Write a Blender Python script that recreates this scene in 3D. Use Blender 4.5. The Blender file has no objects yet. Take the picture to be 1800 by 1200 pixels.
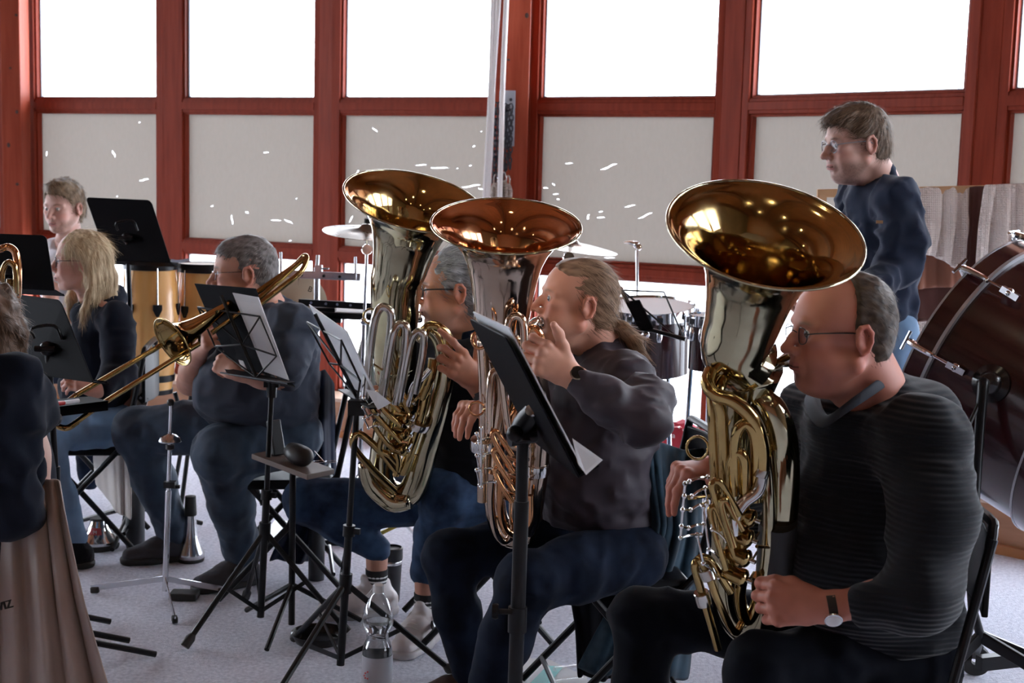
import bpy, bmesh, math, random
import numpy as np
from mathutils import Vector, Matrix, Quaternion
from mathutils.geometry import delaunay_2d_cdt
R = math.radians
PI = math.pi
random.seed(7); np.random.seed(7)
scn = bpy.context.scene
# ---------------- camera ----------------
F = 2400.0
CAMP = Vector((0, 0, 1.55))
ROT = Matrix.Rotation(R(90 - 6.9), 3, 'X') @ Matrix.Rotation(0.027, 3, 'Z')
cd = bpy.data.cameras.new('camera'); cam = bpy.data.objects.new('camera', cd)
scn.collection.objects.link(cam); scn.camera = cam
cam.matrix_world = Matrix.Translation(CAMP) @ ROT.to_4x4()
cd.sensor_width = 36.0; cd.lens = F / 1800 * 36
cd.clip_start = 0.05
cd.dof.use_dof = True; cd.dof.focus_distance = 3.6; cd.dof.aperture_fstop = 6.3
# ---------------- light ----------------
SKY = 13.5
w = bpy.data.worlds.new('sky'); scn.world = w; w.use_nodes = True
bg = w.node_tree.nodes['Background']
bg.inputs[0].default_value = (0.83, 0.895, 1.0, 1); bg.inputs[1].default_value = SKY
scn.view_settings.view_transform = 'Standard'; scn.view_settings.look = 'None'
scn.view_settings.gamma = 1; scn.view_settings.exposure = 0.0
scn.view_settings.use_curve_mapping = False
try:
    scn.cycles.max_bounces = 8; scn.cycles.transparent_max_bounces = 16
except Exception: pass

def at(px, py, Y):
    d = ROT @ Vector(((px - 900) / F, -(py - 600) / F, -1))
    return CAMP + d * (Y / d.y)
def pxm(Y): return F / Y            # about how many pixels a metre takes at depth Y
def V(*a): return Vector(a)
# ---------------- materials ----------------
MATS = {}
def M(name, col=(.5, .5, .5), rough=.6, metal=0.0, col2=None, scale=8, stretch=(1, 1, 1), bump=0.0, bscale=60, bstretch=(1, 1, 1),
      contrast=(.35, .65), spec=.5, coat=0, sheen=0, trans=0, wave=None, attr=None, bdist=.004, detail=4, aniso=0, sss=0):
    if name in MATS: return MATS[name]
    m = bpy.data.materials.new(name); m.use_nodes = True
    nt = m.node_tree; N = nt.nodes; L = nt.links
    b = N['Principled BSDF']
    b.inputs['Base Color'].default_value = (*col, 1); b.inputs['Roughness'].default_value = rough
    b.inputs['Metallic'].default_value = metal
    b.inputs['Specular IOR Level'].default_value = spec
    if coat: b.inputs['Coat Weight'].default_value = coat; b.inputs['Coat Roughness'].default_value = .08
    if sheen: b.inputs['Sheen Weight'].default_value = sheen; b.inputs['Sheen Roughness'].default_value = .5
    if trans: b.inputs['Transmission Weight'].default_value = trans
    if sss:
        b.inputs['Subsurface Weight'].default_value = sss; b.inputs['Subsurface Radius'].default_value = (.9, .35, .2); b.inputs['Subsurface Scale'].default_value = .006
    tc = N.new('ShaderNodeTexCoord')
    def mapped(st):
        mp = N.new('ShaderNodeMapping'); mp.inputs['Scale'].default_value = st
        L.new(tc.outputs['Object'], mp.inputs['Vector']); return mp.outputs[0]
    src = None
    if col2 is not None:
        n = N.new('ShaderNodeTexNoise'); n.inputs['Scale'].default_value = scale; n.inputs['Detail'].default_value = detail
        L.new(mapped(stretch), n.inputs['Vector'])
        r = N.new('ShaderNodeValToRGB'); r.color_ramp.elements[0].position = contrast[0]; r.color_ramp.elements[1].position = contrast[1]
        r.color_ramp.elements[0].color = (*col, 1); r.color_ramp.elements[1].color = (*col2, 1)
        L.new(n.outputs[0], r.inputs[0]); src = r.outputs[0]
    if attr:
        a = N.new('ShaderNodeAttribute'); a.attribute_name = attr
        if src is not None:
            mx = N.new('ShaderNodeMix'); mx.data_type = 'RGBA'; mx.blend_type = 'MULTIPLY'; mx.inputs[0].default_value = 1
            L.new(a.outputs['Color'], mx.inputs[6]); L.new(src, mx.inputs[7]); src = mx.outputs[2]
        else: src = a.outputs['Color']
    if src is not None: L.new(src, b.inputs['Base Color'])
    if bump:
        if wave:
            n = N.new('ShaderNodeTexWave'); n.bands_direction = wave; n.inputs['Scale'].default_value = bscale; n.inputs['Distortion'].default_value = .6
            n.inputs['Detail'].default_value = 1
        else:
            n = N.new('ShaderNodeTexNoise'); n.inputs['Scale'].default_value = bscale; n.inputs['Detail'].default_value = 3
        L.new(mapped(bstretch), n.inputs['Vector'])
        bp = N.new('ShaderNodeBump'); bp.inputs['Strength'].default_value = bump; bp.inputs['Distance'].default_value = bdist
        L.new(n.outputs[0], bp.inputs['Height']); L.new(bp.outputs[0], b.inputs['Normal'])
    MATS[name] = m
    return m
# ---------------- objects ----------------
C = scn.collection
def link(name, me, mats=None, parent=None):
    o = bpy.data.objects.new(name, me); C.objects.link(o)
    if mats is not None:
        for m in (mats if isinstance(mats, (list, tuple)) else [mats]): me.materials.append(m)
    if parent is not None: o.parent = parent; o.matrix_parent_inverse = parent.matrix_world.inverted()
    return o
def thing(name, label, cat, loc=(0, 0, 0), group=None):
    o = bpy.data.objects.new(name, None); C.objects.link(o); o.empty_display_size = .1
    o.matrix_world = Matrix.Translation(Vector(loc)); o['label'] = label; o['category'] = cat
    if group: o['group'] = group
    return o
def tag(o, label, cat, group=None):
    o['label'] = label; o['category'] = cat
    if group: o['group'] = group
    return o
def dup(root, mat, label=None):
    """copy of a thing with its parts and sub-parts, moved by the matrix mat"""
    r = root.copy(); C.objects.link(r); r.matrix_world = mat @ root.matrix_world
    if label: r['label'] = label
    def rec(src, dst):
        for ch in list(src.children):
            c = ch.copy(); C.objects.link(c); c.parent = dst; c.matrix_parent_inverse = ch.matrix_parent_inverse.copy(); rec(ch, c)
    rec(root, r)
    return r
class MB:
    """collects boxes, tubes, lathes and polygons for one mesh"""
    def __init__(s): s.v = []; s.f = []; s.m = []; s.cur = 0
    def add(s, vs, fs):
        o = len(s.v); s.v.extend([tuple(p) for p in vs]); s.f.extend([tuple(i + o for i in f) for f in fs]); s.m.extend([s.cur] * len(fs)); return s
    def box(s, c, size, rot=None):
        hx, hy, hz = [q / 2 for q in size]; c = Vector(c)
        P = [Vector((x, y, z)) for x in (-hx, hx) for y in (-hy, hy) for z in (-hz, hz)]
        if rot is not None: P = [rot @ p for p in P]
        return s.add([c + p for p in P], [(0, 1, 3, 2), (4, 6, 7, 5), (0, 4, 5, 1), (2, 3, 7, 6), (0, 2, 6, 4), (1, 5, 7, 3)])
    def beam(s, a, b, w, h, up=(0, 0, 1)):
        a = Vector(a); b = Vector(b); t = (b - a); L = t.length; t.normalize(); u = Vector(up); sd = t.cross(u)
        if sd.length < 1e-4: sd = t.cross(Vector((1, 0, 0)))
        sd.normalize(); u = sd.cross(t)
        rot = Matrix((t, sd, u)).transposed()
        return s.box((a + b) / 2, (L, w, h), rot)
    def tube(s, pts, rad, n=12, smooth=0, cap=True, closed=False, flat=1.0):
        pts = [Vector(p) for p in pts]
        if not hasattr(rad, '__len__'): rad = [rad] * len(pts)
        if smooth:
            P = []; Rr = []; K = len(pts)
            rng = range(K) if closed else range(K - 1)
            for i in rng:
                p0 = pts[i - 1] if (i > 0 or closed) else pts[0] * 2 - pts[1]
                p1 = pts[i]; p2 = pts[(i + 1) % K]
                p3 = pts[(i + 2) % K] if (i + 2 < K or closed) else pts[-1] * 2 - pts[-2]
                for q in range(smooth):
                    t = q / smooth; t2 = t * t; t3 = t2 * t
                    P.append(.5 * ((2 * p1) + (p2 - p0) * t + (2 * p0 - 5 * p1 + 4 * p2 - p3) * t2 + (3 * p1 - p0 - 3 * p2 + p3) * t3))
                    Rr.append(rad[i] * (1 - t) + rad[(i + 1) % K] * t)
            if not closed: P.append(pts[-1]); Rr.append(rad[-1])
            pts, rad = P, Rr
        K = len(pts); T = []
        for i in range(K):
            a = pts[i - 1] if (i > 0 or closed) else pts[i]; b = pts[(i + 1) % K] if (i < K - 1 or closed) else pts[i]
            t = b - a
            T.append(t.normalized() if t.length > 1e-9 else Vector((0, 0, 1)))
        u = T[0].orthogonal().normalized(); vs = []
        for i in range(K):
            u = (u - T[i] * u.dot(T[i]))
            u = u.normalized() if u.length > 1e-6 else T[i].orthogonal().normalized()
            w_ = T[i].cross(u)
            for q in range(n):
                a = 2 * PI * q / n
                vs.append(pts[i] + (u * math.cos(a) + w_ * math.sin(a) * flat) * rad[i])
        fs = []
        for i in range(K if closed else K - 1):
            j = (i + 1) % K
            for q in range(n):
                r_ = (q + 1) % n
                fs.append((i * n + q, i * n + r_, j * n + r_, j * n + q))
        if cap and not closed:
            fs.append(tuple(range(n - 1, -1, -1))); fs.append(tuple((K - 1) * n + q for q in range(n)))
        return s.add(vs, fs)
    def lathe(s, prof, origin=(0, 0, 0), axis=(0, 0, 1), n=32, cap=False, side=None):
        """prof: (radius, height) pairs"""
        ax = Vector(axis).normalized(); u = Vector(side).normalized() if side else ax.orthogonal().normalized(); w_ = ax.cross(u); o = Vector(origin)
        vs = [o + ax * h + (u * math.cos(2 * PI * q / n) + w_ * math.sin(2 * PI * q / n)) * r for r, h in prof for q in range(n)]
        K = len(prof)
        fs = [(i * n + q, i * n + (q + 1) % n, (i + 1) * n + (q + 1) % n, (i + 1) * n + q) for i in range(K - 1) for q in range(n)]
        if cap: fs.append(tuple(range(n - 1, -1, -1))); fs.append(tuple((K - 1) * n + q for q in range(n)))
        return s.add(vs, fs)
    def ball(s, c, r, n=12, sc=(1, 1, 1), rot=None):
        c = Vector(c); vs = []; K = n // 2 + 1
        for i in range(K):
            th = PI * i / (K - 1)
            for q in range(n):
                a = 2 * PI * q / n
                p = Vector((math.sin(th) * math.cos(a) * sc[0], math.sin(th) * math.sin(a) * sc[1], math.cos(th) * sc[2])) * r
                if rot is not None: p = rot @ p
                vs.append(c + p)
        fs = [(i * n + q, (i + 1) * n + q, (i + 1) * n + (q + 1) % n, i * n + (q + 1) % n) for i in range(K - 1) for q in range(n)]
        return s.add(vs, fs)
    def plate(s, pts, thick, nrm=None):
        """polygon outline given thickness"""
        pts = [Vector(p) for p in pts]
        if nrm is None: nrm = (pts[1] - pts[0]).cross(pts[2] - pts[0]).normalized()
        d = Vector(nrm) * thick; n = len(pts)
        return s.add([p for p in pts] + [p + d for p in pts], [tuple(range(n - 1, -1, -1)), tuple(range(n, 2 * n))] + [(i, (i + 1) % n, n + (i + 1) % n, n + i) for i in range(n)])
    def sheet(s, grid, thick=0):
        """grid[i][j] of points -> surface with thickness"""
        I = len(grid); J = len(grid[0]); o = [Vector(p) for row in grid for p in row]
        fs = [(i * J + j, i * J + j + 1, (i + 1) * J + j + 1, (i + 1) * J + j) for i in range(I - 1) for j in range(J - 1)]
        if not thick: return s.add(o, fs)
        nr = [Vector((0, 0, 0)) for _ in o]
        for f in fs:
            n_ = (o[f[1]] - o[f[0]]).cross(o[f[2]] - o[f[0]])
            for i in f: nr[i] += n_
        b = [p - n_.normalized() * thick if n_.length > 0 else p for p, n_ in zip(o, nr)]
        K = I * J
        fb = [tuple(K + i for i in reversed(f)) for f in fs]
        per = [(0, j) for j in range(J)] + [(i, J - 1) for i in range(1, I)] + [(I - 1, j) for j in range(J - 2, -1, -1)] + [(i, 0) for i in range(I - 2, 0, -1)]
        per = [i * J + j for i, j in per]
        fe = [(per[q], K + per[q], K + per[(q + 1) % len(per)], per[(q + 1) % len(per)]) for q in range(len(per))]
        return s.add(o + b, fs + fb + fe)
    def build(s, name, mats=None, parent=None, smooth=True, bevel=0, ang=35, sub=0):
        me = bpy.data.meshes.new(name); me.from_pydata([tuple(p) for p in s.v], [], s.f)
        if any(s.m): me.polygons.foreach_set('material_index', s.m)
        me.validate(); bm = bmesh.new(); bm.from_mesh(me)
        bmesh.ops.remove_doubles(bm, verts=bm.verts, dist=1e-6)
        bmesh.ops.recalc_face_normals(bm, faces=bm.faces); bm.to_mesh(me); bm.free()
        o = link(name, me, mats, parent)
        if smooth:
            me.polygons.foreach_set('use_smooth', [True] * len(me.polygons))
            try: me.set_sharp_from_angle(angle=R(ang))
            except Exception: pass
        if bevel:
            md = o.modifiers.new('bevel', 'BEVEL'); md.width = bevel; md.segments = 2; md.limit_method = 'ANGLE'
        if sub:
            md = o.modifiers.new('sub', 'SUBSURF'); md.levels = sub; md.render_levels = sub
        return o
# ---------------- implicit surfaces ----------------
def hashn(i, j, k):
    n = (i * 374761393 + j * 668265263 + k * 1274126177) & 0x7fffffff
    n = ((n ^ (n >> 13)) * 1103515245) & 0x7fffffff
    return ((n ^ (n >> 16)) & 0xffff) / 65535.0
def vnoise(P, sc):
    q = P * np.asarray(sc); f = np.floor(q); t = q - f; t = t * t * (3 - 2 * t); f = f.astype(np.int64)
    r = 0
    for a in (0, 1):
        for b in (0, 1):
            for c in (0, 1):
                r = r + hashn(f[..., 0] + a, f[..., 1] + b, f[..., 2] + c) * (t[..., 0] if a else 1 - t[..., 0]) * (t[..., 1] if b else 1 - t[..., 1]) * (t[..., 2] if c else 1 - t[..., 2])
    return r * 2 - 1
class SDF:
    def __init__(s, lo, hi, h):
        s.lo = np.array(lo, float); s.h = h; n = np.ceil((np.array(hi, float) - s.lo) / h).astype(int) + 1
        s.n = n; s.D = np.full(tuple(n), .5, np.float32)
    def _sub(s, lo, hi):
        a = np.clip(np.floor((np.array(lo) - s.lo) / s.h).astype(int), 0, s.n - 1); b = np.clip(np.ceil((np.array(hi) - s.lo) / s.h).astype(int) + 1, 1, s.n)
        if np.any(b <= a): return None, None
        sl = tuple(slice(a[i], b[i]) for i in range(3))
        g = np.meshgrid(*[s.lo[i] + s.h * np.arange(a[i], b[i]) for i in range(3)], indexing='ij')
        return sl, np.stack(g, -1)
    def _mix(s, sl, d, k, op):
        A = s.D[sl]
        if op == 'add':
            if k > 0:
                h_ = np.clip(.5 + .5 * (A - d) / k, 0, 1); s.D[sl] = A * (1 - h_) + d * h_ - k * h_ * (1 - h_)
            else: s.D[sl] = np.minimum(A, d)
        else:
            if k > 0:
                d2 = -d; h_ = np.clip(.5 - .5 * (A - d2) / k, 0, 1); s.D[sl] = A * (1 - h_) + d2 * h_ + k * h_ * (1 - h_)
            else: s.D[sl] = np.maximum(A, -d)
    def cap(s, a, b, ra, rb=None, k=.02, op='add', sq=None):
        rb = ra if rb is None else rb; a = np.array(a, float); b = np.array(b, float); m = max(ra, rb) * (1 if sq is None else max(1, max(sq[1:]))) + k + 3 * s.h
        sl, P = s._sub(np.minimum(a, b) - m, np.maximum(a, b) + m)
        if sl is None: return s
        ba = b - a; L2 = ba @ ba + 1e-12
        t = np.clip(((P - a) @ ba) / L2, 0, 1)
        Q = P - a - t[..., None] * ba
        if sq is not None:   # sq = (axis, f): stretch across the axis by f
            ax = np.array(sq[0], float); ax /= np.linalg.norm(ax); c = Q @ ax; Q = Q - np.outer(c.ravel(), ax).reshape(Q.shape) * (1 - 1 / sq[1])
        d = np.linalg.norm(Q, axis=-1) - (ra + (rb - ra) * t)
        s._mix(sl, d, k, op); return s
    def chain(s, pts, rad, k=.02, op='add', sq=None):
        for i in range(len(pts) - 1): s.cap(pts[i], pts[i + 1], rad[i], rad[i + 1], k, op, sq)
        return s
    def ell(s, c, r, rot=None, k=.02, op='add'):
        c = np.array(c, float); r = np.array(r, float) if hasattr(r, '__len__') else np.array([r] * 3, float); m = r.max() + k + 3 * s.h
        sl, P = s._sub(c - m, c + m)
        if sl is None: return s
        Q = P - c
        if rot is not None: Q = Q @ np.array(rot)      # rot columns = local axes
        k0 = np.linalg.norm(Q / r, axis=-1); k1 = np.linalg.norm(Q / (r * r), axis=-1) + 1e-9
        d = k0 * (k0 - 1) / k1
        s._mix(sl, d, k, op); return s
    def half(s, p, n, k=.01):
        """cut away everything on the side the normal n points to"""
        p = np.array(p, float); n = np.array(n, float); n /= np.linalg.norm(n)
        sl, P = s._sub(s.lo, s.lo + s.n * s.h); d = (P - p) @ n
        A = s.D; s.D = np.maximum(A, d).astype(np.float32) if k <= 0 else (lambda h_: (A * (1 - h_) + d * h_ + k * h_ * (1 - h_)))(np.clip(.5 - .5 * (A - d) / k, 0, 1)).astype(np.float32)
        return s
    def disp(s, fn):
        m = np.abs(s.D) < .03; I = np.argwhere(m)
        if len(I): s.D[m] += fn(s.lo + I * s.h).astype(np.float32)
        return s
    def mesh(s):
        D = s.D; D[0] = D[-1] = .1; D[:, 0] = D[:, -1] = .1; D[:, :, 0] = D[:, :, -1] = .1
        S = D < 0; cnt = np.zeros(tuple(np.array(S.shape) - 1), np.int8); off = [(i, j, k) for i in (0, 1) for j in (0, 1) for k in (0, 1)]
        n = cnt.shape
        for o in off: cnt += S[o[0]:o[0] + n[0], o[1]:o[1] + n[1], o[2]:o[2] + n[2]]
        act = (cnt > 0) & (cnt < 8); I = np.argwhere(act); idx = np.full(n, -1, np.int64); idx[act] = np.arange(len(I))
        vals = [D[I[:, 0] + o[0], I[:, 1] + o[1], I[:, 2] + o[2]] for o in off]
        pos = np.zeros((len(I), 3)); c = np.zeros(len(I))
        for a in range(8):
            for b in range(a + 1, 8):
                df = np.array(off[b]) - np.array(off[a])
                if np.abs(df).sum() != 1: continue
                va, vb = vals[a], vals[b]; cr = (va < 0) != (vb < 0); t = np.where(cr, va / (va - vb + 1e-12), 0)
                pos += np.where(cr[:, None], np.array(off[a]) + t[:, None] * df, 0); c += cr
        verts = s.lo + (I + pos / c[:, None]) * s.h
        F_ = []
        for ax in range(3):
            u, v = [(1, 2), (2, 0), (0, 1)][ax]
            a = np.take(S, range(0, S.shape[ax] - 1), ax); b = np.take(S, range(1, S.shape[ax]), ax)
            ch = np.argwhere(a != b); ch = ch[(ch[:, u] > 0) & (ch[:, v] > 0) & (ch[:, u] < n[u]) & (ch[:, v] < n[v])]
            if not len(ch): continue
            q = []
            for du, dv in ((-1, -1), (0, -1), (0, 0), (-1, 0)):
                cc = ch.copy(); cc[:, u] += du; cc[:, v] += dv; q.append(idx[cc[:, 0], cc[:, 1], cc[:, 2]])
            q = np.stack(q, 1); ins = S[ch[:, 0], ch[:, 1], ch[:, 2]]
            q[~ins] = q[~ins][:, ::-1]; F_.append(q)
        return verts, np.concatenate(F_)
def npmesh(name, parts, mats, parent=None, cols=None, xf=None):
    """parts: list of (verts, quads[, matindex]); one object"""
    vs = []; fs = []; mi = []; o = 0
    for p in parts:
        vs.append(p[0]); fs.append(np.asarray(p[1]) + o); o += len(p[0]); mi += [p[2] if len(p) > 2 else 0] * len(p[1])
    Vv = np.concatenate(vs); Fq = np.concatenate(fs)
    me = bpy.data.meshes.new(name)
    me.vertices.add(len(Vv)); me.vertices.foreach_set('co', Vv.astype(np.float32).ravel())
    k = Fq.shape[1]
    me.loops.add(Fq.size); me.loops.foreach_set('vertex_index', Fq.ravel().astype(np.int32))
    me.polygons.add(len(Fq)); me.polygons.foreach_set('loop_start', np.arange(0, Fq.size, k, dtype=np.int32))
    me.update(calc_edges=True); me.polygons.foreach_set('use_smooth', [True] * len(Fq)); me.polygons.foreach_set('material_index', mi)
    me.validate()
    if cols is not None:
        ca = me.color_attributes.new('col', 'FLOAT_COLOR', 'POINT')
        cc = np.ones((len(Vv), 4), np.float32); cc[:, :3] = np.concatenate(cols); ca.data.foreach_set('color', cc.ravel())
    return link(name, me, mats, parent)
def smoothv(v, f, it=2, lam=.5):
    f = np.asarray(f); 
    for _ in range(it):
        acc = np.zeros_like(v); c = np.zeros(len(v))
        for a in range(4):
            for b in (1, 3):
                np.add.at(acc, f[:, a], v[f[:, (a + b) % 4]]); np.add.at(c, f[:, a], 1)
        v = v * (1 - lam) + lam * acc / np.maximum(c, 1)[:, None]
    return v
# ---------------- room ----------------
wood = M('red_wood', (.21, .030, .014), .5, spec=.14, col2=(.29, .046, .022), scale=5, stretch=(8, 8, .6), bump=.15, bscale=30, bstretch=(8, 8, .5), contrast=(.3, .7))
wood_old = M('red_timber', (.25, .040, .018), .55, spec=.15, col2=(.34, .065, .032), scale=4, stretch=(7, 7, .5), bump=.2, bscale=25, bstretch=(8, 8, .5))
blind_m = bpy.data.materials.new('blind_fabric'); blind_m.use_nodes = True
def _blind():
    nt = blind_m.node_tree; N = nt.nodes; L = nt.links; N.remove(N['Principled BSDF'])
    tc = N.new('ShaderNodeTexCoord'); mp = N.new('ShaderNodeMapping'); mp.inputs['Scale'].default_value = (60, 60, 25); L.new(tc.outputs['Object'], mp.inputs[0])
    n = N.new('ShaderNodeTexNoise'); n.inputs['Scale'].default_value = 1; L.new(mp.outputs[0], n.inputs['Vector'])
    r = N.new('ShaderNodeValToRGB'); r.color_ramp.elements[0].position = .3; r.color_ramp.elements[1].position = .7
    r.color_ramp.elements[0].color = (.625, .585, .535, 1); r.color_ramp.elements[1].color = (.65, .61, .56, 1); L.new(n.outputs[0], r.inputs[0])
    d = N.new('ShaderNodeBsdfDiffuse'); t = N.new('ShaderNodeBsdfTranslucent'); L.new(r.outputs[0], d.inputs[0])
    hm = N.new('ShaderNodeMix'); hm.data_type = 'RGBA'; hm.blend_type = 'MULTIPLY'; hm.inputs[0].default_value = 1; hm.inputs[7].default_value = (.062, .058, .054, 1)
    L.new(r.outputs[0], hm.inputs[6]); L.new(hm.outputs[2], t.inputs[0])
    a = N.new('ShaderNodeAddShader'); d.inputs[0].default_value = (.3, .3, .3, 1)
    dm = N.new('ShaderNodeMix'); dm.data_type = 'RGBA'; dm.blend_type = 'MULTIPLY'; dm.inputs[0].default_value = 1; dm.inputs[7].default_value = (.32, .31, .30, 1)
    L.new(r.outputs[0], dm.inputs[6]); L.new(dm.outputs[2], d.inputs[0])
    L.new(d.outputs[0], a.inputs[0]); L.new(t.outputs[0], a.inputs[1]); L.new(a.outputs[0], N['Material Output'].inputs[0])
_blind()
glass_m = bpy.data.materials.new('window_glass'); glass_m.use_nodes = True
def _glass():
    nt = glass_m.node_tree; N = nt.nodes; L = nt.links; N.remove(N['Principled BSDF'])
    t = N.new('ShaderNodeBsdfTransparent'); g = N.new('ShaderNodeBsdfGlossy'); g.inputs['Roughness'].default_value = .02
    t.inputs[0].default_value = (.97, .98, .98, 1); fr = N.new('ShaderNodeFresnel'); fr.inputs[0].default_value = 1.45
    m = N.new('ShaderNodeMixShader'); L.new(fr.outputs[0], m.inputs[0]); L.new(t.outputs[0], m.inputs[1]); L.new(g.outputs[0], m.inputs[2]); L.new(m.outputs[0], N['Material Output'].inputs[0])
_glass()
bead_m = M('window_gasket', (.30, .30, .34), .4)
def struct(o): o['kind'] = 'structure'; return o
# plan of the glazed wall: pane edges as (pixel column, pixel height of the middle field) -> ground positions
def wpt(px, s):
    Y = .80 * F / s
    p = at(px, 309 + .027 * (px - 900) , Y); return Vector((p.x, Y, 0))
panes = [((67, 208), (280, 218)), ((325, 220), (555, 230)), ((600, 233), (866, 246)), ((945, 250), (1255, 268)), ((1315, 273), (1690, 311)), ((1765, 317), (2160, 352))]
pan = [(wpt(*a), wpt(*b)) for a, b in panes]
# bays going on round the room, outside the picture
lft = [V(-9.2, 3.0, 0), V(-9.1, 4.4, 0), V(-8.8, 5.7, 0), V(-8.2, 6.9, 0), V(-7.4, 8.0, 0), V(-6.2, 8.85, 0), V(-5.1, 9.35, 0), V(-4.25, 9.5, 0)]
ext = [(lft[i].lerp(lft[i + 1], .08), lft[i].lerp(lft[i + 1], .92)) for i in range(len(lft) - 1)]
last = pan[-1][1]
rgt = [last + V(.12, -.12, 0), V(3.55, 4.0, 0), V(3.85, 2.7, 0), V(4.0, 1.3, 0)]
extr = [(rgt[i].lerp(rgt[i + 1], .08), rgt[i].lerp(rgt[i + 1], .92)) for i in range(len(rgt) - 1)]
# first pane left of the timber column that cuts the picture edge
pan0 = (V(-4.2, 9.53, 0), wpt(3, 206))
allp = ext + [pan0] + pan + extr
ZU0, ZB1, ZB0, ZL1, ZL0, ZTOP = 1.974, 1.894, 1.094, 1.018, .23, 3.5
TEARS = {0: [(82, 270, 3, 9, 70), (200, 270, 5, 13, 110), (253, 316, 20, 4, 8), (206, 345, 3, 2, 0), (245, 215, 3, 1.5, 0)],
         1: [(468, 268, 11, 2.5, 0), (373, 362, 5, 2.5, 10), (408, 386, 4, 17, 95), (434, 373, 6, 5, -40), (485, 387, 20, 2.5, -4), (507, 389, 18, 3.5, -25), (510, 423, 6, 2, 0), (521, 349, 2, 1.5, 0)],
         2: [(659, 228, 12, 3, -40), (629, 302, 7, 5, 40), (740, 290, 21, 2.5, 2), (773, 295, 34, 3, 0), (833, 257, 5, 3, 20), (828, 327, 34, 4, 8), (845, 332, 10, 3, -20), (617, 385, 14, 3, 55), (846, 231, 2, 2, 0), (827, 291, 4, 2, 0), (804, 296, 3, 2, 0)],
         3: [(1000, 287, 14, 2.5, 0), (1070, 293, 30, 6, 20), (958, 330, 11, 3, -10), (973, 324, 6, 2, -40), (977, 341, 10, 2, 0), (981, 350, 5, 2, -20), (1034, 381, 7, 10, 60), (1056, 382, 14, 2.5, 0), (1056, 372, 7, 2, 0), (1107, 362, 20, 3, 12), (1134, 379, 26, 4, 25), (1072, 453, 20, 2.5, 0)]}
def lateral(a, b):
    t = (b - a).normalized(); n = Vector((-t.y, t.x, 0))
    if n.y < 0 and abs(n.y) > .3: n = -n
    if n.dot(Vector(((a + b) / 2))) < 0: n = -n
    return t, n        # n points outdoors
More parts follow.
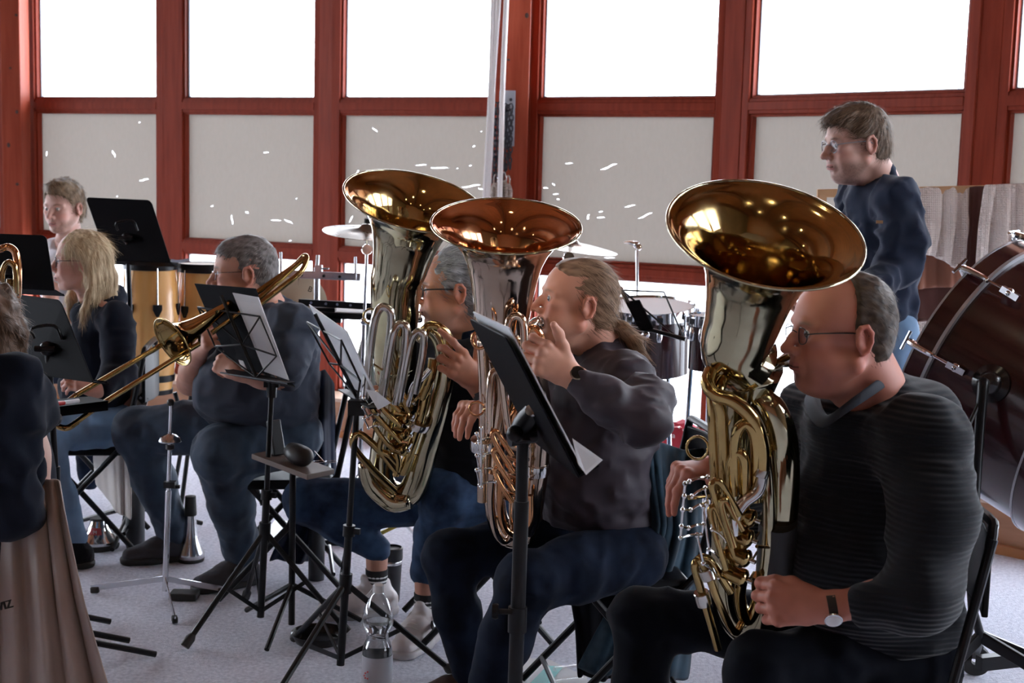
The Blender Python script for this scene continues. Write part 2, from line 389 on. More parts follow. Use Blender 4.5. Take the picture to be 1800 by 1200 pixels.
def window(i, a, b, full):
    root = thing('window_%d' % (i + 1), 'x', 'x', a); del root['label']; del root['category']; struct(root)
    t, n = lateral(a, b); Lw = (b - a).length
    rot = Matrix((t, n, V(0, 0, 1))).transposed()
    def bx(mb, u0, u1, v0, v1, z0, z1): mb.box(a + t * (u0 + u1) / 2 + n * (v0 + v1) / 2 + V(0, 0, (z0 + z1) / 2), (u1 - u0, v1 - v0, z1 - z0), rot)
    fw = .055
    fr = MB()
    for u0, u1 in ((-fw, 0), (Lw, Lw + fw)): bx(fr, u0, u1, -.03, .05, .12, ZTOP + .12)
    for z0, z1 in ((ZB1, ZU0), (ZL1, ZB0), (.13, ZL0), (ZTOP, ZTOP + .12)):
        bx(fr, 0, Lw, -.024, .05, z0, z1)
        bx(fr, 0, Lw, -.034, -.02, z0 + .018, z1 - .018)
    # inner beads step back to the glass
    for z0, z1 in ((ZU0, ZTOP), (ZB0, ZB1), (ZL0, ZL1)):
        q = .012
        bx(fr, 0, q, -.012, .05, z0, z1); bx(fr, Lw - q, Lw, -.012, .05, z0, z1); bx(fr, q, Lw - q, -.012, .05, z0, z0 + q); bx(fr, q, Lw - q, -.012, .05, z1 - q, z1)
    fr.build('window_frame', wood, root, bevel=.004)
    g = MB()
    for z0, z1 in ((ZU0, ZTOP), (ZL0, ZL1)):
        q = .012; w_ = .008
        bx(g, q, q + w_, .02, .04, z0 + q, z1 - q); bx(g, Lw - q - w_, Lw - q, .02, .04, z0 + q, z1 - q); bx(g, q, Lw - q, .02, .04, z0 + q, z0 + q + w_); bx(g, q, Lw - q, .02, .04, z1 - q - w_, z1 - q)
    g.build('gasket', bead_m, root, smooth=False)
    for nm, z0, z1 in (('upper_pane', ZU0, ZTOP), ('lower_pane', ZL0, ZL1)):
        p = MB(); p.add([a + n * .03 + V(0, 0, z0), b + n * .03 + V(0, 0, z0), b + n * .03 + V(0, 0, z1), a + n * .03 + V(0, 0, z1)], [(0, 1, 2, 3)]); p.build(nm, glass_m, root, smooth=False)
    # fabric panel with the tears that let daylight through
    vs = [(0, 0), (Lw, 0), (Lw, ZB1 - ZB0), (0, ZB1 - ZB0)]; faces = [[0, 1, 2, 3]]; holes = []
    if full in TEARS:
        rnd = random.Random(full)
        for (px, py, wpx, hpx, ang) in TEARS[full]:
            c0 = at(px, py, 5) - CAMP
            # meet the plane of the panel
            k = (a + n * .03 - CAMP).dot(n) / c0.dot(n); p = CAMP + c0 * k
            u = (p - a).dot(t); z = p.z - ZB0; sc = p.y / F
            if wpx < hpx: wpx, hpx = hpx, wpx; 
            A = R(ang); hw = wpx * sc / 2; hh = max(hpx * .55, 1.1) * sc / 2; poly = []
            m = 7
            for q in range(2 * m):
                if q < m: x = -1 + 2 * q / m; y = -1
                else: x = 1 - 2 * (q - m) / m; y = 1
                env = (1 - abs(x)) ** .8; bend = math.sin(x * 3) * hh * .7
                yy = bend + y * hh * env * rnd.uniform(.35, 1.0); xx = x * hw
                poly.append((u + (xx * math.cos(A) - yy * math.sin(A)) / max(.6, t.x), z + xx * math.sin(A) + yy * math.cos(A)))
            s0 = len(vs); vs += poly; faces.append(list(range(s0, s0 + len(poly)))); holes.append(len(faces) - 1)
    mb = MB()
    if holes:
        r = delaunay_2d_cdt([Vector(p) for p in vs], [], faces, 1, 1e-6)
        keep = [f for f, o in zip(r[2], r[5]) if not any(x in holes for x in o)]
        mb.add([a + n * .03 + t * p.x + V(0, 0, ZB0 + p.y) for p in r[0]], keep)
    else: mb.add([a + n * .03 + t * p[0] + V(0, 0, ZB0 + p[1]) for p in vs], [(0, 1, 2, 3)])
    mb.build('blind', blind_m, root, smooth=False)
    return root
for i, (a, b) in enumerate(allp):
    k = i - len(ext) - 1
    window(i, a, b, k if 0 <= k < 6 else -1)
# posts between the windows
ti = 1
for i in range(len(allp) - 1):
    b = allp[i][1]; a = allp[i + 1][0]
    t, n = lateral(b, a); Lg = (a - b).length; rot = Matrix((t, n, V(0, 0, 1))).transposed(); c = (a + b) / 2
    w_ = max(.04, Lg - .10)
    mb = MB(); mb.box(c + V(0, 0, 1.83) + n * .015, (w_ + .012, .09, 3.66), rot)
    struct(mb.build('trim_%d' % ti, wood, smooth=False, bevel=.003)); ti += 1
# sill, upper wall over the glass, plinth and bench
tops = [allp[0][0]] + [p for ab in allp for p in ab] + [allp[-1][1]]
plaster = M('plaster', (.16, .11, .07), .8, col2=(.2, .14, .09), scale=3)
orange = M('orange_panel_wood', (.22, .075, .025), .4, col2=(.30, .11, .04), scale=3, stretch=(1, 8, 8), bump=.1, bscale=20, contrast=(.3, .7))
mb = MB(); hb = MB()
for i in range(len(tops) - 1):
    a, b = tops[i], tops[i + 1]
    if (b - a).length < .01: continue
    t, n = lateral(a, b)
    mb.beam(a + n * .02 + V(0, 0, 4.15), b + n * .02 + V(0, 0, 4.15), .1, 1.1)
    hb.beam(a + V(0, 0, .065) + n * .02, b + V(0, 0, .065) + n * .02, .1, .13)
struct(mb.build('wall_back', orange, smooth=False)); struct(hb.build('trim_%d' % ti, wood, smooth=False)); ti += 1
# low wooden heating bench along the glass
bench_w = M('light_bench_wood', (.36, .17, .085), .45, col2=(.44, .22, .12), scale=3, stretch=(1, 1, 8), bump=.05)
bench_t = M('pale_bench_top', (.62, .45, .34), .35)
bt = MB(); bf = MB(); bk = MB()
inn = []
keep = [p for p in tops if p.y > 4.2]
for q in range(len(keep)):
    a = keep[max(0, q - 1)]; b = keep[min(len(keep) - 1, q + 1)]
    t, n = lateral(a, b); inn.append((keep[q] - n * .035, keep[q] - n * .27, keep[q] - n * .255, keep[q] - n * .285))
for q in range(len(inn) - 1):
    A, B = inn[q], inn[q + 1]
    if (B[0] - A[0]).length < .01: continue
    bt.add([A[0] + V(0, 0, .205), B[0] + V(0, 0, .205), B[1] + V(0, 0, .205), A[1] + V(0, 0, .205), A[0] + V(0, 0, .225), B[0] + V(0, 0, .225), B[1] + V(0, 0, .225), A[1] + V(0, 0, .225)], [(0, 1, 2, 3), (7, 6, 5, 4), (3, 2, 6, 7), (0, 4, 5, 1)])
    bf.beam(A[2] + V(0, 0, .102), B[2] + V(0, 0, .102), .02, .205)
    bk.beam(A[3] + V(0, 0, .02), B[3] + V(0, 0, .02), .03, .04)
struct(bt.build('trim_%d' % ti, bench_t, smooth=False)); ti += 1
struct(bf.build('trim_%d' % ti, bench_w, smooth=False)); ti += 1
struct(bk.build('baseboard_back', M('base_strip', (.42, .17, .06), .4), smooth=False))
# floor, ceiling, far walls
carpet = M('grey_carpet', (.47, .495, .60), .95, col2=(.80, .825, .93), scale=70, bump=.8, bscale=180, bdist=.004, contrast=(.25, .75), detail=3, spec=.1)
fl = [p for p in tops] + [V(4.65, -7.3, 0), V(-9.4, -7.3, 0)]
mb = MB(); mb.plate([V(p.x, p.y, -.1) for p in fl], .1, (0, 0, 1)); struct(mb.build('floor', carpet, smooth=False))
snow = M('white_terrace', (.9, .9, .92), .8, col2=(.8, .82, .86), scale=.5)
mb = MB(); mb.box((-2, 16, -.45), (60, 60, .1)); struct(mb.build('trim_60', snow, smooth=False))
ceilm = M('ceiling_boards', (.16, .055, .022), .45, col2=(.26, .095, .038), scale=2, stretch=(10, .6, 1), contrast=(.3, .7))
mb = MB(); mb.box((-2.5, 1.2, 4.75), (16, 20, .1)); struct(mb.build('ceiling', ceilm, smooth=False))
mb = MB()
for q in range(7): mb.box((-8 + q * 2.1, .4, 4.5), (.22, 18, .42))
struct(mb.build('trim_%d' % ti, M('dark_beams', (.10, .03, .014), .5), smooth=False)); ti += 1
mb = MB(); mb.box((-2.5, -7.2, 2.3), (14.5, .1, 4.8)); struct(mb.build('wall_front', orange, smooth=False))
mb = MB(); mb.box((-9.4, -2.1, 2.3), (.1, 10.2, 4.8)); struct(mb.build('wall_left', plaster, smooth=False))
mb = MB(); mb.box((4.6, -2.9, 2.3), (.1, 8.6, 4.8)); struct(mb.build('wall_right', plaster, smooth=False))
# timber columns
knot = M('dark_knot', (.05, .02, .015), .6)
def column(px0, px1, Y, name_lab):
    a = at(px0, 300, Y); b = at(px1, 300, Y); cx = (a.x + b.x) / 2; wd = b.x - a.x
    mb = MB(); mb.box((cx, Y + .09, 2.35), (wd, .18, 4.7)); o = struct(mb.build('trim_%d' % ti, wood_old, smooth=False, bevel=.006))
    rnd = random.Random(px0)
    kk = MB()
    for q in range(9): kk.ball((cx + rnd.uniform(-.4, .4) * wd, Y, .3 + q * .27 + rnd.uniform(-.05, .05)), rnd.uniform(.006, .013), 8, (1, .15, rnd.uniform(.7, 1.6)))
    kk.build('knot', knot, o)
    return o
column(4, 38, 9.0, ''); ti += 1
column(880, 926, 7.55, ''); ti += 1
# the ceiling lamps that warm the brass
lampm = bpy.data.materials.new('lamp_glow'); lampm.use_nodes = True
b_ = lampm.node_tree.nodes['Principled BSDF']; b_.inputs['Emission Color'].default_value = (1, .86, .62, 1); b_.inputs['Emission Strength'].default_value = 40
blk = M('black_metal', (.008, .008, .010), .33, metal=.0, spec=.28)
first = None
for q, (x, y) in enumerate([(-2.6, .6), (-1.0, -.9), (.7, .3), (2.2, -.6), (-4.4, 1.8), (-.2, 2.2), (1.4, -2.6), (-3.0, -2.6)]):
    if first is None:
        lp = thing('ceiling_lamp', 'round warm ceiling lamp hanging under the boards', 'lamp', (x, y, 4.29), group='warm lamps under the ceiling')
        s_ = MB(); s_.lathe([(.02, .0), (.11, .0), (.13, -.12), (.125, -.13), (.10, -.02), (.02, -.02)], (x, y, 4.29), n=20); s_.build('lamp_housing', blk, lp)
        s_ = MB(); s_.ball((x, y, 4.20), .07, 14); s_.build('bulb', lampm, lp); first = lp; fx = (x, y)
    else: dup(first, Matrix.Translation((x - fx[0], y - fx[1], 0)))
# ---------------- people ----------------
skin_m = M('skin', (1, 1, 1), .5, attr='col', spec=.35, bump=.12, bscale=260, bdist=.001, sss=.05)
SK = .84        # overall depth of the skin tones
eye_m = M('eye', (1, 1, 1), .12, attr='col', spec=.6)
def frame(fwd, up=(0, 0, 1)):
    f = np.array(fwd, float); f /= np.linalg.norm(f); u = np.array(up, float); l = np.cross(u, f); l /= np.linalg.norm(l); u = np.cross(f, l)
    return np.stack([f, l, u], 1)            # columns: forward, left, up
def A(p): return np.array(p, float)
def sm(x, a, b): t = np.clip((x - a) / (b - a), 0, 1); return t * t * (3 - 2 * t)
def blob(P, c, r): return np.exp(-np.sum(((P - A(c)) / A(r)) ** 2, -1))
def head(cfg, h=.003):
    """local coordinates: x forward, y left, z up; origin between crown and chin.  returns verts, quads, cols of head with neck"""
    s = SDF((-.16, -.12, -.21), (.16, .12, .16), h)
    w = cfg.get('w', 1); jw = cfg.get('jaw', 1); fat = cfg.get('fat', 0)
    s.ell((-.012, 0, .032), (.1, .077 * w, .088), k=0)
    s.ell((-.035, 0, .01), (.072, .07 * w, .075), k=.02)
    s.ell((.03, 0, .02), (.062, .064 * w, .082), k=.02)
    s.ell((.036, 0, -.035), (.055, .056 * w, .062), k=.02)
    s.ell((.026, 0, -.07), (.058, .05 * w * jw, .036 + fat * .004), k=.022)
    s.ell((.071, 0, -.1), (.021, .022 * jw, .017), k=.022)
    for y in (-1, 1):
        s.cap((.0, y * .055 * w * jw, -.06), (.055, y * .03 * jw, -.096), .015 + fat * .005, k=.025)
        s.ell((.062, y * .036 * w, -.04), (.026, .022, .03), k=.018)
        s.ell((.064, y * .046 * w, -.012), (.022, .018, .014), k=.016)
        if fat: s.ell((.045, y * .045 * w, -.06), (.035, .02 + fat * .006, .035), k=.02)
    if fat: s.ell((.03, 0, -.108), (.045, .045, .018 + .006 * fat), k=.03)
    s.cap((.083, -.026, .022), (.083, .026, .022), .012, k=.012)
    for y in (-1, 1): s.cap((.084, y * .02, .024), (.07, y * .05, .018), .009, k=.01)
    # sockets
    for y in (-1, 1): s.ell((.098, y * .031, .003), (.017, .018, .012), k=.012, op='sub')
    # nose
    nl = cfg.get('nose', 0) + .005
    s.chain([(.086, 0, .014), (.1 + nl * .3, 0, -.008), (.113 + nl, 0, -.03)], [.0075, .0085, .0115], k=.012)
    for y in (-1, 1):
        s.ell((.1 + nl * .5, y * .0125, -.034), (.011, .0075, .0085), k=.006)
        s.ell((.105 + nl, y * .007, -.0435), (.006, .0038, .003), k=.003, op='sub')
    # mouth
    s.ell((.084, 0, -.062), (.021, .028, .024), k=.014)
    o = cfg.get('open', 0)
    for sg, z, r in ((1, -.0615 + o * .3, .0052), (-1, -.071 - o, .0060)):
        s.chain([(.084, -.024, -.066), (.0985, -.010, z), (.101, 0, z - sg * .001), (.0985, .010, z), (.084, .024, -.066)], [.002, r, r, r, .002], k=.004)
    s.chain([(.090, -.025, -.0662), (.107, 0, -.0662), (.090, .025, -.0662)], [.0006 + o * .3, .0009 + o, .0006 + o * .3], k=.002, op='sub')
    s.ell((.104, 0, -.084), (.012, .016, .004), k=.008, op='sub')
    # eyelids
    for y in (-1, 1):
        c = A((.0765, y * .031, .0035))
        s.ell(c, (.0128, .0135, .0128), k=.004)
        s.cap(c + A((.0142, -.011, .0002)), c + A((.0142, .011, .0002)), .0016 + cfg.get('lid', 0), k=.002, op='sub')
    # ears
    for y in (-1, 1):
        ax = frame((.94, y * .3, -.1), (.25, 0, 1))
        c = A((-.012, y * .079 * w, -.008))
        s.ell(c, (.0175, .007, .031), rot=ax, k=.005)
        rim = [c + ax @ A(q) for q in ((.012, y * .002, .012), (.006, y * .007, .027), (-.008, y * .010, .027), (-.016, y * .012, .012), (-.014, y * .011, -.006), (-.006, y * .006, -.022), (.005, y * .002, -.028))]
        s.chain(rim, [.0035, .0045, .005, .005, .0045, .0055, .005], k=.003)
        s.ell(c + ax @ A((-.001, y * .0115, .002)), (.009, .007, .015), rot=ax, k=.004, op='sub')
        s.ell(c + ax @ A((.014, y * .003, -.006)), (.005, .004, .006), k=.004)
    # neck
    nb = A(cfg.get('neckbase', (-.05, 0, -.2))); nr = cfg.get('neckr', .058)
    s.cap((-.03, 0, -.035), nb, nr * .98, nr * 1.08, k=.025)
    s.cap((.012, 0, -.09), nb + A((.04, 0, 0)), nr * .55, nr * .5, k=.03)
    for y in (-1, 1): s.cap((-.02, y * .05, -.05), nb + A((.05, -y * .03, .0)), .012, .012, k=.02)
    v, f = s.mesh(); v = smoothv(v, f, 1, .35)
    base = A(cfg.get('skin', (.50, .27, .19))) * SK
    P = v; col = np.tile(base, (len(P), 1))
    def tint(mask, c): 
        nonlocal col
        m = np.clip(mask, 0, 1)[:, None]; col = col * (1 - m) + A(c) * m
    red = base * A((1.0, .62, .58)); absY = np.abs(P[:, 1]); Q = P.copy(); Q[:, 1] = absY
    tint(.65 * blob(Q, (.068, .04, -.03), (.03, .025, .022)), red); tint(.6 * blob(Q, (.112, 0, -.03), (.014, .014, .014)), red)
    tint(.6 * (Q[:, 1] > .071 * w) * sm(-P[:, 0], -.02, .02), red)
    if cfg.get('stubble', 0):
        m = sm(-P[:, 2], .045, .07) * sm(P[:, 0], -.02, .02) * sm(-P[:, 2], -.14, -.125) * (1 - blob(Q, (.1, 0, -.066), (.012, .02, .008)))
        m *= 1 - sm(-P[:, 2], .118, .14)
        tint(cfg['stubble'] * m * (.75 + .35 * vnoise(P, (260,) * 3)), cfg.get('beard', (.08, .045, .03)))
        m2 = blob(Q, (.1, .008, -.053), (.014, .02, .005)); tint(cfg['stubble'] * .9 * m2, cfg.get('beard', (.08, .045, .03)))
    lip = cfg.get('lip', (.36, .11, .10))
    zz = P[:, 2]; inl = (P[:, 0] > .088) & (zz < -.057 + o * .2) & (zz > -.0775 - o) & (absY < .022)
    tint(.75 * inl, lip)
    tint((np.abs(zz + .0662) < .0016 + o) * (P[:, 0] > .08) * (absY < .022) * 1.0, (.06, .015, .012))
    bc = cfg.get('brow', (.09, .05, .03))
    by = Q - A((.088, .034, .0255)); bm = np.exp(-(by[:, 1] / .017) ** 4 - ((by[:, 2] + .25 * np.abs(by[:, 1])) / .0042) ** 2) * (P[:, 0] > .055)
    tint(.85 * bm, bc)
    eyec = Q - A((.0765, .031, .0035)); slit = np.exp(-((eyec[:, 2] - .002) / .0022) ** 2 - (eyec[:, 1] / .0125) ** 4) * (P[:, 0] > .078)
    tint(.6 * slit, (.10, .045, .03))
    hm = cfg.get('scalp')           # shaded scalp under thin hair
    if hm is not None:
        m = hm(P); tint(m, cfg.get('scalpcol', base * .5))
    tint(.22 * np.clip(vnoise(P, (60,) * 3), 0, 1), base * A((.85, .75, .75)))
    parts = [(v, f, 0)]; cols = [col]
    for y in (-1, 1):
        c = A((.0775, y * .031, .0030)); m = MB(); m.ball(c, .0128, 20, rot=Matrix.Rotation(PI / 2, 3, 'Y')); ev = A(m.v)
        look = A(cfg.get('look', (1, 0, 0))); look /= np.linalg.norm(look); dd = (ev - c) / .0128 @ look
        ec = np.where((dd > .93)[:, None], A((.01, .01, .01)), np.where((dd > .84)[:, None], A(cfg.get('iris', (.12, .12, .10))), A((.62, .58, .55))))
        qf = np.array([q if len(q) == 4 else (*q, q[-1]) for q in m.f]); parts.append((ev, qf, 1)); cols.append(ec)
    return parts, cols
def place(parts, pos, rot, sc=1.0):
    return [(p[0] * sc @ rot.T + A(pos),) + tuple(p[1:]) for p in parts]
def hair(cfg_fn, h=.003, noise=(40, 40, 40), amp=.004, lo=(-.17, -.13, -.24), hi=(.15, .13, .17), strands=1500, slen=.02, flow=None, width=.0006, colr=((.06, .04, .03), (.14, .10, .07)), cut=None, seed=1, lift=.35, bound=None):
    s = SDF(lo, hi, h); cfg_fn(s)
    s.disp(lambda P: amp * vnoise(P, noise) + amp * .5 * vnoise(P, tuple(2.3 * q for q in noise)))
    v, f = s.mesh(); v = smoothv(v, f, 1, .3)
    rnd = np.random.RandomState(seed); c0, c1 = A(colr[0]), A(colr[1])
    t = np.clip(.5 + .5 * vnoise(v, tuple(1.7 * q for q in noise)) + .25 * vnoise(v, (25,) * 3), 0, 1)[:, None]; cols = [c0 * (1 - t) + c1 * t]; parts = [(v, f, 0)]
    if strands:
        e1 = v[f[:, 1]] - v[f[:, 0]]; e2 = v[f[:, 3]] - v[f[:, 0]]; nr = np.cross(e1, e2); nr /= np.linalg.norm(nr, axis=1)[:, None] + 1e-9
        cen = v[f].mean(1); ids = rnd.randint(0, len(f), strands); p = cen[ids]; n = nr[ids]
        if bound is not None:
            ok = bound(p); p = p[ok]; n = n[ok]
        d = flow(p) if flow is not None else np.tile(A((-.5, 0, -1)), (len(p), 1))
        d = d - n * np.sum(d * n, 1)[:, None]; d /= np.linalg.norm(d, axis=1)[:, None] + 1e-9
        d = d + rnd.normal(0, .13, d.shape); L = slen * rnd.uniform(.6, 1.3, (len(p), 1)); side = np.cross(d, n); side /= np.linalg.norm(side, axis=1)[:, None] + 1e-9
        vs = []; K = 4
        for q in range(K):
            a = q / (K - 1); c = p - n * .001 + d * L * a + n * (lift * L * (a - .75 * a * a)); wq = width * (1 - .8 * a)
            vs += [c - side * wq, c + side * wq]
        m = len(p); sv = np.stack(vs, 1).reshape(-1, 3); base = np.arange(m)[:, None] * 2 * K
        fs = np.concatenate([base + A([2 * q, 2 * q + 1, 2 * q + 3, 2 * q + 2]).astype(int) for q in range(K - 1)])
        t = rnd.uniform(0, 1.15, (m, 1, 1)); cc = np.broadcast_to(c0 * (1 - t) + c1 * t, (m, 2 * K, 3)).reshape(-1, 3)
        parts.append((sv, fs, 0)); cols.append(cc)
    return parts, cols
hair_m = M('hair', (1, 1, 1), .5, attr='col', spec=.16)
def fingers_hand(cfg, h=.0022):
    """cfg: wrist, dirv (wrist to knuckles), nrm (back of hand), side (+1 thumb on the dirv x nrm side), curls, spread, thumb...
       all in world metres; returns an SDF-ready list of chains"""
    W = A(cfg['wrist']); d = A(cfg['dir']); d /= np.linalg.norm(d); n = A(cfg['nrm']); n -= d * (n @ d); n /= np.linalg.norm(n); sd = np.cross(d, n) * cfg.get('side', 1)
    sc = cfg.get('sc', 1.0); ch = []
    # sd points to the thumb side
    kn = {}
    offs = [.032, .011, -.010, -.029]; Ls = [(.042, .026, .021), (.046, .029, .022), (.042, .027, .021), (.033, .021, .019)]; rr = [.0092, .0095, .009, .008]
    kd = [.088, .092, .087, .079]
    for i in range(4):
        k = W + sc * (d * kd[i] + sd * offs[i] + n * (.004 - .002 * abs(i - 1)))
        kn[i] = k; cu = cfg['curl'][i]; sp = cfg.get('spread', [0, 0, 0, 0])[i]
        pts = [W + sc * (d * .02 + sd * offs[i] * .45), k]; rad = [.013 * sc, .0115 * sc]; dr = d * math.cos(sp) + sd * math.sin(sp); a = 0; p = k
        for j in range(3):
            a += cu[j]; v = dr * math.cos(a) - n * math.sin(a); p = p + v * Ls[i][j] * sc; pts.append(p); rad.append((rr[i] - j * .0009 if j < 2 else rr[i] - .0026) * sc)
        ch.append((pts, rad))
    tb = cfg.get('thumb', ((.7, .5, -.4), (.9, .2, -.35), (1, 0, -.2)))
    p = W + sc * (d * .018 + sd * .022 - n * .004); pts = [p]; rad = [.015 * sc]; LL = (.045, .034, .026)
    for j, q in enumerate(tb):
        v = d * q[0] + sd * q[1] + n * q[2]; v /= np.linalg.norm(v); p = p + v * LL[j] * sc; pts.append(p); rad.append((.0125, .0108, .0085)[j] * sc)
    ch.append((pts, rad))
    return W, d, n, sd, sc, ch
def arm_skin(elbow, hand, skin=(.5, .27, .19), r0=.042, h=.0026, sleeve=0.0):
    """forearm and hand as one surface"""
    W, d, n, sd, sc, ch = fingers_hand(hand); E = A(elbow)
    allp = [E, W] + [p for c in ch for p in c[0]]; lo = np.min(allp, 0) - .06; hi = np.max(allp, 0) + .06
    s = SDF(lo, hi, h)
    fo = W - E; L = np.linalg.norm(fo)
    s.cap(E, E + fo * .45, r0, r0 * .95, k=.02); s.cap(E + fo * .4, W, r0 * .92, .026 * sc, k=.03)
    s.cap(W - fo / L * .02, W + d * .02 * sc, .025 * sc, .026 * sc, k=.015, sq=(sd, 1.15))
    for (pts, rad) in ch[:4]: s.chain(pts[:2], rad[:2], k=.012 * sc)
    s.cap(W + d * .03 * sc, W + d * .075 * sc, .0155 * sc, .0145 * sc, k=.015, sq=(sd, 2.0))
    for (pts, rad) in ch[:4]:
        s.chain(pts[1:], rad[1:], k=.0035)
        for q in (1, 2): s.ell(pts[q] + n * .003 * sc, rad[q] * 1.08, k=.006)
    s.chain(ch[4][0], ch[4][1], k=.011 * sc)
    v, f = s.mesh(); v = smoothv(v, f, 1, .3); base = A(skin) * SK; col = np.tile(base, (len(v), 1))
    for (pts, rad) in ch:
        for q in range(1, len(pts)):
            m = blob(v, pts[q], (.011 * sc,) * 3)[:, None] * .4; col = col * (1 - m) + base * A((1.0, .66, .6)) * m
        # nail
        tip = pts[-1]; tdir = (pts[-1] - pts[-2]); tdir /= np.linalg.norm(tdir); nn = n - tdir * (n @ tdir); nn /= np.linalg.norm(nn) + 1e-9
        m = (blob(v, tip + nn * rad[-1] * .9 + tdir * .001, (.0055,) * 3) > .45)[:, None] * .6; col = col * (1 - m) + np.minimum(base * 1.35, .8) * m
    col *= (1 + .08 * vnoise(v, (70,) * 3))[:, None]
    return (v, f, 0), col
def cloth(name, build, lo, hi, mat, parent, h=.008, fold=.006, fsc=(9, 9, 22), seed=0, sm_it=1, extra=None, fine=None):
    s = SDF(A(lo), A(hi), h); build(s)
    if fold:
        def fn(P):
            Q = P + .035 * np.stack([vnoise(P + 5.1, (6, 6, 6)), vnoise(P + 9.2, (6, 6, 6)), vnoise(P + 2.7, (6, 6, 6))], -1)
            a = np.abs(vnoise(Q + seed * 1.37, fsc)); b = np.abs(vnoise(Q + seed * 2.1, tuple(1.9 * q for q in fsc)))
            return fold * (1.9 * a - .45) + fold * .65 * (1.9 * b - .45) + (extra(P) if extra else 0)
        s.disp(fn)
    v, f = s.mesh(); v = smoothv(v, f, sm_it, .4)
    return npmesh(name, [(v, f, 0)], mat, parent)
def bounds(*pts, m=.15):
    P = A([tuple(p) for p in pts]); return P.min(0) - m, P.max(0) + m
def pp(x, y, Y): return A(at(x, y, Y))
def glasses(parent, pos, rot, sc, mat, r=(.021, .017), thick=.0011, rim=True, lensmat=None, tm=None):
    def L(q): return tuple(rot @ A(q) * sc + A(pos))
    mb = MB(); lens = []
    for y in (-1, 1):
        c = A((.0985, y * .0335, .001)); pts = [L(c + A((-.004 * abs(math.cos(a)) , y * math.copysign(abs(math.cos(a)) ** .8, math.cos(a)) * r[0], math.copysign(abs(math.sin(a)) ** .8, math.sin(a)) * r[1] - .002))) for a in [2 * PI * q / 24 for q in range(24)]]
        if rim: mb.tube(pts, thick * sc, 6, closed=True)
        lens.append(pts)
        mb.tube([L((.0945, y * (.0335 + r[0]), .004)), L((.075, y * .068, .007)), L((.0, y * .081, .006)), L((-.02, y * .083, -.004))], thick * 1.3 * sc, 6, smooth=4)
    mb.tube([L((.0985, -.0125, .004)), L((.103, 0, .008)), L((.0985, .0125, .004))], thick * sc, 6, smooth=4)
    g = mb.build('glasses', mat, parent)
    for pts in lens: q_ = MB(); q_.add(pts, [tuple(range(24))]); q_.build('lens', lensmat or glass_m, g, smooth=False)
    return g
denim = M('dark_denim', (.004, .0065, .014), .8, col2=(.010, .016, .034), scale=12, sheen=.02, bump=.25, bscale=500, bdist=.001, spec=.08)
denim_mid = M('blue_denim', (.008, .018, .046), .8, col2=(.028, .060, .125), scale=14, sheen=.02, bump=.25, bscale=500, bdist=.001, spec=.22)
denim_lt = M('light_denim', (.12, .21, .34), .8, col2=(.18, .28, .42), scale=9, sheen=.05, bump=.2, bscale=400, bdist=.001, spec=.22)
denim_teal = M('washed_teal_denim', (.007, .016, .026), .8, col2=(.022, .048, .072), scale=12, sheen=.06, bump=.25, bscale=400, bdist=.001, spec=.22)
black_cloth = M('black_cloth', (.010, .010, .014), .85, sheen=.06, bump=.2, bscale=300, bdist=.001, spec=.08)
navy = M('navy_cotton', (.006, .009, .022), .85, col2=(.011, .016, .034), scale=6, sheen=.06, bump=.2, bscale=350, bdist=.001, spec=.08)
navy2 = M('navy_sweater_cotton', (.008, .013, .030), .85, col2=(.013, .021, .045), scale=6, sheen=.06, bump=.2, bscale=350, bdist=.001, spec=.22)
hoodie = M('dark_hoodie_fleece', (.006, .008, .015), .9, col2=(.011, .014, .024), scale=6, sheen=.06, bump=.25, bscale=350, bdist=.001, spec=.08)
knit = M('ribbed_knit', (.006, .0075, .012), .85, sheen=.12, bump=.6, wave='Z', bscale=26, bdist=.004, spec=.22)
knitd = M('dark_trousers', (.0035, .005, .010), .8, sheen=.06, bump=.2, bscale=300, bdist=.001, spec=.08)
mauve = M('mauve_shirt', (.032, .024, .032), .55, col2=(.044, .034, .044), scale=4, sheen=.05, bump=.12, bscale=300, bdist=.0008, spec=.22)
tee = M('slate_tshirt', (.034, .042, .062), .85, col2=(.046, .056, .080), scale=5, sheen=.05, bump=.2, bscale=300, bdist=.001, spec=.22)
white_c = M('white_cotton', (.62, .62, .66), .8, sheen=.05)
collar_m = M('grey_collar', (.026, .030, .042), .8, sheen=.05, spec=.22)
steel = M('steel', (.62, .63, .66), .22, metal=1)
gold_rim = M('gold_wire', (.8, .62, .35), .25, metal=1)
black_pl = M('black_plastic', (.012, .012, .013), .35)
dark_lens = bpy.data.materials.new('spectacle_lens'); dark_lens.use_nodes = True
def _l():
    nt = dark_lens.node_tree; N = nt.nodes; L = nt.links; N.remove(N['Principled BSDF'])
    t = N.new('ShaderNodeBsdfTransparent'); t.inputs[0].default_value = (.82, .84, .9, 1); g = N.new('ShaderNodeBsdfGlossy'); g.inputs['Roughness'].default_value = .03
    m = N.new('ShaderNodeMixShader'); m.inputs[0].default_value = .05; L.new(t.outputs[0], m.inputs[1]); L.new(g.outputs[0], m.inputs[2]); L.new(m.outputs[0], N['Material Output'].inputs[0])
_l()
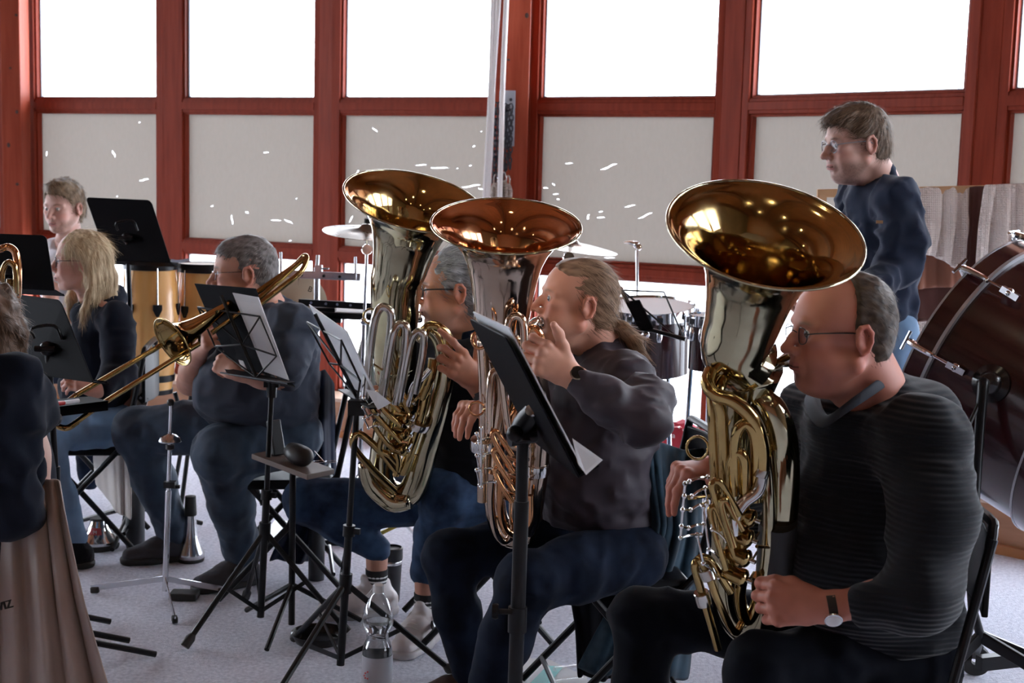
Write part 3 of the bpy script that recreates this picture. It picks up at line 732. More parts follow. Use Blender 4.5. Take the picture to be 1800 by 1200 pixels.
def person(label, foot, hp, fwd, up=(0, 0, 1), sc=1.0, cfg={}, neck=None, arms=(), core=(), hair_args=None, hair_h=.003):
    """arms: list of (elbow, hand cfg, r0); core: list of (a, b, ra, rb) limbs under the clothes"""
    root = thing('person', label, 'person', foot)
    rot = frame(fwd, up); hp = A(hp); c = dict(cfg)
    if neck is not None: c['neckbase'] = tuple(rot.T @ (A(neck) - hp) / sc)
    parts, cols = head(c); parts = place(parts, hp, rot, sc)
    base = c.get('skin', (.50, .27, .19))
    for e, hc, r0 in arms:
        p, q = arm_skin(e, hc, base, r0); parts.append(p); cols.append(q)
    if core:
        P = [x for l in core for x in l[:2]]; lo, hi = bounds(*P, m=.2); s = SDF(lo, hi, .014)
        for l in core: s.cap(l[0], l[1], l[2], l[3], k=.03)
        v, f = s.mesh(); parts.append((v, f, 0)); cols.append(np.tile(A(base), (len(v), 1)))
    body = npmesh('body', parts, [skin_m, eye_m], root, cols)
    if hair_args:
        hpz, hc = hair(**hair_args); npmesh('hair', place(hpz, hp, rot, sc), hair_m, root, hc)
    return root, hp, rot
def watch(parent, c, axis, r, face_n, strapm, facem, fr=.018, name='wristwatch', sq=1.0, wd=.012):
    ax = Vector(axis).normalized(); mb = MB(); fn = Vector(face_n).normalized()
    mb.lathe([(r, -wd), (r + .0025, -wd), (r + .0025, wd), (r, wd), (r, -wd)], c, ax, 24)
    w_ = mb.build(name, strapm, parent)
    fc = Vector(c) + fn * (r + .002); mb = MB(); mb.lathe([(0, 0), (fr, 0), (fr, .004), (fr * .86, .005), (0, .005)], fc, fn, 24); mb.build('watch_case', steel if fr < .03 else black_pl, w_)
    mb = MB(); mb.lathe([(0, .0055), (fr * .85, .0055)], fc, fn, 24); d = mb.build('watch_dial', facem, w_)
    return w_
dial_w = M('white_dial', (.75, .75, .75), .3); dial_b = M('black_dial', (.01, .01, .01), .15)
leather = M('black_leather', (.015, .012, .012), .5)
# ---------- balding tuba player, nearest on the right ----------
def tuba_man():
    hp = pp(1475, 583, 2.93); fwd = (-.975, -.2, -.04); neck = pp(1545, 712, 3.03)
    sh_n = pp(1625, 775, 2.83); sh_f = pp(1425, 735, 3.25); el_n = pp(1622, 1045, 2.68); wr_n = pp(1446, 1068, 2.70)
    el_f = pp(1330, 900, 3.35); wr_f = pp(1258, 822, 3.12)
    cfg = dict(fat=1.6, w=1.06, jaw=1.2, skin=(.54, .21, .145), neckr=.070, look=(1, .3, -.1), brow=(.2, .12, .09), iris=(.1, .12, .16),
               stubble=.1)
    def hs(s):
        s.ell((-.032, 0, .030), (.090, .088, .097), k=0); s.ell((-.0, 0, .032), (.085, .084, .097), k=.01); s.ell((-.05, 0, -.01), (.064, .076, .078), k=.02)
        s.half((.006, 0, .0), (1, 0, .12), k=.012); s.half((0, 0, -.075), (.25, 0, -1), k=.012)
        for y in (-1, 1): s.ell((.012, y * .085, -.035), (.034, .03, .042), k=.01, op='sub')
    hair_a = dict(cfg_fn=hs, noise=(45, 45, 80), amp=.002, strands=3800, slen=.017, width=.0006, lift=.3, colr=((.028, .018, .013), (.10, .065, .045)), flow=lambda P: np.stack([-.5 + 0 * P[:, 0], P[:, 1] * 2, -.75 + P[:, 2] * 4], 1))
    hn = dict(wrist=wr_n, dir=pp(1353, 1060, 2.73) - wr_n, nrm=(0.05, -1, .28), side=1, sc=1.1, curl=[(.75, 1.3, .7), (.8, 1.35, .8), (.8, 1.35, .8), (.75, 1.3, .8)], spread=[.08, .02, -.03, -.1], thumb=((.9, .4, -.2), (1, .05, -.25), (1, -.1, -.3)))
    hf = dict(wrist=wr_f, dir=pp(1190, 822, 3.08) - wr_f + A((0, 0, -.01)), nrm=(-.35, -.2, .9), side=-1, sc=1.08, curl=[(1.0, .35, .2), (1.1, .3, .2), (1.15, .35, .25), (1.15, .4, .3)], spread=[.0, 0, 0, -.05], thumb=((.3, .6, -.1), (.5, .5, .25), (.3, .4, .3)))
    core = [(neck, pp(1560, 850, 3.05), .06, .10), (pp(1560, 850, 3.05), pp(1560, 1040, 3.1), .10, .10), (neck, sh_n, .05, .05), (sh_n, el_n, .045, .04), (neck, sh_f, .05, .05), (sh_f, el_f, .045, .04)]
    root, hp, rot = person('balding man in a dark ribbed sweater and glasses seated blowing the nearest brass horn', (hp[0] + .1, hp[1] + .1, 0), hp, fwd, sc=1.04, cfg=cfg, neck=neck,
                           arms=[(el_n, hn, .040), (el_f, hf, .046)], core=core, hair_args=hair_a)
    glasses(root, hp, rot, 1.04, black_pl, rim=True, lensmat=dark_lens, thick=.0011)
    lo, hi = bounds(pp(1380, 650, 3.2), pp(1700, 1130, 2.5), pp(1500, 1100, 3.4), m=.16)
    def sw(s):
        s.ell(pp(1545, 850, 3.06), (.19, .185, .22), k=.04); s.ell(pp(1530, 985, 3.04), (.205, .195, .20), k=.06); s.ell(pp(1560, 1080, 3.1), (.2, .19, .12), k=.06)
        s.cap(sh_f, sh_n, .085, .088, k=.06); s.cap(neck + A((.01, 0, 0)), neck + A((.03, .02, -.06)), .078, .11, k=.05)
        s.ell(pp(1600, 730, 3.05), (.11, .12, .09), k=.06); s.ell(pp(1500, 745, 3.05), (.09, .11, .08), k=.06)
        s.chain([sh_n, pp(1640, 900, 2.76), el_n + A((0, .02, .0))], [.088, .088, .080], k=.05); s.chain([el_n, wr_n + (el_n - wr_n) * .46], [.074, .052], k=.04)
        s.chain([sh_f, el_f, wr_f + (el_f - wr_f) * .1], [.08, .068, .044], k=.04)
        s.cap(wr_n + (el_n - wr_n) * .2, wr_n + (el_n - wr_n) * -.3, .001, .001, k=0)
        # opening for the neck and the V
        s.cap(neck + A((-.035, -.01, -.005)), neck + A((-.06, -.02, .12)), .066, .08, k=.012, op='sub')
        s.cap(pp(1450, 742, 2.80), pp(1488, 688, 2.93), .006, .055, k=.008, op='sub')
    cloth('sweater', sw, lo, hi, knit, root, h=.009, fold=.008, fsc=(7, 7, 13), seed=1)
    # shirt collar standing out of the neckline
    mb = MB(); g = []
    for a, w_ in (((1428, 690, 3.10), .0), ((1430, 708, 3.00), .0), ((1440, 728, 2.92), 0), ((1455, 742, 2.86), 0), ((1480, 720, 2.84), 0), ((1515, 694, 2.85), 0), ((1546, 672, 2.90), 0), ((1566, 652, 2.98), 0), ((1574, 640, 3.08), 0), ((1560, 640, 3.16), 0)):
        b = Vector(at(*a)); o_ = (b - Vector(neck)); o_.z = 0; o_.normalize(); g.append([b - o_ * .016 + V(0, 0, .0), b + V(0, 0, .010), b + o_ * .012 - V(0, 0, .002), b + o_ * .018 - V(0, 0, .018)])
    mb.sheet([[g[i][j] for i in range(len(g))] for j in range(4)], .003); mb.build('shirt_collar', collar_m, root, sub=2)
    lo, hi = bounds(pp(1085, 1085, 3.25), pp(1660, 1100, 2.7), (.4, 2.8, .05), (.2, 3.3, .05), m=.14)
    kf = pp(1125, 1083, 3.25); kn = pp(1338, 1172, 2.93); hf_ = pp(1545, 1120, 3.28); hn_ = pp(1640, 1140, 3.05)
    af = np.array([kf[0] + .03, kf[1] - .02, .07]); an = np.array([kn[0] - .05, kn[1] + .02, .07])
    def tr(s):
        s.chain([hf_, kf + (hf_ - kf) * .45, kf, kf + (af - kf) * .45, af], [.11, .086, .074, .070, .058], k=.03)
        s.chain([hn_, kn + (hn_ - kn) * .45, kn, kn + (an - kn) * .45, an], [.115, .09, .078, .072, .058], k=.03)
        s.ell((hf_ + hn_) / 2 + A((.02, .02, 0)), (.17, .2, .13), k=.06)
    cloth('trousers', tr, lo, hi, knitd, root, h=.010, fold=.007, fsc=(12, 12, 9), seed=3)
    for a, dr in ((af, (-1, -.1)), (an, (-.9, -.3))): shoe(root, a, dr, black_cloth, M('black_sole', (.02, .02, .02), .7))
    ax = Vector(wr_n - el_n); c = Vector(wr_n) - ax.normalized() * .018
    watch(root, c, ax, .031, (-.05, -.85, -.53), leather, dial_w, .0185, wd=.009)
    return root
def shoe(root, ankle, dr, mat, solem, name='shoe', sc=1.0, laces=None):
    a = A(ankle); d = A((dr[0], dr[1], 0)); d /= np.linalg.norm(d); sd = np.array([-d[1], d[0], 0]); g = np.array([a[0], a[1], 0])
    lo, hi = bounds(g - d * .1, g + d * .24, a + A((0, 0, .02)), m=.07)
    lo[2] = -.02
    def b(s):
        s.ell(g - d * .025 * sc + A((0, 0, .045)), (.048 * sc,) * 3, k=.02); s.cap(g - d * .02 * sc + A((0, 0, .05)), g + d * .06 * sc + A((0, 0, .055)), .044 * sc, .042 * sc, k=.02)
        s.cap(g + d * .06 * sc + A((0, 0, .05)), g + d * .165 * sc + A((0, 0, .032)), .042 * sc, .03 * sc, k=.03, sq=(sd, 1.3)); s.cap(g + A((0, 0, .05)), g + A((0, 0, .09)), .044 * sc, .043 * sc, k=.02)
        if laces: s.cap(g + d * .03 + A((0, 0, .09)), g + d * .045 + A((0, 0, .135)), .02, .014, k=.015, sq=(sd, 1.5)); s.cap(g - d * .03 + A((0, 0, .09)), g - d * .035 + A((0, 0, .115)), .02, .014, k=.015)
        s.half((0, 0, .012), (0, 0, -1), k=.004)
    o = cloth(name, b, lo, hi, mat, root, h=.005, fold=.0015, fsc=(40, 40, 40))
    def c(s):
        s.cap(g - d * .03 * sc + A((0, 0, .018)), g + d * .08 * sc + A((0, 0, .018)), .047 * sc, .05 * sc, k=.02, sq=(sd, 1.05)); s.cap(g + d * .08 * sc + A((0, 0, .018)), g + d * .16 * sc + A((0, 0, .018)), .05 * sc, .043 * sc, k=.02, sq=(sd, 1.1))
        s.half((0, 0, .028), (0, 0, 1), k=.003); s.half((0, 0, .001), (0, 0, -1), k=.0)
    cloth('sole', c, lo, hi, solem, o, h=.006, fold=0)
    if laces:
        mb = MB()
        for q in range(5):
            t = .04 + q * .018; z = .104 - q * .0052
            mb.tube([g + d * t * sc + sd * .026 + A((0, 0, z - .006)), g + d * (t + .008) * sc + A((0, 0, z + .004)), g + d * (t + .003) * sc - sd * .026 + A((0, 0, z - .006))], .0022, 6, smooth=3)
        for y in (-1, 1): mb.tube([g + d * .035 + A((0, 0, .103)), g + d * .02 + sd * y * .03 + A((0, 0, .11)), g + d * .05 + sd * y * .045 + A((0, 0, .085)), g + d * .06 + sd * y * .02 + A((0, 0, .09)), g + d * .035 + A((0, 0, .103))], .002, 6, smooth=4)
        mb.build('laces', laces, o)
    return o
# ---------- ponytail player ----------
def pony_man():
    Y = 3.75; hp = pp(1013, 531, Y); fwd = (-.975, -.2, .12); neck = pp(1062, 620, 3.80)
    sh_n = pp(1098, 672, 3.60); sh_f = pp(960, 645, 3.98); el_n = pp(1128, 742, 3.36); wr_n = pp(1006, 662, 3.38)
    el_f = pp(890, 790, 4.05); wr_f = pp(858, 722, 3.80)
    cfg = dict(fat=1.2, w=1.03, jaw=1.12, skin=(.72, .36, .25), neckr=.062, look=(1, .35, -.1), brow=(.3, .17, .11), iris=(.12, .14, .16), stubble=.12)
    def hs(s):
        s.ell((-.02, 0, .034), (.098, .081, .092), k=0); s.ell((-.05, 0, -.01), (.064, .072, .08), k=.02)
        s.ell((.026, 0, .030), (.066, .071, .087), k=.01)
        s.ell((.105, 0, -.01), (.088, .2, .105), k=.006, op='sub'); s.half((0, 0, -.085), (.1, 0, -1), k=.012)
        for y in (-1, 1): s.ell((.018, y * .085, -.04), (.036, .03, .05), k=.01, op='sub')
        s.ell((-.108, 0, -.055), (.02, .02, .02), k=.02)
        s.chain([(-.10, .01, -.042), (-.135, .025, -.055), (-.172, .035, -.085), (-.192, .04, -.115), (-.205, .042, -.14)], [.015, .019, .023, .016, .006], k=.012)
    def flow(P):
        t = A((-.118, 0, -.055)) - P; tail = (P[:, 0] < -.115)[:, None]
        return np.where(tail, A((-.75, .04, -.7)), t / (np.linalg.norm(t, axis=1)[:, None] + 1e-6))
    ha = dict(cfg_fn=hs, noise=(18, 70, 70), amp=.003, strands=5200, slen=.045, width=.0007, lift=.10, bound=lambda P: P[:, 0] < .03, colr=((.06, .034, .02), (.42, .27, .175)), flow=flow, lo=(-.27, -.13, -.25))
    hn = dict(wrist=wr_n, dir=pp(950, 628, 3.37) - wr_n, nrm=(.1, -.95, .3), side=1, sc=1.08, curl=[(.6, 1.2, .6), (.75, 1.4, .8), (.8, 1.4, .8), (.8, 1.4, .8)], spread=[.12, .05, -.06, -.2], thumb=((.7, .55, .1), (.75, .5, .35), (.8, .35, .3)))
    hf = dict(wrist=wr_f, dir=pp(822, 715, 3.72) - wr_f, nrm=(-.4, -.6, .7), side=-1, sc=1.05, curl=[(.9, .45, .3), (1.0, .4, .25), (1.0, .45, .3), (1.0, .45, .3)], spread=[.05, .0, -.03, -.08], thumb=((.6, .6, .3), (.7, .4, .5), (.8, .2, .3)))
    core = [(neck, pp(1060, 760, 3.8), .06, .09), (pp(1060, 760, 3.8), pp(1055, 870, 3.85), .09, .09), (neck, sh_n, .045, .045), (sh_n, el_n, .04, .036), (neck, sh_f, .045, .045), (sh_f, el_f, .04, .036)]
    root, hp, rot = person('man with a long blond ponytail in a mauve-grey shirt playing the middle brass horn', (hp[0] + .1, hp[1] + .05, 0), hp, fwd, up=(-.05, 0, 1), sc=1.0, cfg=cfg, neck=neck,
                           arms=[(el_n, hn, .042), (el_f, hf, .042)], core=core, hair_args=ha)
    lo, hi = bounds(pp(930, 600, 3.95), pp(1160, 900, 3.4), pp(900, 800, 4.1), pp(1000, 660, 3.3), m=.14)
    def sh(s):
        s.ell(pp(1062, 735, 3.80), (.155, .16, .19), k=.04); s.ell(pp(1050, 830, 3.80), (.175, .165, .17), k=.06); s.ell(pp(1060, 905, 3.86), (.172, .165, .11), k=.06)
        s.cap(sh_f, sh_n, .072, .075, k=.05); s.cap(neck, neck + A((.0, 0, -.05)), .072, .10, k=.05)
        s.ell(pp(1090, 650, 3.76), (.085, .10, .07), k=.05)
        mid = pp(1135, 715, 3.46)
        s.chain([sh_n, mid, el_n], [.076, .072, .068], k=.04); s.chain([el_n, el_n + (wr_n - el_n) * .5, wr_n + (el_n - wr_n) * .14], [.066, .056, .043], k=.03)
        s.chain([sh_f, el_f, wr_f + (el_f - wr_f) * .3], [.07, .058, .045], k=.04)
        s.cap(neck + A((-.03, -.01, .0)), neck + A((-.05, -.01, .1)), .058, .07, k=.01, op='sub')
        s.cap(pp(985, 640, 3.6), pp(1010, 615, 3.68), .006, .035, k=.01, op='sub')
    def ex(P):      # slanting creases round the waist and sleeve
        q = P[:, 2] * 60 + P[:, 0] * 30 + 4 * vnoise(P, (9, 9, 9)); return .0028 * np.sin(q) * sm(-P[:, 2], -1.15, -.9)
    cloth('shirt', sh, lo, hi, mauve, root, h=.0075, fold=.009, fsc=(11, 11, 15), seed=5, extra=ex)
    mb = MB(); g = []
    for q in range(11):
        a = R(205) - q * R(31); rr = .066
        b = Vector(neck) + V(math.cos(a) * rr - .012, math.sin(a) * rr * 1.05, .012 + (math.cos(a)) * .035); o_ = V(math.cos(a), math.sin(a), 0)
        g.append([b + V(0, 0, -.03), b + V(0, 0, .022), b + o_ * .013 + V(0, 0, .014), b + o_ * .026 + V(0, 0, -.03)])
    mb.sheet([[g[i][j] for i in range(len(g))] for j in range(4)], .002); mb.build('shirt_collar', mauve, root, sub=1)
    kf = pp(788, 978, 3.86); kn = pp(925, 1022, 3.55); hf_ = pp(1030, 940, 4.0); hn_ = pp(1110, 975, 3.75)
    af = np.array([kf[0] + .07, kf[1] - .02, .09]); an = np.array([kn[0] - .12, kn[1] + .03, .09])
    lo, hi = bounds(kf, kn, hf_, hn_, af, an, m=.16)
    def tr(s):
        s.chain([hf_, kf + (hf_ - kf) * .45, kf, kf + (af - kf) * .45, af], [.10, .085, .074, .066, .05], k=.03)
        s.chain([hn_, kn + (hn_ - kn) * .45, kn, kn + (an - kn) * .45, an], [.105, .09, .080, .070, .052], k=.03)
        s.ell((hf_ + hn_) / 2 + A((.02, .02, 0)), (.15, .17, .11), k=.06)
    cloth('jeans', tr, lo, hi, denim, root, h=.0095, fold=.005, fsc=(16, 16, 16), seed=8)
    for a, dr in ((af, (-1, -.1)), (an, (-.9, -.35))): shoe(root, a, dr, M('brown_leather', (.05, .025, .02), .5), M('black_sole', (.02, .02, .02), .7))
    ax = Vector(wr_n - el_n); c = Vector(wr_n) - ax.normalized() * .014
    watch(root, c, ax, .031, (.0, -.8, .6), leather, dial_b, .02, wd=.012)
    return root
# ---------- grey-haired player ----------
def grey_man():
    Y = 4.3; hp = pp(797, 508, Y); fwd = (-.985, -.1, -.05); neck = pp(836, 586, 4.36)
    sh_n = pp(868, 640, 4.20); sh_f = pp(760, 620, 4.5); el_n = pp(900, 770, 4.05); wr_n = pp(838, 672, 4.02)
    el_f = pp(690, 740, 4.45); wr_f = pp(668, 712, 4.25)
    cfg = dict(fat=.8, w=1.0, skin=(.62, .29, .19), neckr=.060, brow=(.15, .1, .08), stubble=.35, beard=(.25, .2, .18))
    def hs(s):
        s.ell((-.02, 0, .038), (.102, .084, .094), k=0); s.ell((-.052, 0, -.01), (.068, .076, .085), k=.02)
        s.half((.06, 0, .0), (1, 0, -.3), k=.012); s.half((0, 0, -.085), (.1, 0, -1), k=.012)
        for y in (-1, 1): s.ell((.022, y * .085, -.045), (.038, .03, .056), k=.01, op='sub')
    ha = dict(cfg_fn=hs, noise=(35, 50, 50), amp=.006, strands=3600, slen=.035, width=.0008, lift=.5, colr=((.08, .08, .085), (.42, .42, .44)), flow=lambda P: np.stack([-.7 + 0 * P[:, 0], P[:, 1] * 3, -.35 + P[:, 2] * 3], 1))
    hn = dict(wrist=wr_n, dir=pp(785, 622, 3.96) - wr_n, nrm=(.35, -.88, .1), side=1, sc=1.12, curl=[(.25, .35, .25), (.7, 1.0, .5), (.8, 1.2, .6), (.85, 1.2, .6)], spread=[.12, .03, -.08, -.2], thumb=((.5, .8, -.1), (.75, .6, .1), (1, .2, .1)))
    hf = dict(wrist=wr_f, dir=pp(632, 688, 4.12) - wr_f, nrm=(-.4, -.7, .5), side=-1, sc=1.05, curl=[(.8, .5, .3), (.9, .5, .3), (.9, .5, .3), (.9, .5, .3)], thumb=((.6, .6, .3), (.7, .4, .5), (.8, .2, .3)))
    core = [(neck, pp(835, 720, 4.4), .07, .11), (pp(835, 720, 4.4), pp(835, 830, 4.45), .11, .12), (neck, sh_n, .045, .045), (sh_n, el_n, .04, .036), (neck, sh_f, .045, .045), (sh_f, el_f, .04, .036)]
    root, hp, rot = person('grey-haired man in a black shirt with black-rimmed glasses playing the farthest brass horn', (hp[0] + .1, hp[1] + .05, 0), hp, fwd, sc=1.03, cfg=cfg, neck=neck,
                           arms=[(el_n, hn, .045), (el_f, hf, .04)], core=core, hair_args=ha)
    glasses(root, hp, rot, 1.03, black_pl, thick=.0018, lensmat=dark_lens)
    lo, hi = bounds(sh_n, sh_f, neck, el_n, el_f, pp(840, 860, 4.5), m=.2)
    def sh(s):
        s.ell(pp(838, 705, 4.40), (.16, .17, .2), k=.04); s.ell(pp(828, 790, 4.42), (.165, .17, .17), k=.06); s.ell(pp(840, 850, 4.45), (.16, .16, .1), k=.06)
        s.cap(sh_f, sh_n, .072, .075, k=.05); s.cap(neck, neck + A((0, 0, -.05)), .078, .10, k=.05)
        s.chain([sh_n, el_n, el_n + (wr_n - el_n) * .35], [.075, .065, .056], k=.03); s.chain([sh_f, el_f, wr_f + (el_f - wr_f) * .3], [.07, .058, .045], k=.04)
        s.cap(neck + A((-.03, -.01, .0)), neck + A((-.05, -.01, .1)), .062, .075, k=.01, op='sub')
    cloth('shirt', sh, lo, hi, black_cloth, root, h=.009, fold=.006, seed=4)
    mb = MB(); g = []
    for q in range(11):
        a = R(200) - q * R(31); rr = .072; b = Vector(neck) + V(math.cos(a) * rr - .014, math.sin(a) * rr, .01 + math.cos(a) * .04); o_ = V(math.cos(a), math.sin(a), 0)
        g.append([b + V(0, 0, -.03), b + V(0, 0, .02), b + o_ * .014 + V(0, 0, .012), b + o_ * .028 + V(0, 0, -.025)])
    mb.sheet([[g[i][j] for i in range(len(g))] for j in range(4)], .002); mb.build('shirt_collar', navy, root, sub=1)
    kf = pp(538, 880, 4.68); kn = pp(785, 870, 4.30); hf_ = pp(800, 880, 4.7); hn_ = pp(880, 880, 4.45)
    af = np.array([*pp(662, 1010, 4.68)[:2], .235]); an = np.array([*pp(748, 1075, 4.42)[:2], .235])
    lo, hi = bounds(kf, kn, hf_, hn_, af, an, m=.16)
    def tr(s):
        s.chain([hf_, kf + (hf_ - kf) * .45, kf, kf + (af - kf) * .5, af], [.1, .088, .078, .062, .05], k=.03)
        s.chain([hn_, kn + (hn_ - kn) * .45, kn, kn + (an - kn) * .5, an], [.11, .096, .086, .07, .055], k=.03)
        s.ell((hf_ + hn_) / 2, (.15, .17, .11), k=.06)
    cloth('jeans', tr, lo, hi, denim_mid, root, h=.0095, fold=.005, fsc=(16, 16, 16), seed=11)
    sneaker = M('white_sneaker_leather', (.55, .50, .50), .5); sole_w = M('white_sole', (.45, .42, .42), .6); lace_w = M('white_laces', (.7, .68, .66), .8)
    sock = M('black_socks', (.012, .012, .014), .9)
    for a, dr in ((af, (-.93, -.35)), (an, (-.35, -.95))):
        shoe(root, a, dr, sneaker, sole_w, name='sneaker', sc=1.08, laces=lace_w)
        d = A((dr[0], dr[1], 0)); 
        mb = MB(); mb.tube([(a[0], a[1], .06), (a[0], a[1], .10), (a[0], a[1], .165)], [.040, .037, .040], 16, smooth=3); s_ = mb.build('sock', sock, root)
        mb = MB()
        for z in (.125, .14): mb.lathe([(.0385, z - .003), (.0395, z), (.0385, z + .003)], (a[0], a[1], 0), n=20)
        mb.build('sock_stripe', M('white_stripe', (.7, .7, .7), .8), s_)
        mb = MB(); mb.tube([(a[0], a[1], .14), (a[0], a[1], .26)], [.036, .042], 16); mb.build('ankle', M('bare_skin', (.46, .22, .15), .5), root)
    ax = Vector(wr_n - el_n); c = Vector(wr_n) - ax.normalized() * .03
    watch(root, c, ax, .033, (.3, -.9, .3), black_pl, dial_b, .012, name='fitness_band', wd=.011)
    return root
# ---------- trombone player ----------
def trombone_man():
    Y = 4.85; hp = pp(428, 478, Y); fwd = (-.975, -.2, -.07); neck = pp(468, 545, 4.9)
    sh_n = pp(512, 580, 4.72); sh_f = pp(428, 572, 5.08); el_n = pp(497, 662, 4.58); wr_n = pp(418, 655, 4.55)
    el_f = pp(334, 672, 4.98); wr_f = pp(349, 622, 4.82)
    cfg = dict(fat=1.6, w=1.05, jaw=1.15, skin=(.64, .33, .24), neckr=.068, brow=(.18, .13, .1), stubble=.15, beard=(.3, .25, .2))
    def hs(s):
        s.ell((-.02, 0, .036), (.101, .083, .092), k=0); s.ell((-.052, 0, -.01), (.066, .075, .08), k=.02)
        s.ell((.030, 0, .034), (.068, .070, .086), k=.01); s.ell((.09, 0, -.02), (.088, .2, .092), k=.006, op='sub'); s.half((0, 0, -.08), (.1, 0, -1), k=.012)
        for y in (-1, 1): s.ell((.022, y * .085, -.045), (.038, .03, .056), k=.01, op='sub')
    ha = dict(cfg_fn=hs, noise=(40, 50, 60), amp=.003, strands=3000, slen=.02, width=.0009, lift=.5, colr=((.07, .06, .055), (.26, .23, .22)), flow=lambda P: np.stack([.3 - P[:, 2] * 0, P[:, 1] * 3, -.6 + P[:, 2] * 5], 1))
    hn = dict(wrist=wr_n, dir=pp(372, 625, 4.62) - wr_n, nrm=(.2, -.9, .3), side=1, sc=1.0, curl=[(.8, 1.2, .6)] * 4)
    hf = dict(wrist=wr_f, dir=pp(368, 585, 4.75) - wr_f, nrm=(-.7, -.6, .2), side=-1, sc=1.08, curl=[(.7, 1.1, .6), (.8, 1.2, .6), (.8, 1.2, .6), (.8, 1.1, .6)], spread=[.1, .03, -.03, -.1])
    core = [(neck, pp(465, 640, 4.9), .08, .14), (pp(465, 640, 4.9), pp(470, 720, 4.95), .15, .15), (neck, sh_n, .045, .05), (sh_n, el_n, .045, .04), (neck, sh_f, .045, .05), (sh_f, el_f, .045, .04)]
    root, hp, rot = person('man with short grey hair in a slate t-shirt and jeans playing the trombone', (hp[0] + .1, hp[1] + .05, 0), hp, fwd, sc=1.03, cfg=cfg, neck=neck,
                           arms=[(el_n, hn, .046), (el_f, hf, .05)], core=core, hair_args=ha)
    glasses(root, hp, rot, 1.03, steel, thick=.0010, lensmat=dark_lens)
    lo, hi = bounds(sh_n, sh_f, neck, el_n, el_f, pp(340, 720, 4.9), pp(540, 760, 4.9), m=.2)
    def sh(s):
        s.ell(pp(470, 610, 4.9), (.17, .18, .18), k=.04); s.ell(pp(432, 685, 4.88), (.20, .2, .15), k=.06); s.ell(pp(485, 715, 4.95), (.16, .18, .12), k=.06)
        s.ell(pp(506, 640, 4.93), (.11, .15, .2), k=.06)
        s.cap(sh_f, sh_n, .085, .088, k=.05); s.cap(neck, neck + A((0, 0, -.05)), .074, .12, k=.05)
        s.chain([sh_n, sh_n + (el_n - sh_n) * .86], [.092, .076], k=.03); s.chain([sh_f, sh_f + (el_f - sh_f) * .6], [.085, .072], k=.03)
        s.cap(neck + A((-.03, -.01, .005)), neck + A((-.05, -.01, .1)), .064, .075, k=.01, op='sub')
    cloth('tshirt', sh, lo, hi, tee, root, h=.009, fold=.010, fsc=(10, 10, 17), seed=9)
    kf = pp(240, 758, 5.2); kn = pp(388, 795, 4.75); hf_ = pp(420, 745, 5.15); hn_ = pp(510, 765, 4.92)
    af = np.array([*pp(303, 955, 5.28)[:2], .12]); an = np.array([*pp(425, 985, 4.98)[:2], .13])
    lo, hi = bounds(kf, kn, hf_, hn_, af, an, m=.16)
    def tr(s):
        s.chain([hf_, kf + (hf_ - kf) * .45, kf, kf + (af - kf) * .5, af], [.11, .1, .092, .08, .066], k=.03)
        s.chain([hn_, kn + (hn_ - kn) * .45, kn, kn + (an - kn) * .5, an], [.12, .11, .098, .082, .070], k=.03)
        s.ell((hf_ + hn_) / 2, (.16, .19, .12), k=.06)
    cloth('jeans', tr, lo, hi, M('worn_jeans', (.010, .021, .042), .8, col2=(.030, .055, .095), scale=8, sheen=.06, bump=.25, bscale=400, bdist=.001), root, h=.0095, fold=.006, fsc=(15, 15, 15), seed=13)
    for a, dr in ((af, (-.9, -.4)), (an, (-.75, -.6))): shoe(root, a, dr, M('grey_suede', (.05, .05, .06), .85), M('black_sole', (.02, .02, .02), .7), name='boot')
    return root
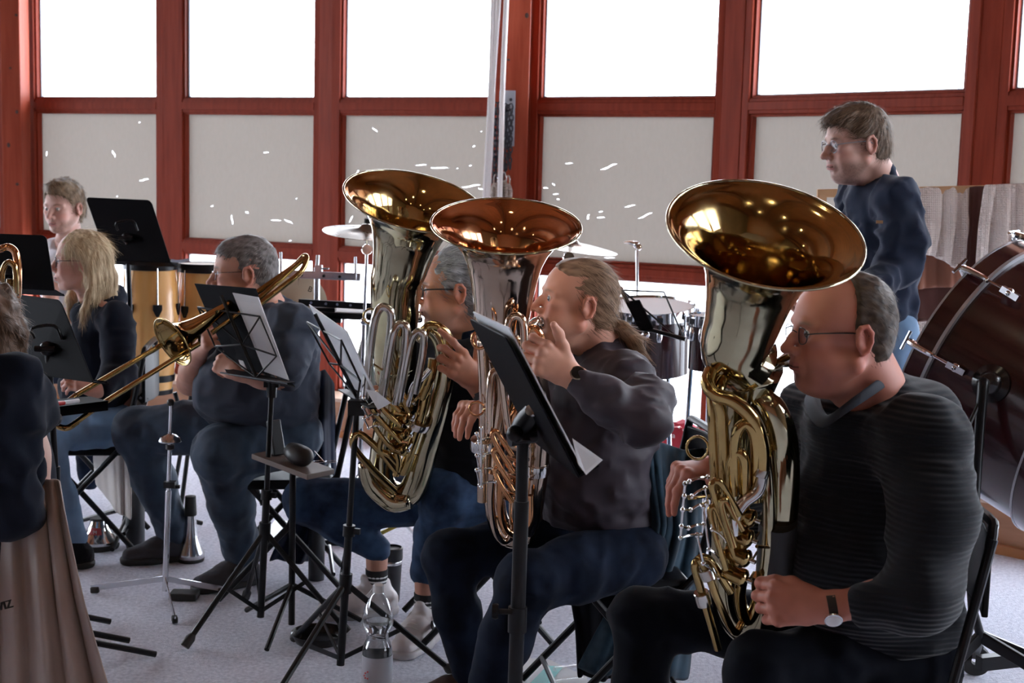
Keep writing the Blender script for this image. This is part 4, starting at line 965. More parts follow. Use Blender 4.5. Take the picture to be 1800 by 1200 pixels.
# ---------- blonde girl ----------
def blonde():
    Y = 5.35; hp = pp(143, 459, Y); fwd = (-.965, -.26, -.02); neck = pp(168, 525, 5.4)
    sh_n = pp(205, 562, 5.25); sh_f = pp(150, 550, 5.6); el_n = pp(212, 655, 5.15); wr_n = pp(172, 688, 4.98)
    cfg = dict(w=.94, jaw=.9, skin=(.66, .36, .28), neckr=.045, lip=(.5, .17, .15), brow=(.3, .2, .13), open=.0005)
    def hs(s):
        s.ell((-.018, 0, .036), (.103, .085, .094), k=0); s.ell((-.05, 0, -.02), (.07, .078, .1), k=.02)
        s.half((.062, 0, .0), (1, 0, -.5), k=.01)
        for y in (-1, 1): s.ell((.030, y * .09, -.045), (.056, .04, .074), k=.01, op='sub')
        s.chain([(-.04, .06, .0), (-.045, .068, -.08), (-.055, .06, -.15)], [.035, .03, .02], k=.03)
        s.chain([(-.05, .07, .02), (-.052, .080, -.06), (-.030, .095, -.13), (-.010, .10, -.19), (.0, .105, -.235)], [.014, .016, .018, .014, .005], k=.015)
        s.chain([(-.07, .02, .02), (-.09, .02, -.07), (-.105, .02, -.15), (-.10, .02, -.175)], [.05, .045, .03, .015], k=.03)
        s.chain([(.02, -.08, .02), (.03, -.085, -.08), (.05, -.08, -.16), (.06, -.07, -.22)], [.016, .018, .022, .01], k=.015)
    ha = dict(cfg_fn=hs, noise=(70, 70, 9), amp=.004, strands=3800, slen=.06, width=.0010, lift=.02, colr=((.30, .20, .11), (.72, .58, .38)), flow=lambda P: np.stack([-.4 + sm(-P[:, 2], -.03, .06) * .45, P[:, 1] * 2, -.5 - 2.0 * sm(-P[:, 2], -.1, .0)], 1), lo=(-.19, -.14, -.31), hi=(.14, .16, .17))
    hn = dict(wrist=wr_n, dir=(-.6, -.3, .35), nrm=(-.1, -.6, .7), side=1, sc=.92, curl=[(.7, .8, .4)] * 4)
    core = [(neck, pp(180, 620, 5.45), .05, .09), (pp(180, 620, 5.45), pp(190, 710, 5.5), .09, .11), (neck, sh_n, .035, .035), (sh_n, el_n, .035, .03), (neck, sh_f, .035, .035)]
    root, hp, rot = person('girl with long blonde hair and round glasses in a dark hoodie sitting in profile', (hp[0] + .1, hp[1] + .05, 0), hp, fwd, sc=.97, cfg=cfg, neck=neck, arms=[(el_n, hn, .032)], core=core, hair_args=ha)
    glasses(root, hp, rot, .97, M('dark_wire', (.05, .045, .05), .3, metal=.8), r=(.021, .021), thick=.0011, lensmat=dark_lens)
    lo, hi = bounds(sh_n, sh_f, neck, el_n, wr_n, pp(110, 600, 5.4), pp(225, 730, 5.5), m=.18)
    def sh(s):
        s.ell(pp(178, 600, 5.45), (.125, .16, .17), k=.04); s.ell(pp(168, 680, 5.45), (.14, .16, .15), k=.06)
        s.cap(sh_f, sh_n, .06, .066, k=.05); s.cap(neck, neck + A((0, 0, -.05)), .062, .09, k=.05)
        s.ell(neck + A((.075, 0, .0)), (.05, .08, .06), k=.04)
        s.chain([sh_n, el_n, wr_n + (el_n - wr_n) * .18], [.07, .064, .045], k=.035)
        s.cap(neck + A((-.03, -.01, .005)), neck + A((-.05, -.01, .1)), .046, .065, k=.01, op='sub')
    cloth('hoodie', sh, lo, hi, hoodie, root, h=.0085, fold=.009, fsc=(9, 9, 13), seed=15)
    kf = pp(45, 760, 5.55); kn = pp(75, 762, 5.1); hf_ = pp(190, 745, 5.65); hn_ = pp(205, 750, 5.4)
    af = np.array([kf[0] + .05, kf[1] + .05, .12]); an = np.array([kn[0] + .1, kn[1] + .05, .12])
    lo, hi = bounds(kf, kn, hf_, hn_, af, an, m=.16)
    def tr(s):
        s.chain([hf_, kf, af], [.085, .066, .05], k=.03); s.chain([hn_, kn, an], [.09, .068, .05], k=.03); s.ell((hf_ + hn_) / 2, (.13, .16, .1), k=.06)
    cloth('jeans', tr, lo, hi, denim_lt, root, h=.010, fold=.006, fsc=(14, 14, 11), seed=16)
    for a in (af, an): shoe(root, a, (-1, -.1), black_cloth, M('black_sole', (.02, .02, .02), .7))
    return root
# ---------- drummer in white ----------
def drummer():
    Y = 6.6; hp = pp(112, 364, Y); fwd = (-.33, -.94, -.12); neck = pp(122, 418, 6.68)
    sh_n = pp(165, 452, 6.62); sh_f = pp(92, 448, 6.70); el_n = pp(165, 545, 6.5); el_f = pp(88, 535, 6.45)
    wr_n = pp(115, 560, 6.2); wr_f = pp(60, 560, 6.2)
    cfg = dict(w=.94, jaw=.95, skin=(.66, .40, .33), neckr=.052, brow=(.16, .1, .06), stubble=.55, beard=(.20, .12, .08), look=(1, -.1, -.2))
    def hs(s):
        s.ell((-.018, 0, .042), (.1, .081, .092), k=0); s.ell((-.052, 0, -.01), (.066, .073, .08), k=.02); s.ell((.03, 0, .105), (.06, .06, .03), k=.03)
        s.ell((.032, 0, .045), (.068, .070, .075), k=.01); s.ell((.10, 0, -.03), (.085, .2, .104), k=.005, op='sub'); s.half((0, 0, -.08), (.1, 0, -1), k=.012)
        for y in (-1, 1): s.ell((.03, y * .085, -.04), (.042, .03, .06), k=.01, op='sub')
    ha = dict(cfg_fn=hs, noise=(35, 35, 45), amp=.0035, strands=2200, slen=.03, width=.0013, lift=.5, colr=((.10, .065, .04), (.32, .23, .15)), flow=lambda P: np.stack([.2 + 0 * P[:, 0], P[:, 1] * 5 + .3, -.4 + 0 * P[:, 2]], 1))
    h1 = dict(wrist=wr_n, dir=(-.6, -.4, .1), nrm=(0, -.3, 1), side=1, curl=[(.9, 1.2, .7)] * 4); h2 = dict(wrist=wr_f, dir=(-.4, -.6, .1), nrm=(0, -.3, 1), side=-1, curl=[(.9, 1.2, .7)] * 4)
    core = [(neck, pp(128, 530, 6.7), .06, .1), (pp(128, 530, 6.7), pp(130, 620, 6.75), .1, .12), (neck, sh_n, .04, .045), (sh_n, el_n, .045, .04), (neck, sh_f, .04, .045), (sh_f, el_f, .045, .04)]
    root, hp, rot = person('young man with brown hair in a white t-shirt sitting behind the congas', (hp[0], hp[1] + .1, 0), hp, fwd, sc=1.0, cfg=cfg, neck=neck, arms=[(el_n, h1, .036), (el_f, h2, .036)], core=core, hair_args=ha)
    lo, hi = bounds(sh_n, sh_f, neck, el_n, el_f, pp(130, 630, 6.7), m=.2)
    def sh(s):
        s.ell(pp(128, 500, 6.7), (.16, .13, .2), k=.04); s.ell(pp(130, 590, 6.72), (.15, .13, .16), k=.06)
        s.cap(sh_f, sh_n, .07, .07, k=.05); s.cap(neck, neck + A((0, 0, -.05)), .06, .1, k=.05)
        s.chain([sh_n, sh_n + (el_n - sh_n) * .5], [.075, .07], k=.03); s.chain([sh_f, sh_f + (el_f - sh_f) * .5], [.075, .07], k=.03)
        s.cap(neck + A((-.02, -.07, .0)), neck + A((-.02, -.06, .1)), .058, .08, k=.01, op='sub')
    cloth('tshirt', sh, lo, hi, white_c, root, h=.010, fold=.007, seed=19)
    kf = pp(30, 640, 6.35); kn = pp(150, 650, 6.2); hf_ = pp(105, 640, 6.75); hn_ = pp(150, 640, 6.75)
    lo, hi = bounds(kf, kn, hf_, hn_, (kf[0], kf[1], .1), (kn[0], kn[1], .1), m=.16)
    def tr(s):
        s.chain([hf_, kf, A((kf[0], kf[1] + .05, .1))], [.09, .075, .055], k=.03); s.chain([hn_, kn, A((kn[0], kn[1] + .05, .1))], [.09, .075, .055], k=.03); s.ell((hf_ + hn_) / 2, (.17, .13, .1), k=.06)
    cloth('trousers', tr, lo, hi, denim, root, h=.012, fold=.006, seed=20)
    return root
# ---------- standing man ----------
def standing():
    Y = 4.72; hp = pp(1504, 252, Y); fwd = (-.965, -.22, -.14); neck = pp(1546, 318, 4.76)
    sh_n = pp(1573, 352, 4.60); sh_f = pp(1506, 348, 4.94); el_n = pp(1580, 468, 4.55); wr_n = pp(1512, 520, 4.38); el_f = pp(1500, 460, 5.05); wr_f = pp(1440, 500, 4.9)
    cfg = dict(w=1.0, jaw=1.05, fat=.7, skin=(.62, .36, .29), neckr=.060, brow=(.08, .05, .035), stubble=.6, beard=(.10, .06, .045), lip=(.45, .17, .15), look=(1, 0, -.3))
    def hs(s):
        s.ell((-.018, 0, .042), (.103, .083, .092), k=0); s.ell((-.052, 0, -.01), (.067, .075, .08), k=.02); s.ell((.052, 0, .094), (.052, .062, .026), rot=frame((1, 0, -.2)), k=.03)
        s.ell((.036, 0, .05), (.068, .070, .073), k=.01); s.ell((.10, 0, -.03), (.092, .2, .100), k=.005, op='sub'); s.half((0, 0, -.07), (.15, 0, -1), k=.012)
        for y in (-1, 1): s.ell((.026, y * .085, -.04), (.042, .03, .058), k=.01, op='sub')
    ha = dict(cfg_fn=hs, noise=(28, 45, 45), amp=.0035, strands=3600, slen=.032, width=.0009, lift=.55, colr=((.05, .031, .02), (.20, .13, .085)), flow=lambda P: np.stack([.55 - 9 * np.clip(-P[:, 0] - .02, 0, .1), P[:, 1] * 4, -.25 - 6 * np.clip(-P[:, 0], 0, .1)], 1))
    hn = dict(wrist=wr_n, dir=(-.8, -.1, -.4), nrm=(-.2, -.9, .3), side=1, curl=[(.5, .8, .5)] * 4); hf = dict(wrist=wr_f, dir=(-.8, -.2, -.3), nrm=(-.2, .5, .8), side=-1, curl=[(.5, .8, .5)] * 4)
    core = [(neck, pp(1550, 420, 4.78), .06, .08), (pp(1550, 420, 4.78), pp(1548, 570, 4.8), .08, .075), (neck, sh_n, .045, .045), (sh_n, el_n, .045, .04), (neck, sh_f, .045, .045), (sh_f, el_f, .045, .04)]
    root, hp, rot = person('young man with brown hair and glasses in a navy sweatshirt standing by the window', (pp(1555, 600, 4.8)[0], 4.8, 0), hp, fwd, sc=1.03, cfg=cfg, neck=neck, arms=[(el_n, hn, .04), (el_f, hf, .04)], core=core, hair_args=ha)
    glasses(root, hp, rot, 1.03, M('grey_wire', (.3, .3, .32), .3, metal=.8), r=(.023, .020), thick=.0013, lensmat=dark_lens)
    lo, hi = bounds(sh_n, sh_f, neck, el_n, wr_n, el_f, wr_f, pp(1550, 590, 4.8), m=.2)
    def sh(s):
        s.ell(pp(1548, 408, 4.79), (.135, .18, .19), k=.04); s.ell(pp(1550, 500, 4.80), (.125, .17, .2), k=.06); s.ell(pp(1548, 545, 4.80), (.125, .17, .10), k=.04)
        s.cap(sh_f, sh_n, .072, .075, k=.05); s.cap(neck, neck + A((0, 0, -.05)), .068, .1, k=.05)
        s.chain([sh_n, pp(1588, 420, 4.55), el_n], [.082, .078, .070], k=.035); s.chain([el_n, wr_n + (el_n - wr_n) * .15], [.066, .048], k=.03); s.chain([sh_f, el_f, wr_f + (el_f - wr_f) * .15], [.078, .066, .045], k=.035)
        s.cap(neck + A((-.03, -.01, .005)), neck + A((-.045, -.01, .1)), .059, .07, k=.008, op='sub')
        s.half(pp(1550, 566, 4.8), (0, 0, -1), k=.01)
    cloth('sweatshirt', sh, lo, hi, navy2, root, h=.0085, fold=.013, fsc=(11, 11, 13), seed=25)
    mb = MB(); mb.box(pp(1546, 390, 4.465), (.022, .003, .010)); mb.build('sleeve_tag', M('tan_leather', (.25, .12, .05), .6), root)
    hf_ = pp(1535, 590, 4.92); hn_ = pp(1560, 590, 4.72)
    lo, hi = bounds(hf_, hn_, (hf_[0], 4.95, .05), (hn_[0], 4.7, .05), m=.16)
    def tr(s):
        for h_, yy in ((hf_, 4.93), (hn_, 4.7)): s.chain([h_, A((h_[0] - .02, yy, .52)), A((h_[0] + .02, yy + .02, .1))], [.10, .075, .055], k=.03)
        s.ell((hf_ + hn_) / 2 + A((0, 0, .02)), (.115, .17, .12), k=.06)
    cloth('jeans', tr, lo, hi, denim_lt, root, h=.011, fold=.006, seed=26)
    for a in ((hf_[0] + .02, 4.95, .1), (hn_[0] + .02, 4.72, .1)): shoe(root, a, (-1, -.15), black_cloth, M('black_sole', (.02, .02, .02), .7))
    return root
# ---------- woman at the left edge ----------
def edge_woman():
    Y = 3.25; hp = pp(-46, 580, Y); fwd = (-.90, .42, -.12); neck = pp(5, 660, 3.25)
    sh_n = pp(10, 735, 3.1); sh_f = pp(-50, 720, 3.5); el_n = pp(20, 900, 3.1)
    wr = pp(-120, 900, 3.0)
    cfg = dict(w=.95, jaw=.9, skin=(.55, .33, .26), neckr=.046)
    def hs(s):
        s.ell((-.022, 0, .027), (.110, .096, .10), k=0); s.ell((-.05, 0, -.04), (.078, .08, .09), k=.02); s.ell((-.07, -.02, -.12), (.05, .06, .06), k=.03)
        s.half((.065, 0, .0), (1, 0, -.3), k=.012); s.half((0, 0, -.19), (.3, 0, -1), k=.012)
    ha = dict(cfg_fn=hs, noise=(28, 28, 28), amp=.012, strands=5000, slen=.03, width=.0006, lift=.5, colr=((.035, .02, .013), (.17, .10, .065)), lo=(-.2, -.15, -.24), flow=lambda P: np.stack([vnoise(P, (35, 35, 35)) * 1.5, vnoise(P + 3, (35, 35, 35)) * 1.5, -.8 + 0 * P[:, 0]], 1))
    core = [(neck, pp(10, 800, 3.3), .05, .1), (pp(10, 800, 3.3), pp(10, 950, 3.35), .1, .12), (neck, sh_n, .04, .045), (sh_n, el_n, .045, .04)]
    root, hp, rot = person('woman with curly dark hair in a navy hooded top cut off by the left edge', (hp[0], hp[1], 0), hp, fwd, sc=.98, cfg=cfg, neck=neck, arms=[(el_n, dict(wrist=wr, dir=(-1, 0, .1), nrm=(0, 0, 1), side=1, sc=.9, curl=[(.6, .9, .5)] * 4), .034)], core=core, hair_args=ha)
    lo, hi = bounds(sh_n, sh_f, neck, el_n, wr, pp(40, 960, 3.3), m=.2)
    def sh(s):
        s.ell(pp(-5, 790, 3.32), (.125, .19, .2), k=.04); s.ell(pp(-5, 900, 3.35), (.13, .18, .18), k=.06); s.cap(pp(40, 830, 3.25), pp(20, 960, 3.3), .06, .07, k=.05)
        s.cap(sh_f, sh_n, .07, .075, k=.05); s.chain([sh_n, el_n, wr], [.08, .066, .05], k=.035)
        # the hood lying in a fold over the shoulders
        s.chain([pp(-20, 650, 3.1), pp(30, 668, 3.12), pp(58, 712, 3.2), pp(40, 735, 3.3), pp(0, 700, 3.45)], [.04, .055, .055, .05, .05], k=.03)
        s.ell(pp(45, 725, 3.22), (.06, .08, .06), k=.03)
        s.cap(neck, neck + A((-.02, 0, .1)), .05, .07, k=.01, op='sub')
    cloth('hooded_top', sh, lo, hi, hoodie, root, h=.0085, fold=.012, fsc=(9, 9, 13), seed=31)
    kf = pp(-330, 960, 3.45); kn = pp(-300, 980, 3.15); h1 = pp(0, 960, 3.45); h2 = pp(10, 970, 3.25)
    lo, hi = bounds(kf, kn, h1, h2, (kf[0], kf[1], .05), m=.16)
    def tr(s):
        for h_, k_ in ((h1, kf), (h2, kn)): s.chain([h_, k_, A((k_[0], k_[1], .1))], [.09, .07, .05], k=.03)
        s.ell((h1 + h2) / 2, (.14, .17, .11), k=.06)
    cloth('jeans', tr, lo, hi, denim, root, h=.012, fold=.005, seed=33)
    return root
for fn in (tuba_man, pony_man, grey_man, trombone_man, blonde, drummer, standing, edge_woman): fn()
# ---------------- brass ----------------
def brassmat(name, col, col2, r0=.06, r1=.22):
    m = bpy.data.materials.new(name); m.use_nodes = True; nt = m.node_tree; N = nt.nodes; L = nt.links; b = N['Principled BSDF']
    b.inputs['Metallic'].default_value = 1
    tc = N.new('ShaderNodeTexCoord'); n = N.new('ShaderNodeTexNoise'); n.inputs['Scale'].default_value = 14; n.inputs['Detail'].default_value = 6; L.new(tc.outputs['Object'], n.inputs['Vector'])
    r = N.new('ShaderNodeValToRGB'); r.color_ramp.elements[0].position = .42; r.color_ramp.elements[1].position = .72
    r.color_ramp.elements[0].color = (*col, 1); r.color_ramp.elements[1].color = (*col2, 1); L.new(n.outputs[0], r.inputs[0]); L.new(r.outputs[0], b.inputs['Base Color'])
    q = N.new('ShaderNodeMapRange'); q.inputs['From Min'].default_value = .4; q.inputs['From Max'].default_value = .8; q.inputs['To Min'].default_value = r0; q.inputs['To Max'].default_value = r1
    L.new(n.outputs[0], q.inputs[0]); L.new(q.outputs[0], b.inputs['Roughness']); return m
brass = brassmat('lacquered_brass', (.50, .35, .145), (.38, .27, .12))
brass_pale = brassmat('pale_brass', (.52, .47, .32), (.42, .38, .26))
rose = brassmat('rose_brass', (.66, .33, .16), (.54, .27, .14))
rose_pale = brassmat('rose_brass_pale', (.66, .52, .41), (.56, .44, .35))
nickel = brassmat('nickel_silver', (.66, .64, .60), (.52, .50, .46), .12, .3)
silver = brassmat('silver_plate', (.82, .82, .82), (.7, .7, .68), .08, .2)
PROF = [(0, 1), (.006, .95), (.018, .84), (.04, .715), (.07, .60), (.11, .51), (.16, .45), (.22, .405), (.30, .365)]
def horn(label, bell, lean, Rb, path, prad, tubes, outer, inner, foot, knobs=()):
    """bell = (px, py, Y) of the bell mouth; lean = bell axis pointing out of the bell; path = the main branch after the bell"""
    root = thing('tuba', label, 'tuba', foot, group=None)
    B = Vector(at(*bell)); ax = Vector(lean).normalized()
    pts = [B - ax * s for s, _ in PROF]; rad = [Rb * r for _, r in PROF]
    P2 = [Vector(at(*q)) for q in path]
    mb = MB(); mb.tube(pts + P2[:1], rad + [prad[0]], 64, smooth=4, cap=False); mb.tube([B, B - ax * .002], [Rb, Rb * .995], 64, cap=False)
    # tube frame of the straight bell is kept round
    mb.build('bell', outer, root, ang=180)
    mb = MB(); mb.tube(pts + P2[:1], [max(r - .0022, .001) for r in rad] + [prad[0] - .002], 64, smooth=4, cap=False); mb.build('bell_interior', inner, root, ang=180)
    mb = MB(); u = ax.orthogonal().normalized(); v = ax.cross(u)
    mb.tube([B + (u * math.cos(2 * PI * q / 72) + v * math.sin(2 * PI * q / 72)) * Rb for q in range(72)], .0034, 10, closed=True); mb.build('bell_rim', brass_pale, root, ang=180)
    mb = MB(); mb.tube(P2, prad, 28, smooth=8); mb.build('main_branch', outer, root, ang=180)
    for (nm, m, pts_, r, *o) in tubes:
        mb = MB(); P = [Vector(at(*q)) for q in pts_]
        mb.tube(P, r, 16, smooth=6 if len(P) > 2 else 0, closed=bool(o and o[0] == 'ring')); mb.build(nm, m, root, ang=60)
    return root
def ferrules(root, spots, r, m=None):
    for a, b in spots:
        A_ = Vector(at(*a)); B_ = Vector(at(*b)); mb = MB(); mb.tube([A_, A_.lerp(B_, .05), A_.lerp(B_, .5), A_.lerp(B_, .95), B_], [r * .9, r, r * 1.04, r, r * .9], 20); mb.build('ferrule', m or nickel, root)
def valves(root, cs, axis, r=.020, h=.05, m=None):
    """rotary valves: casing with a turned cap"""
    ax = Vector(axis).normalized()
    for c in cs:
        c = Vector(at(*c)); mb = MB()
        mb.lathe([(0, -h / 2), (r * .95, -h / 2), (r, -h * .42), (r, h * .3), (r * 1.1, h * .32), (r * 1.1, h * .42), (r * .85, h * .5), (r * .35, h * .56), (.0, h * .56)], c, ax, 24)
        v = mb.build('valve', m or brass, root)
        mb = MB(); u = ax.orthogonal().normalized(); mb.lathe([(0, 0), (.005, 0), (.005, .012), (0, .014)], c + ax * h * .55, ax, 12); mb.beam(c + ax * (h * .6), c + ax * (h * .6) + u * r * 1.4, .007, .003, up=ax); mb.build('stop_arm', silver, v)
def levers(root, rows, m=None):
    """rows: (rod top, rod bottom, arm end) triples"""
    for a, b, c in rows:
        a, b, c = [Vector(at(*q)) for q in (a, b, c)]; mb = MB()
        mb.tube([a, b], .0026, 8); mb.tube([b, b.lerp(c, .5) + V(0, -.004, .004), c], .0028, 8, smooth=4); mb.ball(a, .006, 10); mb.ball(b, .0055, 10); mb.ball(c, .0055, 10)
        mb.build('lever', m or silver, root)
def mouthpiece(root, lip, back, m=silver):
    L_ = Vector(at(*lip)); b = Vector(at(*back)); ax = (b - L_).normalized()
    mb = MB(); mb.lathe([(.0125, .004), (.013, .0), (.0185, -.001), (.0198, .004), (.0185, .009), (.0165, .02), (.012, .032), (.007, .042), (.0065, .07), (.0075, .085), (0, .085)], L_, ax, 28); mb.build('mouthpiece', m, root, ang=60)
# --- nearest horn
Y1 = 2.98
t7 = horn('large brass tuba-shaped horn, nearest and biggest bell, held by the balding man', (1346, 408, 2.74), (.085, -.50, .86), .199,
    [(1318, 640, 2.92), (1296, 740, 2.98), (1284, 860, 3.05), (1276, 980, 3.10), (1286, 1070, 3.12), (1322, 1108, 3.10), (1352, 1070, 3.05), (1366, 960, 3.00), (1374, 850, 2.95), (1371, 770, 2.91), (1352, 718, 2.90), (1322, 706, 2.92), (1300, 745, 2.94), (1295, 820, 2.95)],
    [.073, .052, .043, .040, .040, .040, .040, .040, .0395, .038, .035, .030, .022, .018], [
    ('branch', brass, [(1250, 652, 2.86), (1244, 672, 2.84), (1256, 692, 2.83), (1290, 705, 2.83), (1322, 735, 2.83), (1339, 785, 2.84), (1340, 835, 2.85)], .0155),
    ('silver_slide', silver, [(1340, 830, 2.85), (1332, 862, 2.85), (1308, 882, 2.85), (1293, 905, 2.85), (1290, 935, 2.87)], .0145),
    ('branch', brass, [(1276, 900, 2.9), (1272, 800, 2.86), (1268, 730, 2.85), (1262, 700, 2.85), (1268, 672, 2.87), (1285, 655, 2.9)], .0135),
    ('branch', brass, [(1262, 930, 2.92), (1256, 820, 2.88), (1252, 720, 2.87), (1249, 668, 2.88), (1254, 650, 2.9), (1266, 645, 2.91), (1300, 680, 2.88), (1330, 670, 2.86)], .0115),
    ('branch', brass, [(1292, 850, 2.86), (1291, 790, 2.84), (1297, 757, 2.83), (1310, 745, 2.83), (1323, 756, 2.83), (1329, 790, 2.84), (1328, 880, 2.87)], .012),
    ('branch', brass_pale, [(1345, 800, 2.88), (1352, 900, 2.92), (1346, 1000, 2.98), (1332, 1060, 3.0)], .014),
    ('branch', brass, [(1287, 870, 2.86), (1286, 815, 2.85), (1297, 795, 2.84), (1308, 812, 2.84), (1308, 870, 2.86), (1306, 960, 2.9)], .0125),
    ('branch', brass, [(1306, 1005, 2.95), (1300, 1050, 2.98), (1312, 1090, 3.0), (1330, 1060, 3.0), (1332, 1010, 2.97)], .014),
    ('tuning_slide', brass, [(1284, 1040, 2.96), (1252, 990, 2.93), (1238, 980, 2.92), (1226, 985, 2.92), (1222, 1000, 2.92), (1236, 1050, 2.95), (1262, 1140, 3.0)], .0095),
    ('tuning_slide', brass, [(1230, 982, 2.91), (1245, 1010, 2.91), (1262, 1055, 2.93), (1290, 1110, 2.97), (1304, 1095, 2.99)], .009),
    ('tuning_slide', brass, [(1300, 905, 2.84), (1280, 870, 2.83), (1266, 848, 2.82), (1256, 846, 2.82), (1252, 858, 2.82), (1268, 900, 2.84), (1282, 935, 2.85)], .008),
    ('tuning_slide', brass, [(1304, 930, 2.86), (1290, 905, 2.84), (1276, 880, 2.82), (1268, 884, 2.82), (1275, 915, 2.84), (1290, 960, 2.86)], .008),
    ('tuning_slide', brass, [(1296, 990, 2.9), (1272, 925, 2.86), (1258, 892, 2.85), (1248, 898, 2.85), (1256, 935, 2.87), (1276, 1000, 2.9)], .007),
    ('leadpipe', brass, [(1374, 634, 2.94), (1352, 655, 2.98), (1330, 690, 3.02), (1318, 760, 3.05), (1306, 860, 3.0), (1300, 900, 2.93)], [.006, .0065, .007, .0075, .008, .0085]),
    ('thumb_ring', brass, [(1226 + 19 * math.cos(a), 787 + 20 * math.sin(a), 2.93 - .012 * math.cos(a)) for a in [2 * PI * q / 12 for q in range(12)]], .0032, 'ring'),
    ('brace', brass, [(1305, 882, 2.88), (1345, 880, 2.93)], .004), ('brace', brass, [(1244, 790, 2.93), (1262, 780, 2.9)], .004), ('brace', brass, [(1262, 870, 2.88), (1210, 876, 2.84)], .0035),
    ('brace', brass, [(1330, 760, 2.85), (1362, 765, 2.9)], .004), ('brace', brass, [(1330, 960, 2.9), (1364, 962, 2.97)], .004),
    ], brass_pale, brass, (at(1300, 1100, 3.05).x, 3.05, 0))
valves(t7, [(1306, 905, 2.87), (1301, 940, 2.885), (1297, 975, 2.90), (1292, 1010, 2.92)], (.72, -.45, -.2), .0185, .055)
levers(t7, [((1204, 850, 2.80), (1212, 846, 2.82), (1244, 838, 2.84)), ((1203, 872, 2.80), (1216, 872, 2.82), (1240, 858, 2.84)), ((1200, 896, 2.80), (1214, 896, 2.82), (1240, 884, 2.84)), ((1198, 925, 2.80), (1210, 928, 2.82), (1236, 922, 2.84)), ((1204, 850, 2.80), (1196, 945, 2.82), (1232, 940, 2.86)), ((1240, 858, 2.84), (1252, 930, 2.86), (1276, 950, 2.88)), ((1236, 890, 2.84), (1246, 965, 2.87), (1268, 985, 2.90)), ((1225, 940, 2.86), (1236, 990, 2.88), (1262, 1015, 2.92))])
ferrules(t7, [((1366, 895, 2.955), (1364, 940, 2.975)), ((1336, 838, 2.85), (1340, 822, 2.85)), ((1232, 1040, 2.945), (1238, 1062, 2.955)), ((1240, 1000, 2.91), (1247, 1018, 2.91))], .0175)
mb = MB(); mb.tube([at(1368, 915, 2.955), at(1365, 960, 2.985), at(1361, 1012, 3.01)], [.0425, .043, .042], 24, smooth=4); mb.build('leather_hand_guard', leather, t7)
mouthpiece(t7, (1396, 628, 2.935), (1360, 640, 2.945))
# --- middle horn
t6 = horn('middle brass horn with a reddish bell, held by the ponytailed man', (890, 395, 3.55), (.02, -.33, .94), .195,
    [(890, 610, 3.68), (880, 700, 3.72), (868, 800, 3.74), (872, 900, 3.75), (895, 942, 3.75), (925, 930, 3.72), (940, 850, 3.67), (947, 760, 3.62), (946, 690, 3.60), (930, 625, 3.60), (905, 600, 3.62)],
    [.070, .042, .030, .030, .032, .032, .033, .033, .031, .026, .018], [
    ('branch', rose_pale, [(888, 720, 3.55), (890, 640, 3.53), (893, 575, 3.52), (900, 558, 3.52), (911, 556, 3.52), (920, 568, 3.52), (922, 610, 3.53), (920, 700, 3.55)], .011),
    ('branch', rose, [(925, 600, 3.55), (935, 578, 3.54), (948, 588, 3.54), (954, 615, 3.55), (952, 660, 3.57)], .012),
    ('branch', rose_pale, [(860, 760, 3.53), (861, 700, 3.52), (864, 662, 3.52), (872, 652, 3.52), (881, 660, 3.52), (886, 700, 3.53), (894, 760, 3.55)], .0105),
    ('branch', rose, [(905, 770, 3.56), (903, 735, 3.55), (912, 715, 3.55), (928, 720, 3.55), (932, 760, 3.57)], .0105),
    ('branch', rose_pale, [(848, 880, 3.72), (850, 780, 3.68), (852, 700, 3.64), (848, 600, 3.62)], .0155),
    ('branch', rose_pale, [(866, 830, 3.56), (863, 880, 3.6), (870, 930, 3.64), (886, 952, 3.66), (900, 935, 3.66), (901, 880, 3.64)], .011),
    ('branch', rose, [(880, 850, 3.57), (880, 900, 3.6), (890, 930, 3.62), (910, 940, 3.63), (930, 920, 3.63), (932, 870, 3.62)], .010),
    ('tuning_slide', rose, [(900, 800, 3.54), (884, 775, 3.53), (872, 758, 3.52), (866, 766, 3.52), (880, 795, 3.53), (896, 818, 3.54)], .0075),
    ('tuning_slide', rose, [(902, 830, 3.55), (886, 806, 3.54), (874, 790, 3.53), (868, 797, 3.53), (882, 826, 3.54), (898, 850, 3.55)], .0075),
    ('tuning_slide', rose, [(902, 862, 3.56), (888, 838, 3.55), (877, 822, 3.54), (870, 829, 3.54), (884, 858, 3.55), (900, 882, 3.56)], .007),
    ('leadpipe', brass, [(944, 565, 3.68), (930, 590, 3.72), (922, 650, 3.75), (915, 740, 3.7), (910, 780, 3.62)], [.006, .0065, .007, .008, .0085]),
    ('finger_ring', rose, [(843 + 13 * math.cos(a), 597 + 15 * math.sin(a), 3.52) for a in [2 * PI * q / 12 for q in range(12)]], .0045, 'ring'),
    ('thumb_ring', rose, [(838 + 13 * math.cos(a), 718 + 12 * math.sin(a), 3.60) for a in [2 * PI * q / 12 for q in range(12)]], .003, 'ring'),
    ('brace', brass, [(850, 720, 3.6), (868, 712, 3.55)], .0035), ('brace', brass, [(930, 808, 3.6), (905, 806, 3.57)], .0035), ('brace', brass, [(868, 905, 3.62), (896, 925, 3.64)], .004),
    ], rose_pale, rose, (at(900, 940, 3.72).x, 3.72, 0))
valves(t6, [(908, 782, 3.57), (906, 812, 3.575), (904, 842, 3.58), (903, 872, 3.59)], (.7, -.5, -.1), .017, .05, rose_pale)
levers(t6, [((838, 762, 3.5), (842, 775, 3.52), (866, 768, 3.53)), ((838, 780, 3.5), (842, 800, 3.52), (866, 796, 3.53)), ((838, 800, 3.5), (842, 826, 3.52), (868, 822, 3.54)), ((838, 826, 3.5), (843, 852, 3.52), (870, 846, 3.54)), ((846, 752, 3.5), (846, 856, 3.51), (850, 800, 3.52))])
